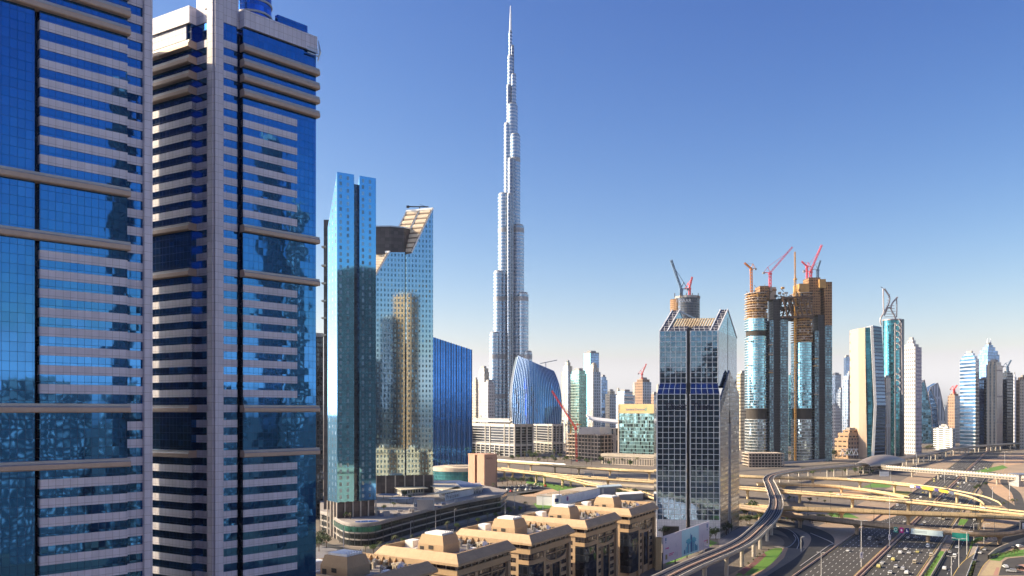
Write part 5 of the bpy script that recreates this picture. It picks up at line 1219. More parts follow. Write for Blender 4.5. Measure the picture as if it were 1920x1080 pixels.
# sand lots and lawns farther right
patch('sand_lot', [(1850, 905), (1868, 896), (1886, 894), (1885, 905), (1897, 915), (1901, 935), (1892, 948), (1870, 930), (1856, 915)], .03, sand, 'bare sand lot under the far footbridge end', 'sand')
patch('sand_lot', [(1895, 893), (1930, 890), (1930, 906), (1905, 905)], .03, sand, 'small bare sand lot at the right edge', 'sand')
road('side_road', [G(1930, 975), G(1880, 940), G(1852, 922), G(1843, 908), G(1846, 896), G(1860, 885)], 10, .034, asphalt, 'curved side road right of the highway')
road('side_road', [G(1915, 960), G(1905, 925), G(1885, 908), G(1884, 898), G(1900, 888)], 8, .036, asphalt, 'narrow side road beside the sand lot')
patch('lawn_strip', [(1615, 914), (1640, 905), (1676, 905), (1668, 914)], .03, grass_m, 'small lawn under the curved overpass', 'lawn', 'stuff')
patch('lawn_strip', [(1550, 963), (1590, 961), (1612, 972), (1560, 969)], .03, grass_m, 'lawn between the two lower overpasses', 'lawn', 'stuff')
patch('lawn_strip', [(1640, 926), (1680, 920), (1712, 922), (1700, 930), (1650, 930)], .03, ground_mat('dry_lawn', (.22, .20, .05), (.16, .18, .04), .05, .6), 'dry lawn below the curved overpass', 'lawn', 'stuff')
patch('lawn_strip', [(1796, 985), (1800, 973), (1816, 974), (1808, 984)], .03, grass_m, 'tiny lawn between highway and service road', 'lawn', 'stuff')
patch('lawn_strip', [(1826, 884), (1880, 872), (1890, 877), (1840, 889)], .03, grass_m, 'far lawn beyond the footbridge', 'lawn', 'stuff')
patch('sand_lot', [(1840, 862), (1930, 852), (1930, 868), (1890, 873)], .03, sand, 'far sand lot at the right edge', 'sand')
# car park, lawn and sand behind the podium
patch('car_park', [(925, 928), (945, 914), (1010, 905), (1035, 914), (1000, 926), (950, 931)], .03, asphalt, 'car park beside the salmon tower', 'car park')
patch('sand_lot', [(970, 926), (1040, 916), (1078, 926), (1030, 932), (985, 931)], .03, sand, 'bare orange lot behind the car park', 'sand')
patch('lawn_strip', [(990, 900), (1040, 908), (1090, 916), (1110, 922), (1060, 927), (1030, 914), (985, 906)], .035, grass_m, 'lawn strip below the overpasses', 'lawn', 'stuff')
patch('lawn_strip', [(1000, 944), (1042, 940), (1060, 952), (1010, 956)], .03, grass_m, 'dark lawn left of the white shed', 'lawn', 'stuff')
road('boulevard', [G(560, 1010), G(640, 1032), G(720, 1030), G(820, 1005), G(920, 975), G(1010, 948), G(1110, 938), G(1190, 940)], 16, .02, asphalt, 'road running along the podium')
road('boulevard', [G(930, 945), G(965, 958), G(985, 975)], 10, .024, asphalt, 'side road at the right end of the podium')
patch('pavement', [(640, 1024), (700, 1027), (800, 998), (930, 964), (930, 960), (800, 993), (700, 1024)], .03, paving, 'pavement along the podium front', 'pavement')
patch('car_park', [(560, 1050), (600, 1022), (632, 1030), (620, 1079), (560, 1079)], .03, ground_mat('grey_yard', (.2, .19, .19), (.14, .13, .14), .06, .6), 'grey yard below the podium corner', 'yard')

road('frontage_road', [G(700, 846), G(812, 857), G(1000, 872), G(1130, 882), G(1235, 892)], 16, .02, asphalt, 'frontage road in front of the white framed offices')
road('frontage_road', [G(1380, 884), G(1450, 879), G(1520, 874), G(1612, 866)], 14, .02, asphalt, 'frontage road in front of the unfinished towers')
def low_wall(name, label, pts, h_, m_):
    mb = MB(); mb.sweep(smooth_path(pts, 8), [(-.3, 0), (-.3, h_), (.3, h_), (.3, 0)]); return tag(mb.build(name, m_), label, 'wall')
low_wall('boundary_wall', 'pale boundary wall along the garden of the white framed offices', [G(800, 850), G(880, 860), G(960, 867), G(1060, 874)], 4, white_p)
low_wall('site_hoarding', 'grey site hoarding at the foot of the unfinished towers', [G(1395, 870), G(1440, 871), G(1500, 868), G(1560, 864)], 4, concrete_g)
low_wall('boundary_wall', 'low ochre wall between the overpasses left of the white grid tower', [G(1060, 900), G(1130, 908), G(1230, 915)], 2.4, concrete)
patch('car_park', [(1480, 882), (1600, 873), (1612, 880), (1490, 889)], .016, asphalt_dark_shade, 'car park between the station and the unfinished towers', 'car park')
patch('lawn_strip', [(1240, 1040), (1330, 1012), (1345, 1018), (1250, 1060)], .02, grass_m, 'shaded lawn behind the hoarding', 'lawn', 'stuff')
patch('pavement', [(1345, 1006), (1400, 985), (1430, 990), (1380, 1012), (1350, 1030)], .02, paving, 'paved forecourt right of the white grid tower', 'pavement')
patch('sand_lot', [(1600, 921), (1650, 922), (1600, 931), (1480, 931), (1480, 924)], .02, sand, 'sandy lot between the long overpass and the low ramp', 'sand')
patch('sand_lot', [(1620, 970), (1660, 962), (1690, 964), (1650, 977)], .02, sand, 'orange sandy wedge left of the highway under the overpasses', 'sand')
# ------------------------------------------------------------------ overpasses and viaduct
gold_c = facade('ochre_concrete', (.42, .31, .18), (.68, .51, .29), 6.0, 80.0, .965, 1.0, gm=0, gr=.85, var=.09, tilt=0, wave=0, dirt=.22)
def deck(name, label, pts, wd, cat, mat=gold_c, top=asphalt, par=1.2, dpt=1.8, pier_step=42, pier_r=1.3, pier_from=0, nsm=10, cap=True, skip=()):
    path = smooth_path([Vector(p) for p in pts], nsm); h = wd / 2
    t = thing(name, (path[0].x, path[0].y, 0), label, cat)
    mb = MB(); mb.sweep(path, [(-h, 0), (h, 0), (h, -.5), (h * .55, -dpt), (-h * .55, -dpt), (-h, -.5)], closed=True); mb.build('deck', mat, t)
    mb = MB(); mb.sweep(path, [(-h + .5, .03), (h - .5, .03)]); mb.build('road_surface', top, t)
    if top is asphalt:
        mb = MB(); q = 0
        for a, b in zip(path, path[1:]):
            d = (b - a); L = d.length; d.normalize(); r = Vector((d.y, -d.x, 0)); t0 = 0
            while t0 + 3.5 < L:
                for off in ((0,) if wd < 14 else (-2.6, 2.6)):
                    p = a + d * t0 + r * off + Vector((0, 0, .05)); mb.face([p - r * .12, p + r * .12, p + r * .12 + d * 3.5, p - r * .12 + d * 3.5])
                t0 += 9
        if mb.v: mb.build('lane_marking', white_p, t)
    for s_ in (-1, 1):
        mb = MB(); a, b = (s_ * h, s_ * (h - .4)); mb.sweep(path, [(a, -.6), (a, par), (b, par), (b, .02)] if s_ < 0 else [(b, .02), (b, par), (a, par), (a, -.6)]); mb.build('parapet', mat, t)
    acc = 0; nxt = pier_from; k = 0
    for a, b in zip(path, path[1:]):
        acc += (b - a).length
        if acc >= nxt and a.z > 3.5:
            nxt += pier_step; k += 1
            if k in skip: continue
            mb = MB(); d = (b - a); d.z = 0; d.normalize(); r = Vector((d.y, -d.x, 0))
            mb.tube([Vector((a.x, a.y, -.1)), Vector((a.x, a.y, a.z - dpt - (1.6 if cap else 0)))], pier_r, 12)
            if cap: mb.tube([Vector((a.x, a.y, a.z - dpt - 1.62)), Vector((a.x, a.y, a.z - dpt + .05))], [pier_r, pier_r * 2.2], 12)
            mb.build('pier', mat, t)
    return t, path
def gz(u, v, z): return G(u, v, z)
O1, pO1 = deck('overpass', 'long ochre overpass passing behind the white grid tower and across the highway', [gz(780, 866, 12), gz(935, 880, 12), gz(1055, 892, 12), gz(1230, 903.5, 11), gz(1391, 915, 10.5), gz(1464, 921, 10), gz(1703, 940, 10), gz(1920, 963, 10), gz(2010, 974, 10)], 17, 'overpass', pier_step=55, pier_from=20)
O4, pO4 = deck('overpass', 'farthest ochre overpass, curving round with yellow and violet banners on its side', [gz(780, 853, 12), gz(935, 865, 12), gz(1144, 880, 12), gz(1228, 884, 12), gz(1391, 893, 11.5), gz(1480, 896, 11), gz(1537, 896.5, 11), gz(1633, 902, 10.5), gz(1745, 915, 10), gz(1820, 929, 10), gz(1852, 940, 10), gz(1862, 948, 10)], 13, 'overpass', pier_step=50, pier_from=25)
O2, pO2 = deck('overpass', 'lower ochre overpass rising behind the white grid tower to join the dark one', [gz(1300, 938, 5), gz(1391, 947, 8), gz(1470, 953, 9), gz(1590, 957, 9.5), gz(1703, 962, 9.5), gz(1850, 967, 10), gz(1960, 973, 10)], 12, 'overpass', pier_step=48, pier_from=18)
O3, pO3 = deck('overpass', 'nearest overpass in shade, carrying the road sign boards over the highway', [gz(1380, 949, 9), gz(1430, 957, 9), gz(1500, 968, 8.6), gz(1633, 983, 8.3), gz(1740, 993, 8.2), gz(1819, 999.5, 8), gz(1870, 1000, 7.5), gz(1905, 994, 7), gz(1925, 985, 6.5)], 10, 'overpass', mat=facade('shaded_ochre_concrete', (.22, .16, .11), (.40, .30, .21), 6.0, 80.0, .965, 1.0, gm=0, gr=.85, var=.09, tilt=0, wave=0, dirt=.22), pier_step=46, pier_from=30, par=1.4, skip=(6,7,8))  # darker copy of the ochre concrete, with the shade put into its colour
O5, pO5 = deck('overpass', 'ochre ramp descending from the long overpass towards the white grid tower', [gz(935, 877.5, 11.9), gz(1055, 896, 11), gz(1113, 909, 9), gz(1185, 920, 5.5), gz(1231, 934, 2.5), gz(1290, 950, .9)], 9, 'ramp', pier_step=50, pier_from=30)
O6, pO6 = deck('overpass', 'short low ochre ramp between the long overpass and the curved one', [gz(1420, 907, 8), gz(1537, 909.5, 7), gz(1600, 916, 5), gz(1660, 925, 3), gz(1700, 933, 1)], 8, 'ramp', pier_step=60, pier_from=30)
metal_par = plain('metro_parapet', (.50, .45, .38), .7)
rail_bed = ground_mat('rail_bed', (.05, .05, .055), (.08, .07, .065), .1, 1.2)
mpts = [gz(1150, 1130, 13), gz(1220, 1099, 13), gz(1291, 1064, 13), gz(1385.6, 1022.5, 13), gz(1422, 994.6, 13), gz(1450, 963, 13), gz(1455, 938, 13), gz(1445, 910, 13), gz(1441, 898, 13), gz(1456, 889, 13), gz(1506.6, 880.5, 13), gz(1619, 870.7, 13), gz(1668, 864.5, 13), gz(1700, 857.5, 13), gz(1746, 850, 13), gz(1788, 841, 13), gz(1850, 835, 13), gz(1940, 829, 13)]
MT, pM = deck('metro_viaduct', 'winding metro viaduct on round piers from bottom edge to the domed station', mpts, 11, 'viaduct', mat=metal_par, top=rail_bed, par=1.3, dpt=2.2, pier_step=34, pier_from=8, pier_r=1.15)
for q0 in (-3.4, -1.9, 1.9, 3.4):
    mb = MB(); mb.sweep(pM, [(q0 - .09, .05), (q0 - .09, .25), (q0 + .09, .25), (q0 + .09, .05)]); mb.build('rail', steel, MT)
mb = MB(); mb.sweep(pM, [(-.35, .04), (-.35, .8), (.35, .8), (.35, .04)]); mb.build('centre_wall', pinkc, MT)
# banners and sign boards
def board(name, label, pts, z0, z1, mat, off, extra=None, cat='banner'):
    mb = MB(); mb.sweep(pts, [(off, z0), (off, z1), (off - .12, z1), (off - .12, z0)], closed=True); o = mb.build(name, mat); return tag(o, label, cat)
def piece(path, u0, u1):
    o = []
    for a, b in zip(path, path[1:]):
        for k in range(6):
            p = a.lerp(b, k / 6); u = CU + p.x / p.y * F
            if u0 <= u <= u1 and p.y > 0: o.append(p)
    return o
yb_, vb_, wb_ = plain('yellow_banner', (.72, .46, .04), .6, var=.03), plain('violet_banner', (.06, .05, .20), .6, var=.03), plain('white_banner', (.72, .72, .75), .6, var=.03)
for u0, u1, m_, lb in ((1716, 1726, wb_, 'white banner at the left end of the curved overpass banners'), (1727, 1737.5, vb_, 'violet banner between white and yellow banners on the curved overpass'), (1738.5, 1763, yb_, 'long yellow banner on the curved overpass, left one'),
                       (1764, 1772, vb_, 'violet banner between the two yellow banners'), (1773, 1792, yb_, 'yellow banner on the curved overpass, right one'), (1793, 1803, plain('dark_banner', (.08, .10, .16), .6), 'dark banner at the right end of the overpass banners')):
    pc_ = piece(pO4, u0, u1)
    if len(pc_) > 1: board('banner', lb, pc_, -1.3, 1.3, m_, 6.75)
teal_s, mag_s, nav_s, pale_s, grn_s = plain('teal_sign', (.02, .28, .22), .5, var=.02), plain('magenta_sign', (.55, .02, .25), .5, var=.02), plain('navy_sign', (.01, .03, .16), .5, var=.02), plain('pale_blue_sign', (.50, .62, .66), .5, var=.03), plain('green_sign', (.01, .22, .18), .5, var=.02)
sg = None
for u0, u1, m_, lb, gl in ((1680.5, 1690, teal_s, 'square teal sign board with white ring on the shaded overpass', 'ring'), (1691, 1700.5, mag_s, 'square magenta sign board with white panel on the shaded overpass', 'box'), (1701.5, 1710.5, nav_s, 'square navy sign board with white mark on the shaded overpass', 'mark'),
                           (1711, 1773, pale_s, 'long pale blue sign board on the shaded overpass above the highway', 'lines'), (1788, 1815, grn_s, 'green road sign board on the shaded overpass above the service road', 'road')):
    pc_ = piece(pO3, u0, u1)
    if len(pc_) < 2: continue
    sg = thing('sign_board', pc_[0], lb, 'sign board')
    z0, z1 = (-3.2, .5) if gl != 'road' else (-4.6, .2)
    mb = MB(); mb.sweep(pc_, [(5.25, z0), (5.25, z1), (5.1, z1), (5.1, z0)], closed=True); mb.build('panel', m_, sg)
    a, b = pc_[0], pc_[-1]; d = (b - a).normalized(); n = Vector((d.y, -d.x, 0)); o = a + n * 5.32; L = (b - a).length
    mb = MB()
    if gl == 'ring':
        for k in range(12):
            an = k * math.pi / 6; an2 = an + math.pi / 6; c = o + d * L * .5 + Vector((0, 0, -1.3)); mb.bar(c + d * math.cos(an) + Vector((0, 0, math.sin(an))), c + d * math.cos(an2) + Vector((0, 0, math.sin(an2))), .3)
    elif gl == 'box': mb.obox(o + d * L * .28 + Vector((0, 0, -2)), d * L * .44, n * .05, (0, 0, 1.4))
    elif gl == 'mark': mb.obox(o + d * L * .3 + Vector((0, 0, -2.2)), d * L * .18, n * .05, (0, 0, 1.9)); mb.obox(o + d * L * .52 + Vector((0, 0, -2.2)), d * L * .2, n * .05, (0, 0, .9))
    elif gl == 'lines': mb.obox(o + d * L * .1 + Vector((0, 0, -1.1)), d * L * .4, n * .04, (0, 0, .35)); mb.obox(o + d * L * .08 + Vector((0, 0, -1.9)), d * L * .42, n * .04, (0, 0, .3))
    else: mb.obox(o + d * L * .5 + Vector((0, 0, -4)), d * L * .42, n * .05, (0, 0, .8)); mb.obox(o + d * L * .55 + Vector((0, 0, -3)), d * L * .12, n * .05, (0, 0, .7))
    mb.build('symbol', white_p if gl != 'lines' else plain('grey_lines', (.22, .28, .34), .6), sg)
def gantry(label, u, v, z, wd, hgt, m_):
    p = G(u, v, z); t = thing('road_sign', (p.x, p.y, 0), label, 'road sign')
    mb = MB(); mb.tube([Vector((p.x + wd / 2 + 2, p.y, 0)), Vector((p.x + wd / 2 + 2, p.y, z + hgt)), Vector((p.x + wd / 2 + 1, p.y, z + hgt + 1)), Vector((p.x - wd / 2, p.y, z + hgt + 1))], .25, 6); mb.build('post', steel, t)
    mb = MB(); mb.box(p.x - wd / 2, p.x + wd / 2, p.y - .3, p.y - .1, z, z + hgt); mb.build('panel', m_, t); return t
gantry('grey backed road sign above the overpasses, left of two near the grid tower', 1103, 896, 9, 9, 6, concrete_g)
gantry('grey backed road sign above the ochre ramp, right of two near the grid tower', 1148, 901.5, 9, 9, 6, concrete_g)
g_ = gantry('white road sign board on a gantry in front of the domed station', 1658, 893, 6, 12, 6, white_p)
p = G(1913, 999, 5)
bb = thing('billboard', (p.x, p.y, 0), 'large billboard cut by the right picture edge, showing pale shapes on black', 'billboard')
a = Vector((p.x, p.y, 5.5)); q_ = Vector((18, -7, 0)); qn = Vector((-.36, -.93, 0))
mb = MB(); mb.obox(a, q_, (0, .6, 0), (0, 0, 7.6)); mb.build('panel', plain('poster_dark', (.03, .035, .05), .5), bb)
mb = MB()
for z in (0, 7.6): mb.bar(a + qn * .1 + Vector((0, 0, z)), a + q_ + qn * .1 + Vector((0, 0, z)), .7)
for f in (0, 1): mb.bar(a + q_ * f + qn * .1, a + q_ * f + qn * .1 + Vector((0, 0, 7.6)), .7)
mb.build('frame', concrete, bb)
mb = MB()
for f, w_, h_ in ((.06, .07, 5.5), (.18, .05, 6.4), (.30, .08, 4.4), (.5, .2, 3.0)): mb.obox(a + q_ * f + qn * .08 + Vector((0, 0, .8)), q_ * w_, qn * .05, (0, 0, h_))
mb.build('picture', plain('poster_shapes', (.45, .48, .56), .5, var=.4, scale=.4), bb)
mb = MB(); mb.bar(a + q_ * .5, Vector((a.x + 9, a.y - 3.5, 0)), 1.2); mb.build('post', concrete, bb)

# ------------------------------------------------------------------ domed station and footbridge
ps = [p for p in pM if 1612 <= CU + p.x / p.y * F <= 1676 and p.y > 1150]
stn = thing('metro_station', (ps[len(ps) // 2].x, ps[len(ps) // 2].y, 0), 'shell shaped grey domed station over the metro tracks', 'station')
shell_m = plain('shell_roof', (.30, .26, .23), .45, .35)
cS = Vector(ps[len(ps) // 2]); axs = (ps[-1] - ps[0]); axs.z = 0; LS = axs.length; axs.normalize(); axr = Vector((axs.y, -axs.x, 0))
def shp_(s, a, k=1.0):
    e = max(.0, 1 - abs(s) ** 2.2); r = 15 * (.62 + .38 * e) * k
    return cS + axs * (s * LS * .62) + axr * (r * math.cos(a) * 1.15) + Vector((0, 0, -2 + r * .86 * (.55 + .45 * e) * math.sin(a) ** .8))
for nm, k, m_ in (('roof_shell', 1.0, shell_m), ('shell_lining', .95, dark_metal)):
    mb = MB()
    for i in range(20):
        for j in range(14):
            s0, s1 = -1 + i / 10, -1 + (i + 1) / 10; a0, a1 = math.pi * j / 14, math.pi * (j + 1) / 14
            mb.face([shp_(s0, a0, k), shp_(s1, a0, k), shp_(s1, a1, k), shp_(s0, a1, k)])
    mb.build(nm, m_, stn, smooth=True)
for s in (-1, 1):
    mb = MB(); mb.tube([shp_(s, math.pi * j / 14, .98) for j in range(15)], .9, 6); mb.build('shell_rim', dark_metal, stn)
mb = MB(); mb.obox(cS - axs * LS * .5 - axr * 9 + Vector((0, 0, -12.9)), axs * LS, axr * 18, (0, 0, 10.5)); mb.build('concourse', facade('station_glass', (.2, .18, .17), (.05, .06, .08), 3, 4, .8, .7, gm=.6), stn)
fbp = [gz(1655, 874, 11), gz(1664, 875.5, 11), gz(1785, 884.5, 11), gz(1906, 894, 11), gz(1925, 895.5, 11)]
fb = thing('footbridge', (fbp[1].x, fbp[1].y, 0), 'long ribbed metal footbridge from the domed station across the highway', 'footbridge')
fbr = facade('footbridge_ribs', (.34, .30, .24), (.07, .07, .07), 4.2, 5.0, .5, .5, gm=.2, gr=.5, wr=.5, wm=.3, ph=(0, .2))
mb = MB(); mb.sweep(fbp, [(-2.6, -3), (2.6, -3), (2.8, 0), (2.0, 2.2), (-2.0, 2.2), (-2.8, 0)][::-1], closed=True); mb.build('tube', fbr, fb)
mb = MB(); mb.sweep(fbp, [(-2.9, -3.8), (2.9, -3.8), (2.9, -3.02), (-2.9, -3.02)][::-1], closed=True); mb.build('girder', concrete, fb)
for k in range(1, 5):
    p = fbp[1].lerp(fbp[3], k / 4.6); mb = MB(); mb.tube([Vector((p.x, p.y, 0)), Vector((p.x, p.y, 7.2))], 1.3, 10); mb.tube([Vector((p.x, p.y, 6)), Vector((p.x, p.y, 7.25))], [1.3, 2.6], 10); mb.build('pier', concrete, fb)
eb = thing('bridge_house', (fbp[3].x + 12, fbp[3].y, 0), 'pale grey block at the right end of the ribbed footbridge', 'building')
p = fbp[3]; mb = MB(); mb.box(p.x - 2, p.x + 26, p.y - 8, p.y + 12, 0, 13.5); mb.build('wall', concrete_g, eb)
mb = MB(); mb.box(p.x - 2.5, p.x + 26.5, p.y - 8.5, p.y + 12.5, 13.5, 14.4); mb.build('roof', steel, eb)

# ------------------------------------------------------------------ street lamps and cranes' neighbours
lampm = plain('lamp_grey', (.58, .57, .55), .5, .3)
def lamp(p, hgt, ax=(1, 0, 0), arm=3.0, two=True, flag=False):
    t = thing('street_lamp', p, '', 'street lamp', 'street lamps'); p = Vector(p); ax = Vector(ax).normalized(); tp = p + Vector((0, 0, hgt))
    mb = MB(); mb.tube([p, tp], [.28, .16], 6); mb.build('pole', lampm, t)
    for s in ((-1, 1) if two else (1,)):
        mb = MB(); mb.bar(tp, tp + ax * arm * s + Vector((0, 0, .3)), .25, .18); mb.obox(tp + ax * arm * s * .5 + Vector((-.2, -.25, .2)), ax * arm * s * .55, (0, .5, 0), (0, 0, .25)); mb.build('lamp_arm', lampm, t)
    if flag:
        mb = MB(); mb.box(p.x - .8, p.x + .8, p.y - .25, p.y - .05, 5, 8.5); mb.build('banner', wb_, t)
        mb = MB(); mb.tube([Vector((p.x + .35 * math.cos(a), p.y - .3, 7 + .35 * math.sin(a))) for a in [k * .7 for k in range(10)]], .12, 4); mb.build('emblem', vb_, t)
    return t
LAMPS = [((1615, 1063), 26, True, True, 'tallest pale twin lamp in the highway median at the bottom, with white banner'), ((1668, 1027), 33, True, True, 'tall pale lamp in the highway median in front of the sign boards'),
         ((1540, 1079), 12, True, False, 'twin armed lamp at the bottom edge left of the highway'), ((1502, 1034), 9, False, False, 'short lamp standing on the slip road island'), ((1798, 1064), 16, True, False, 'twin armed lamp between service road and guard rail'),
         ((1784, 1079), 10, True, False, 'short twin armed lamp at the bottom edge beside the guard rail'), ((1826, 1019), 13, False, False, 'lamp on the green bank, left of two'), ((1845, 1019), 13, False, False, 'lamp on the green bank, right of two'),
         ((1813, 1040), 14, True, False, 'lamp beside the guard rail below the green sign board'), ((726, 1004), 0, 0, 0, ''), ((852, 984), 12, False, False, 'lamp on the road in front of the podium, above the tan roofs'), ((770, 1007), 11, False, False, 'lamp at the podium front left of the other podium lamp'),
         ((965, 953), 12, False, False, 'lamp by the side road at the right end of the podium'), ((1018, 958), 14, True, False, 'green twin lamp on the lawn left of the white shed'), ((648, 1066), 10, False, False, 'lamp at the grey yard below the podium corner'),
         ((1718, 889), 30, True, False, 'tall mast light in the far highway beyond the footbridge, right of two'), ((1700, 872), 22, True, False, 'tall mast light behind the footbridge'), ((1884, 873), 22, True, False, 'tall mast light near the right end of the footbridge'),
         ((1771, 905), 16, True, False, 'lamp in the highway median just below the footbridge'), ((1893, 936), 17, False, False, 'lamp by the sand lot left of two'), ((1861, 945), 16, False, False, 'lamp at the end of the curved overpass'), ((1632, 918), 11, False, False, 'lamp on the small lawn under the curved overpass'),
         ((1320, 1052), 9, False, False, 'lamp in front of the large billboard hoarding')]
for (u, v), hh, two, fl, lb in LAMPS:
    if not hh: continue
    l_ = lamp(G(u, v), hh, hq.to_3d(), 3.2 if hh > 12 else 2.0, two, fl); l_['label'] = lb
k = 0
for path, side, us in ((pO1, 1, (985, 1065, 1160, 1500, 1575, 1695, 1760, 1815, 1880)), (pO3, 1, (1510, 1632, 1761, 1856)), (pO2, 1, (1550, 1705, 1818))):
    for u in us:
        c_ = [p for p in path if abs(CU + p.x / p.y * F - u) < 14]
        if not c_: continue
        p = min(c_, key=lambda p: abs(CU + p.x / p.y * F - u)); k += 1
        nm = {id(pO1): 'long ochre overpass', id(pO3): 'shaded overpass', id(pO2): 'lower ochre overpass'}[id(path)]
        t = thing('lamp_mast', p, 'thin dark mast on the %s, number %d from its left end' % (nm, us.index(u) + 1), 'lamp mast', 'thin masts along the overpasses')
        mb = MB(); q = p + Vector((0, -5, 0)); mb.tube([q, q + Vector((0, 0, 12))], [.2, .12], 5); mb.bar(q + Vector((0, 0, 12)), q + Vector((1.5, 0, 12.2)), .15); mb.build('pole', dark_metal, t)

# ------------------------------------------------------------------ hoarding with skyline picture, white shed
hb = thing('hoarding', G(1262, 1072), 'wide white hoarding with blue skyline picture in front of the white grid tower', 'billboard')
A0 = G(1244, 1076, 0) ; A0 = Vector((X(1244, 470), 470, 0)); B0 = Vector((X(1330, 548), 548, 0))
d = (B0 - A0).normalized(); n = Vector((d.y, -d.x, 0)); Lh = (B0 - A0).length; zl0, zl1, zr0, zr1 = Z(1057, 470), Z(1006, 470), Z(1027, 548), Z(977, 548)
mb = MB(); mb.face([A0 + Vector((0, 0, zl0)), B0 + Vector((0, 0, zr0)), B0 + Vector((0, 0, zr1)), A0 + Vector((0, 0, zl1))]); mb.face([B0 - n * .5 + Vector((0, 0, zr0)), A0 - n * .5 + Vector((0, 0, zl0)), A0 - n * .5 + Vector((0, 0, zl1)), B0 - n * .5 + Vector((0, 0, zr1))])
mb.face([A0 + Vector((0, 0, zl1)), B0 + Vector((0, 0, zr1)), B0 - n * .5 + Vector((0, 0, zr1)), A0 - n * .5 + Vector((0, 0, zl1))]); mb.face([A0 - n * .5 + Vector((0, 0, zl0)), A0 + Vector((0, 0, zl0)), A0 + Vector((0, 0, zl1)), A0 - n * .5 + Vector((0, 0, zl1))])
mb.build('panel', plain('lilac_poster', (.60, .55, .64), .6, var=.02), hb)
def hp(f, g): return A0.lerp(B0, f) + n * .06 + Vector((0, 0, zl0 + (zr0 - zl0) * f + g * ((zl1 - zl0) + ((zr1 - zr0) - (zl1 - zl0)) * f)))
def hquad(mb, f0, f1, g0, g1, o=.0): mb.face([hp(f0, g0) + n * o, hp(f1, g0) + n * o, hp(f1, g1) + n * o, hp(f0, g1) + n * o])
mb = MB(); hquad(mb, .36, .74, .02, .98); mb.build('pale_blue_field', plain('poster_pale_blue', (.45, .72, .80), .6, var=.05), hb)
pr = random.Random(3); cols = [plain('poster_blue', (.06, .34, .55), .6), plain('poster_teal', (.10, .48, .60), .6), plain('poster_navy', (.03, .12, .32), .6)]
for ci in range(3):
    mb = MB()
    for k in range(12):
        f = pr.uniform(.40, .70); w_ = pr.uniform(.006, .02); hgt = .2 + .55 * math.exp(-((f - .55) / .09) ** 2) * pr.uniform(.5, 1)
        hquad(mb, f, f + w_, .08, hgt, .02 + ci * .03 + k * .001); 
        if k % 3 == 0: mb.face([hp(f, hgt) + n * .03, hp(f + w_, hgt) + n * .03, hp(f + w_ / 2, hgt + .1) + n * .03])
    for k in range(2):
        f0, f1 = (.44, .57) if k == 0 else (.57, .68); g0 = .40 + .06 * ci; mb.face([hp(f0, g0 + .1) + n * (.15 + ci * .02), hp((f0 + f1) / 2, g0 - .02) + n * (.15 + ci * .02), hp(f1, g0 + .06) + n * (.15 + ci * .02), hp((f0 + f1) / 2, g0 + .16) + n * (.15 + ci * .02)]) if ci < 2 else None
    mb.build('skyline_picture', cols[ci], hb)
mb = MB()
for f0, f1, g0, g1 in ((.03, .055, .80, .92), (.035, .05, .72, .77), (.93, .955, .78, .92), (.935, .95, .68, .74), (.22, .225, .18, .30), (.26, .265, .1, .26), (.24, .243, .45, .62), (.80, .803, .15, .3), (.84, .846, .1, .25), (.82, .823, .4, .6)): hquad(mb, f0, f1, g0, g1, .01)
mb.build('blue_marks', cols[2], hb)
mb = MB()
for f0, f1, g0, g1 in ((.035, .06, .50, .55), (.065, .10, .49, .55), (.10, .20, .27, .30), (.10, .18, .22, .245), (.86, .94, .30, .33)): hquad(mb, f0, f1, g0, g1, .01)
mb.build('magenta_marks', mag_s, hb)
mb = MB(); hquad(mb, .035, .07, .12, .30, .01); hquad(mb, .93, .955, .2, .34, .01); mb.build('gold_emblem', plain('olive_gold', (.25, .2, .06), .6), hb)
for f in (0, .25, .5, .75, 1):
    p = A0.lerp(B0, f) - n * .4; mb = MB(); mb.bar(p - n * .3, Vector((p.x, p.y, zl0 + (zr0 - zl0) * f + 6)) - n * .3, .5); mb.build('post', dark_metal, hb)
mb = MB(); q0 = A0 + Vector((-1.2, -.2, 0)); mb.obox(q0 + Vector((-3.2, 0, 0)), (3.2, 0, 0), (0, 2.4, 0), (0, 0, zl1 - .5)); mb.build('end_tower', gold, hb)
shd = thing('white_shed', G(1085, 936), 'low white shed with round lilac logo behind the tan blocks', 'shed')
SA, SB_ = G(1046, 949), G(1125, 931)
a, b = SA, SB_; dd = (b - a).normalized(); nn = Vector((-dd.y, dd.x, 0)); nn = nn if nn.y > 0 else -nn
mb = MB(); mb.obox(a, b - a, nn * 22, (0, 0, 8.5)); mb.build('wall', plain('shed_white', (.70, .69, .72), .6), shd)
mb = MB(); mb.obox(a + Vector((0, 0, 8.5)) - dd * .3, (b - a) + dd * .6, nn * 22.4, (0, 0, .5)); mb.build('roof', concrete, shd)
mb = MB()
for k in range(7): mb.obox(a + dd * (14 + k * 6) + nn * 2 + Vector((0, 0, 9)), dd * 3.4, nn * 16, (0, 0, .6))
mb.build('roof_panel', plain('brown_roof_panel', (.36, .28, .2), .8), shd)
mb = MB(); mb.prism(ring(a.x - .5, a.y + 2, 4.5, n=20), 0, 10.5); mb.build('round_end', plain('shed_white', (0, 0, 0)), shd)
for k, (off, cl) in enumerate(((21, mag_s), (21, vb_))):
    c = a + dd * off - nn * (.05 + .1 * k) + Vector((0, 0, 5)); mb = MB(); r_ = 2.2 - k * .8
    mb.face([c + dd * r_ * math.cos(t_) + Vector((0, 0, r_ * math.sin(t_))) for t_ in [2 * math.pi * q / 16 for q in range(16)]]); mb.build('logo', cl, shd)
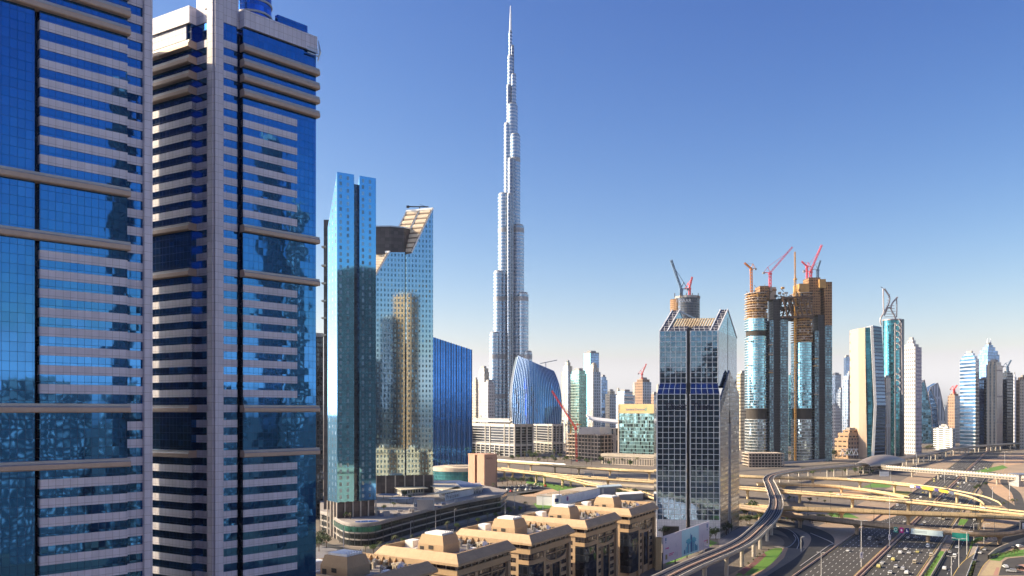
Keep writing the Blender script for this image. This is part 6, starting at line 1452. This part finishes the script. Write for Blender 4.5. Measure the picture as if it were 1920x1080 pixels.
mb = MB(); c = a - dd * .2 - nn * 2.8 + Vector((0, 0, 4)); mb.obox(Vector((a.x - 3, a.y - 2.6, 4)), (3.4, -.6, 0), (0, .3, 0), (0, 0, 3.2)); mb.build('sign_panel', nav_s, shd)
for k, (u0, u1, v, h_, lb) in enumerate(((1122, 1166, 931, 9, 'pale glass roofed shed right of the white shed'), (1160, 1206, 940, 6, 'flat white roofed hut left of the white grid tower base'))):
    t = thing('low_shed', G(u0, v), lb, 'shed'); a = G(u0, v); b = G(u1, v - 3); mb = MB(); mb.obox(a, b - a, (0, 20, 0), (0, 0, h_)); mb.build('wall', concrete_g, t)
    mb = MB(); mb.obox(a + Vector((-.5, -.5, h_)), (b - a) + Vector((1, 0, 0)), (0, 21, 0), (0, 0, .6)); mb.build('roof', white_p if k else plain('pale_glass_roof', (.5, .6, .62), .3, .2), t)

# ------------------------------------------------------------------ trees and palms
leafs = [ground_mat('leaf_dark', (.030, .055, .016), (.055, .085, .022), .4, 2.0, .7), ground_mat('leaf_green', (.06, .11, .02), (.10, .15, .035), .4, 2.0, .7), ground_mat('leaf_olive', (.11, .12, .035), (.07, .09, .03), .4, 2.0, .7)]
bark = plain('bark', (.14, .10, .07), .9)
def leaf_clump(mb, c, r, n, s, g):
    for _ in range(n):
        v = Vector((g.gauss(0, 1), g.gauss(0, 1), g.gauss(0, 1))).normalized() * r * g.uniform(.45, 1.05); v.z *= .8
        a = Vector((g.gauss(0, 1), g.gauss(0, 1), g.gauss(0, .6))).normalized(); b = a.cross(Vector((g.gauss(0, 1), g.gauss(0, 1), g.gauss(0, 1)))).normalized(); k = s * g.uniform(.6, 1.3); p = c + v
        mb.face([p - a * k - b * k * .5, p + b * k * .7, p + a * k - b * k * .2, p - b * k * .8])
def tree_proto(seed, hgt, mat):
    g = random.Random(seed); t = thing('tree', (0, 0, -5000), '', 'tree'); b0 = Vector((0, 0, -5000))
    mb = MB(); top = b0 + Vector((g.uniform(-.3, .3), 0, hgt * .5)); mb.tube([b0, b0 + Vector((0, 0, hgt * .25)), top], [.32, .24, .12], 6); br = []
    for k in range(5):
        e = b0 + Vector((math.cos(k * 1.26) * hgt * .28, math.sin(k * 1.26) * hgt * .28, hgt * g.uniform(.5, .8))); mb.tube([b0 + Vector((0, 0, hgt * .3)), e], [.14, .05], 5); br.append(e)
    mb.build('trunk', bark, t); mb = MB()
    for e in br + [b0 + Vector((0, 0, hgt * .82))]: leaf_clump(mb, e + Vector((0, 0, hgt * .04)), hgt * g.uniform(.17, .25), 60, hgt * .055, g)
    mb.build('crown', mat, t); return t
def palm_proto(seed, hgt):
    g = random.Random(seed); t = thing('palm_tree', (0, 0, -5000), '', 'palm tree'); b0 = Vector((0, 0, -5000)); mb = MB(); tp = b0 + Vector((.3, 0, hgt)); mb.tube([b0, b0 + Vector((.1, 0, hgt * .5)), tp], [.35, .26, .22], 6); mb.build('trunk', bark, t); mb = MB()
    for k in range(22):
        a = k * 2.4 + g.uniform(-.2, .2); up = g.uniform(-.2, .9); d = Vector((math.cos(a), math.sin(a), 0)); L = hgt * .42; pr_ = tp
        for q in range(4):
            f = (q + 1) / 4; p = tp + d * L * f + Vector((0, 0, L * (up * f - 1.0 * f * f))); sd = Vector((-d.y, d.x, 0)) * .38 * (1.2 - f); mb.face([pr_ - sd, pr_ + sd + Vector((0, 0, .1)), p + sd * .8, p - sd * .8]); pr_ = p
    mb.build('crown', leafs[2], t); return t
TP = [tree_proto(1, 8, leafs[0]), tree_proto(2, 7, leafs[1]), tree_proto(3, 6, leafs[2])]; PP = [palm_proto(4, 9), palm_proto(5, 7)]
ORD = ['first', 'second', 'third', 'fourth', 'fifth', 'sixth', 'seventh', 'eighth', 'ninth', 'tenth', 'eleventh', 'twelfth', 'thirteenth', 'fourteenth', 'fifteenth', 'sixteenth', 'seventeenth', 'eighteenth', 'nineteenth', 'twentieth']
def ordn(i):
    if i < 20: return ORD[i]
    return {2: 'twenty', 3: 'thirty', 4: 'forty', 5: 'fifty', 6: 'sixty'}[(i + 1) // 10] + ('-' + ORD[(i + 1) % 10 - 1] if (i + 1) % 10 else 'th')
tr = random.Random(9)
def plant_row(pts, protos, what, grp, smin=.8, smax=1.2):
    for i, p in enumerate(pts):
        pr_ = protos[i % len(protos)]; c = copy_tree(pr_); s = tr.uniform(smin, smax); c.location = Vector(p); c.scale = (s, s, s * tr.uniform(.9, 1.15)); c.rotation_euler.z = tr.uniform(0, 6.28)
        c['label'] = '%s, %s from the left' % (what, ordn(i)); c['group'] = grp
def uvs(*l, z=0): return [G(u, v, z) for u, v in l]
plant_row(uvs((942, 908), (951, 911), (961, 909), (968, 912), (978, 910), (986, 907), (996, 909)), [TP[0], PP[0]], 'dark tree between the car park and the overpass', 'trees at the car park', .9, 1.3)
plant_row(uvs((925, 919)), [PP[1]], 'lone pale palm at the foot of the salmon tower', 'palms at the car park', 1, 1.1)
plant_row(uvs(*[(1010 + k * 14 + tr.uniform(-3, 3), 909 + k * 1.9) for k in range(7)]), [TP[1]], 'low green tree on the lawn below the overpasses', 'trees on the lawn below the overpasses', .4, .6)
plant_row(uvs(*[(822 + k * 9.5 + tr.uniform(-2, 2), 853 + .15 * k) for k in range(14)]), [TP[2], TP[1], PP[0]], 'small tree before the white framed offices', 'trees before the white offices', .9, 1.5)
plant_row(uvs(*[(962 + k * 10 + tr.uniform(-3, 3), 861 + tr.uniform(-3, 4)) for k in range(11)]), [TP[0], TP[1], PP[0]], 'tree in the garden right of the white offices', 'garden trees by the white offices', 1.1, 1.9)
plant_row(uvs((1330, 1020), (1342, 1012), (1352, 1006), (1362, 1003)), [TP[0]], 'dark tree at the foot of the white grid tower', 'trees at the grid tower', .9, 1.3)
plant_row(uvs((1246, 1008), (1256, 1004), (1264, 1003)), [TP[0]], 'tree behind the hoarding at the grid tower entrance', 'trees behind the hoarding', .9, 1.2)
plant_row(uvs((1395, 972), (1402, 968), (1410, 966), (1420, 962)), [TP[0], TP[1]], 'dark tree right of the white grid tower below the overpass', 'trees below the overpass', 1.1, 1.6)
plant_row(uvs((1743, 843), (1750, 842), (1757, 841), (1764, 841), (1738, 845)), [TP[2]], 'bushy tree in front of the low white block', 'trees by the low white block', 1.4, 2.0)
plant_row([hw(-40 + k * 9, 50.6) for k in range(13)], [TP[1], TP[0]], 'small bush along the guard rail', 'bushes along the guard rail', .25, .4)
plant_row([hw(2 + k * 9, 31) for k in range(9)], [TP[1]], 'small bush on the strip between highway and service road', 'bushes on the median strip', .22, .34)
plant_row(uvs(*[(1822 + k * 5.5, 1024 - k * 2.2) for k in range(10)]), [TP[1]], 'bush on the green bank beside the ramp road', 'bushes on the green bank', .35, .5)
plant_row(uvs(*[(1860 + k * 6, 1047 - k * 1.2) for k in range(9)]), [TP[1]], 'bush on the bank inside the turning circle', 'bushes at the turning circle', .3, .42)
plant_row(uvs((648, 972), (657, 974), (672, 966), (690, 962), (706, 965), (720, 958), (738, 950), (750, 930), (758, 934), (768, 938), (775, 930), (792, 948), z=ZP), [TP[1], PP[1], TP[0]], 'shrub or palm on the podium roof garden', 'podium garden plants', .5, .75)
plant_row(uvs((594, 1026), (602, 1022), (612, 1027), (598, 1034)), [TP[0]], 'dark tree by the yard below the podium corner', 'trees at the yard', .8, 1.1)
plant_row(uvs(*[(1405 + tr.uniform(-2, 2) + k * 7, 1058 - k * 5 + tr.uniform(-2, 2)) for k in range(6)]), [TP[2]], 'low shrub in the flower bed under the metro', 'shrubs under the metro', .2, .3)
plant_row(uvs((1848, 913), (1829, 921), (1832, 919), (1836, 916)), [TP[0]], 'small tree near the highway side road', 'trees at the side road', .6, .9)
plant_row([V3(p, 0) + Vector((0, -9, 0)) for p in smooth_path([G(690, 1036), G(760, 1020), G(840, 997), G(930, 970), G(985, 955)], 5)], [PP[0], TP[1]], 'roadside tree along the podium street', 'trees along the podium street', .6, .9)
plant_row(uvs(*[(1126 + k * 11 + tr.uniform(-3, 3), 927 + k * .9 + tr.uniform(-2, 2)) for k in range(9)]), [TP[0], TP[1], PP[0]], 'tree behind the sheds left of the white grid tower', 'trees behind the sheds', .7, 1.1)
plant_row(uvs(*[(1392 + k * 8 + tr.uniform(-3, 3), 984 - k * 1.5 + tr.uniform(-4, 4)) for k in range(8)]), [TP[0], TP[1]], 'tree on the shaded ground left of the metro viaduct', 'trees left of the metro viaduct', .6, 1.0)
plant_row(uvs(*[(1480 + k * 9 + tr.uniform(-3, 3), 976 + tr.uniform(-5, 9)) for k in range(12)]), [TP[1], TP[2], PP[1]], 'shrub under the shaded overpass right of the metro', 'shrubs under the shaded overpass', .5, .9)
plant_row(uvs(*[(1480 + k * 12 + tr.uniform(-4, 4), 889 + tr.uniform(-2, 5)) for k in range(15)]), [TP[2], TP[1], PP[0]], 'small tree between the curved overpass and the station', 'trees by the station', .8, 1.3)
plant_row(uvs(*[(1478 + k * 13 + tr.uniform(-4, 4), 937 + tr.uniform(-5, 7)) for k in range(15)]), [TP[1], PP[1], TP[2]], 'shrub on the sandy ground between the overpasses', 'shrubs between the overpasses', .5, .9)
plant_row(uvs(*[(1400 + k * 16 + tr.uniform(-4, 4), 858 + tr.uniform(-2, 3)) for k in range(13)]), [TP[0], TP[2]], 'small tree along the foot of the unfinished towers', 'trees at the unfinished towers', 1.2, 2.0)
plant_row(uvs(*[(1700 + k * 13 + tr.uniform(-4, 4), 838 - k * .5 + tr.uniform(-2, 2)) for k in range(16)]), [TP[0], PP[0], TP[2]], 'distant tree along the far tower bases', 'trees at the far towers', 1.4, 2.4)
plant_row(uvs(*[(1000 + k * 14 + tr.uniform(-4, 4), 866 + k * .6 + tr.uniform(-2, 2)) for k in range(15)]), [TP[0], TP[1], PP[0]], 'tree along the far side of the overpasses', 'trees beyond the overpasses', 1.0, 1.6)
plant_row(uvs(*[(1842 + k * 8, 940 + tr.uniform(-4, 12)) for k in range(9)]), [PP[1], TP[2]], 'shrub on the sand right of the highway', 'shrubs right of the highway', .5, .9)
for t in TP + PP:
    for ch in list(t.children): bpy.data.objects.remove(ch)
    bpy.data.objects.remove(t)

# ------------------------------------------------------------------ vehicles
tyre = plain('tyre', (.02, .02, .02), .8, var=.02); carglass = plain('car_window', (.02, .025, .03), .08, .3, var=.02)
def paint(nm, c): return plain('paint_' + nm, c, .28, .15, var=.02)
PAINTS = {'white': paint('white', (.78, .78, .76)), 'silver': paint('silver', (.46, .46, .46)), 'yellow': paint('yellow', (.66, .58, .22)), 'black': paint('black', (.02, .02, .022)), 'grey': paint('grey', (.15, .15, .16)), 'red': paint('red', (.42, .03, .03)), 'beige': paint('beige', (.55, .48, .36))}
CARP = {}
def car_proto(kind, col):
    if (kind, col) in CARP: return CARP[kind, col]
    L, W_, hh = {'car': (4.7, 1.9, 1.45), 'van': (5.2, 2.0, 2.2), 'bus': (9.5, 2.5, 3.1), 'suv': (5.0, 2.0, 1.85)}[kind]
    t = thing(kind if kind in ('van', 'bus') else 'car', (0, 0, -6000), '', kind if kind in ('van', 'bus') else 'car'); z0 = -6000
    prof = {'car': [(-.5, .3), (-.5, .62), (-.46, .68), (-.30, .70), (-.19, .98), (.12, 1.0), (.27, .70), (.46, .60), (.5, .5), (.5, .3)], 'suv': [(-.5, .25), (-.5, .6), (-.47, .95), (-.42, 1.0), (.1, 1.0), (.24, .66), (.46, .58), (.5, .5), (.5, .25)],
            'van': [(-.5, .2), (-.5, .9), (-.48, 1.0), (.22, 1.0), (.38, .62), (.48, .5), (.5, .2)], 'bus': [(-.5, .14), (-.5, .95), (-.49, 1.0), (.47, 1.0), (.5, .9), (.5, .14)]}[kind]
    def row(y, k): return [Vector((a * L, y * (1 if b < .72 else k), z0 + b * hh)) for a, b in prof]
    lft, rgt = row(W_ / 2, .84), row(-W_ / 2, .84); m = len(prof); mb = MB()
    mb.face(lft[::-1]); mb.face(rgt)
    for i in range(m): j = (i + 1) % m; mb.face([lft[i], lft[j], rgt[j], rgt[i]])
    mb.build('body', PAINTS[col], t)
    wn_ = MB(); 
    if kind == 'car': rws = [((-.27, .74), (-.19, .95), (.11, .96), (.22, .74))]
    elif kind == 'suv': rws = [((-.44, .70), (-.40, .92), (.08, .93), (.17, .70))]
    elif kind == 'van': rws = [((.05, .60), (.05, .92), (.2, .92), (.33, .62))]
    else: rws = [((-.47, .5), (-.47, .85), (.46, .85), (.46, .5))]
    for sgn in (1, -1):
        y = W_ / 2 * .93 * sgn
        for rw in rws: wn_.obox(Vector((rw[0][0] * L, y - .09, z0 + rw[0][1] * hh)), (L * (rw[3][0] - rw[0][0]) * .96, 0, 0), (0, .18, 0), (0, 0, hh * (rw[1][1] - rw[0][1])))
    fr = {'car': ((.12, .99), (.26, .72)), 'suv': ((.11, .98), (.235, .68)), 'van': ((.23, .98), (.37, .65)), 'bus': ((.475, .93), (.503, .5))}[kind]; rr2 = {'car': ((-.30, .72), (-.20, .97)), 'suv': ((-.472, .7), (-.43, .97)), 'van': ((-.5, .55), (-.49, .9)), 'bus': ((-.503, .5), (-.495, .9))}[kind]
    for (a0, b0), (a1, b1) in (fr, rr2):
        nrm = Vector((-(b1 - b0) * hh, 0, (a1 - a0) * L)).normalized(); nrm = nrm if nrm.x * (a0 + a1) > 0 or nrm.z > 0 else -nrm
        o = nrm * .03; q = [Vector((a0 * L, -W_ * .38, z0 + b0 * hh)) + o, Vector((a1 * L, -W_ * .38, z0 + b1 * hh)) + o, Vector((a1 * L, W_ * .38, z0 + b1 * hh)) + o, Vector((a0 * L, W_ * .38, z0 + b0 * hh)) + o]; wn_.face(q)
    wn_.build('window_band', carglass, t)
    for sx in (-.31, .31):
        for sy in (-1, 1):
            mb = MB(); c = Vector((sx * L, sy * (W_ / 2 - .1), z0 + .34)); mb.tube([c - Vector((0, .12, 0)), c + Vector((0, .14, 0))], .34, 10); mb.build('wheel', tyre, t)
    CARP[kind, col] = t; return t
def put_car(p, yaw, kind, col, label, group=None):
    c = copy_tree(car_proto(kind, col)); c.location = p; c.rotation_euler.z = yaw; c['label'] = label; c['group'] = group or 'vehicles on the roads'; return c
hyaw = math.atan2(hd_.y, hd_.x)
used = []
def on_hw(u, v, kind, col, label, rev=False): 
    p = G(u, v); p.z = .03; used.append(p); put_car(p, hyaw + (math.pi if rev else 0), kind, col, label)
NEAR = [(1590, 1034, 'car', 'white', 'lone white car in sunlight on the left carriageway'), (1631, 1012, 'van', 'silver', 'silver van in shade on the left carriageway'), (1655, 1007, 'car', 'silver', 'silver car in shade ahead of the silver van'), (1645, 1013, 'car', 'black', 'black car in shade beside the silver van'), (1651, 1021, 'car', 'black', 'dark car at the shadow edge of the left carriageway'),
        (1667.5, 1045, 'car', 'white', 'white car nearest the median barrier ahead of the yellow taxi'), (1675, 1051, 'suv', 'yellow', 'yellow car just right of the median barrier, upper of two'), (1654, 1057, 'car', 'white', 'white car beside the median, left of the lower yellow car'), (1648, 1064, 'suv', 'yellow', 'yellow car beside the median, lower of two'), (1680, 1064, 'car', 'white', 'white car mid lane right of the lower yellow car'),
        (1669, 1075, 'car', 'white', 'white car at the bottom edge nearest the median'), (1688, 1038, 'suv', 'white', 'white off-roader left of three cars in the sunlit row'), (1698, 1031, 'car', 'white', 'white car just out of the overpass shadow'), (1704.5, 1038, 'car', 'white', 'white car between the off-roader and the yellowish car'), (1720.5, 1036, 'car', 'yellow', 'yellowish car at the right of the sunlit row'),
        (1740, 1026, 'van', 'white', 'white minibus leaving the shade in the rightmost lane'), (1715, 1056, 'van', 'beige', 'beige minibus in the right lanes casting long shadow'), (1693, 1069, 'suv', 'silver', 'silver car right of centre near the bottom edge'), (1700, 1076, 'suv', 'white', 'white boxy car at the bottom edge'), (1746, 1043, 'van', 'beige', 'beige van stopped by the pink kerb strip'),
        (1702, 1010, 'car', 'white', 'pale car in shade under the long pale sign board, left of two'), (1717.5, 1010, 'car', 'silver', 'pale car in shade under the long pale sign board, right of two'),
        (1790, 1045, 'van', 'white', 'white van on the service road below the lamps'), (1771, 1068, 'suv', 'white', 'white pickup on the service road near the bottom'), (1781, 1037, 'car', 'silver', 'silver car in shade on the service road'), (1794, 1028, 'car', 'white', 'white car in shade on the service road, upper one'),
        (1696, 979, 'car', 'white', 'white car between the overpasses, left carriageway'), (1729, 985, 'car', 'white', 'white car between the overpasses just right of the median'), (1734, 980.5, 'car', 'white', 'second white car between the overpasses right of the median'), (1762, 972.5, 'van', 'white', 'white van between the overpasses'), (1769, 974, 'bus', 'beige', 'beige lorry between the overpasses'), (1750, 973, 'car', 'grey', 'grey car between the overpasses'), (1793, 986, 'car', 'white', 'white car by the tiny lawn'), (1827, 976, 'car', 'white', 'white car on the service road between the overpasses'), (1838, 975.5, 'suv', 'white', 'white off-roader parked right of the service road')]
for u, v, kd, cl, lb in NEAR: on_hw(u, v, kd, cl, lb)
for (u, v, yaw, kd, cl, lb) in ((1838, 1038, .9, 'car', 'white', 'white car on the ramp road, lower of two'), (1847, 1032, .85, 'car', 'silver', 'pale car on the ramp road, upper of two'), (1827, 1053, 1.0, 'car', 'grey', 'grey car entering the ramp road at the bottom'), (1885, 1065, 1.3, 'suv', 'white', 'white car in the turning circle'), (1896, 1073, 2.6, 'suv', 'silver', 'silver car in the turning circle at the bottom'), (1913, 1067, .3, 'suv', 'black', 'black car parked at the red paved island'), (1903, 1029, .5, 'suv', 'black', 'black car parked behind the curved wall'), (1912, 1026, .5, 'suv', 'white', 'white car parked behind the curved wall')):
    p = G(u, v); p.z = .045; used.append(p); put_car(p, yaw, kd, cl, lb)
# farther traffic, lane by lane
lanes = {'left carriageway': [-26.5, -23, -19.5, -16, -12.5, -9, -5], 'right carriageway': [4, 7, 10.6, 14.2, 17.8, 21.4, 24.6]}
cr_ = random.Random(21); cnt = {}
for side, s_min, s_max, nn_ in (('right carriageway', 300, 1050, 46), ('left carriageway', 330, 1050, 22)):
    far = sorted([(cr_.uniform(s_min, s_max), cr_.choice(lanes[side])) for _ in range(nn_)])
    last = {}
    i = 0
    for s, q in far:
        if q in last and s - last[q] < 12: continue
        last[q] = s; cl = cr_.choice(['white', 'white', 'white', 'silver', 'yellow', 'grey', 'beige']); kd = cr_.choice(['car', 'car', 'suv', 'van'])
        put_car(hw(s, q, .03), hyaw, kd, cl, '%s %s on the far %s, %s beyond the overpasses' % (cl, 'van' if kd == 'van' else 'car', side, ordn(i)), 'far traffic beyond the overpasses'); i += 1
i = 0
for r_, (va, n_, off) in enumerate(((916, 11, 0), (920.5, 12, 6), (925, 9, -2))):
    for k in range(n_):
        p = G(938 + off + k * 7.2 + cr_.uniform(-.6, .6), va - k * .75); p.z = .04
        cl = cr_.choice(['white', 'white', 'silver', 'silver', 'grey', 'red', 'beige', 'black'])
        put_car(p, 1.9 + cr_.uniform(-.06, .06), cr_.choice(['car', 'suv', 'van']), cl, '%s parked vehicle, %s from the left in the %s car park row' % (cl, ordn(k), ('far', 'middle', 'near')[r_]), 'vehicles in the car park'); i += 1
for k in range(17):
    p = G(1488 + k * 7 + cr_.uniform(-1, 1), 885 - k * .55); p.z = .03; cl = cr_.choice(['white', 'silver', 'grey', 'white', 'beige', 'black'])
    put_car(p, 1.2 + cr_.uniform(-.06, .06), cr_.choice(['car', 'suv', 'van']), cl, '%s parked vehicle, %s from the left in the car park by the station' % (cl, ordn(k)), 'vehicles parked by the station')
for k, (path, us, z) in enumerate(((pO1, (1560, 1618, 1700, 1760, 1845), 0), (pO4, (1600, 1690, 1780, 1848), 0), (pO1, (960, 1030, 1110, 1190), 0))):
    for j, u in enumerate(us):
        c_ = [(a, b) for a, b in zip(path, path[1:]) if abs(CU + a.x / a.y * F - u) < 14]
        if not c_: continue
        a, b = c_[0]; d = b - a; cl = ['white', 'silver', 'grey', 'black', 'white'][j % 5]
        put_car(a + Vector((d.y, -d.x, 0)).normalized() * (2.2 if j % 2 else -2.2) + Vector((0, 0, .05)), math.atan2(d.y, d.x), 'car', cl, '%s car on the %s, %s from the left' % (cl, ('long overpass right of the metro', 'curved overpass', 'long overpass left of the grid tower')[k], ordn(j)))
for t in CARP.values():
    for ch in list(t.children): bpy.data.objects.remove(ch)
    bpy.data.objects.remove(t)

# ------------------------------------------------------------------ neighbours outside the frame, seen only in the glass, and one added for shade
r_sand = FM('mirror_sand', (.60, .44, .22), (.10, .09, .08), 4, 4, .55, .5, gm=.3, gr=.2, var=.5); r_grey = FM('mirror_grey', (.36, .38, .42), (.04, .06, .09), 3, 4, .6, .6, gm=.6, gr=.15, var=.5); r_dark = FM('mirror_dark', (.03, .035, .045), (.02, .03, .05), 3, 4, .7, .7, gm=.6)
r_mix = FM('mirror_mixed', (.07, .08, .10), (.55, .54, .54), 5, 4.5, .42, .45, gm=0, gr=.6, var=.7)
r_gold = FM('mirror_gold', (.60, .31, .13), (.07, .06, .05), 5, 4.5, .4, .5, gm=.2, gr=.4, var=.5)
r_win = FM('mirror_dark_windows', (.008, .010, .014), (.34, .33, .31), 5.5, 4.2, .30, .45, gm=0, gr=.6, var=.5)
MIR = [(-134, 279, 32, 34, 172, 0, r_grey, 'grey tower hidden behind the striped towers'), (-70, -130, 60, 40, 130, 0, r_gold, 'sand coloured tower behind the viewpoint'), (75, -170, 120, 40, 146, 0, r_dark, 'broad dark block behind the viewpoint'), (-190, -260, 70, 50, 150, 0, r_dark, 'dark tower far behind the viewpoint'), (128, -150, 26, 40, 186, 0, r_dark, 'dark tower behind the viewpoint'), (-300, -120, 60, 60, 90, 0, r_gold, 'sand block behind the striped towers'),
       (232, -255, 40, 40, 335, 45, r_gold, 'tall sand tower far behind the viewpoint'), (196, -258, 30, 30, 285, 45, r_dark, 'tall dark tower far behind the viewpoint'), (345, 330, 70, 60, 268, 20, r_win, 'tall dark tower with pale windows beyond the right edge'), (200, 44, 9, 9, 262, 0, r_dark, 'slim dark tower right of the viewpoint'),
       (300, 146, 12, 14, 268, 0, r_dark, 'slim dark tower beyond the right edge'), (312, 160, 9, 9, 224, 45, r_mix, 'slim sand tower beyond the right edge'), (262, -50, 60, 40, 92, 30, r_mix, 'sand block right of the viewpoint'),
       (300, 10, 34, 30, 100, 20, r_mix, 'grey block right of the viewpoint'), (330, -80, 60, 40, 104, 35, r_mix, 'sand block far right of the viewpoint'), (300, 100, 30, 30, 84, 45, r_mix, 'low sand block right of the viewpoint'), (420, 60, 60, 60, 106, 15, r_mix, 'far grey block right of the viewpoint'), (340, 190, 30, 26, 96, 45, r_mix, 'low sand block beyond the right edge'), (250, 60, 24, 24, 60, 45, plain('mirror_white', (.7, .68, .64), .7), 'low white block right of the viewpoint')]
for x, y, wx, wy, hh, ro, m_, lb in MIR:
    t = thing('neighbour_block', (x, y, 0), lb, 'building'); q = [Vector((x + sx * wx / 2 * math.cos(R(ro)) - sy * wy / 2 * math.sin(R(ro)), y + sx * wx / 2 * math.sin(R(ro)) + sy * wy / 2 * math.cos(R(ro)))) for sx, sy in ((-1, -1), (1, -1), (1, 1), (-1, 1))]
    mb = MB(); mb.prism(q, 0, hh); mb.build('wall', m_, t); mb = MB(); mb.prism(shrink(q, .6), hh, hh + 5); mb.build('roof_plant', concrete_g, t)

# ------------------------------------------------------------------ thin dusty air over the whole place
hz = bpy.data.materials.new('dusty_air'); t_ = NT(hz)
pv_ = t_.n('ShaderNodeVolumePrincipled', {'Color': (.82, .88, .97, 1), 'Density': .00002, 'Anisotropy': .2}); om_ = t_.n('ShaderNodeOutputMaterial'); hz.node_tree.links.new(pv_.outputs[0], om_.inputs['Volume'])
mb = MB(); mb.box(-14200, 14200, -3200, 16200, -1.5, 1300); o_ = mb.build('haze', hz); tag(o_, 'thin pale dusty air over the whole city', 'haze', kind='stuff')
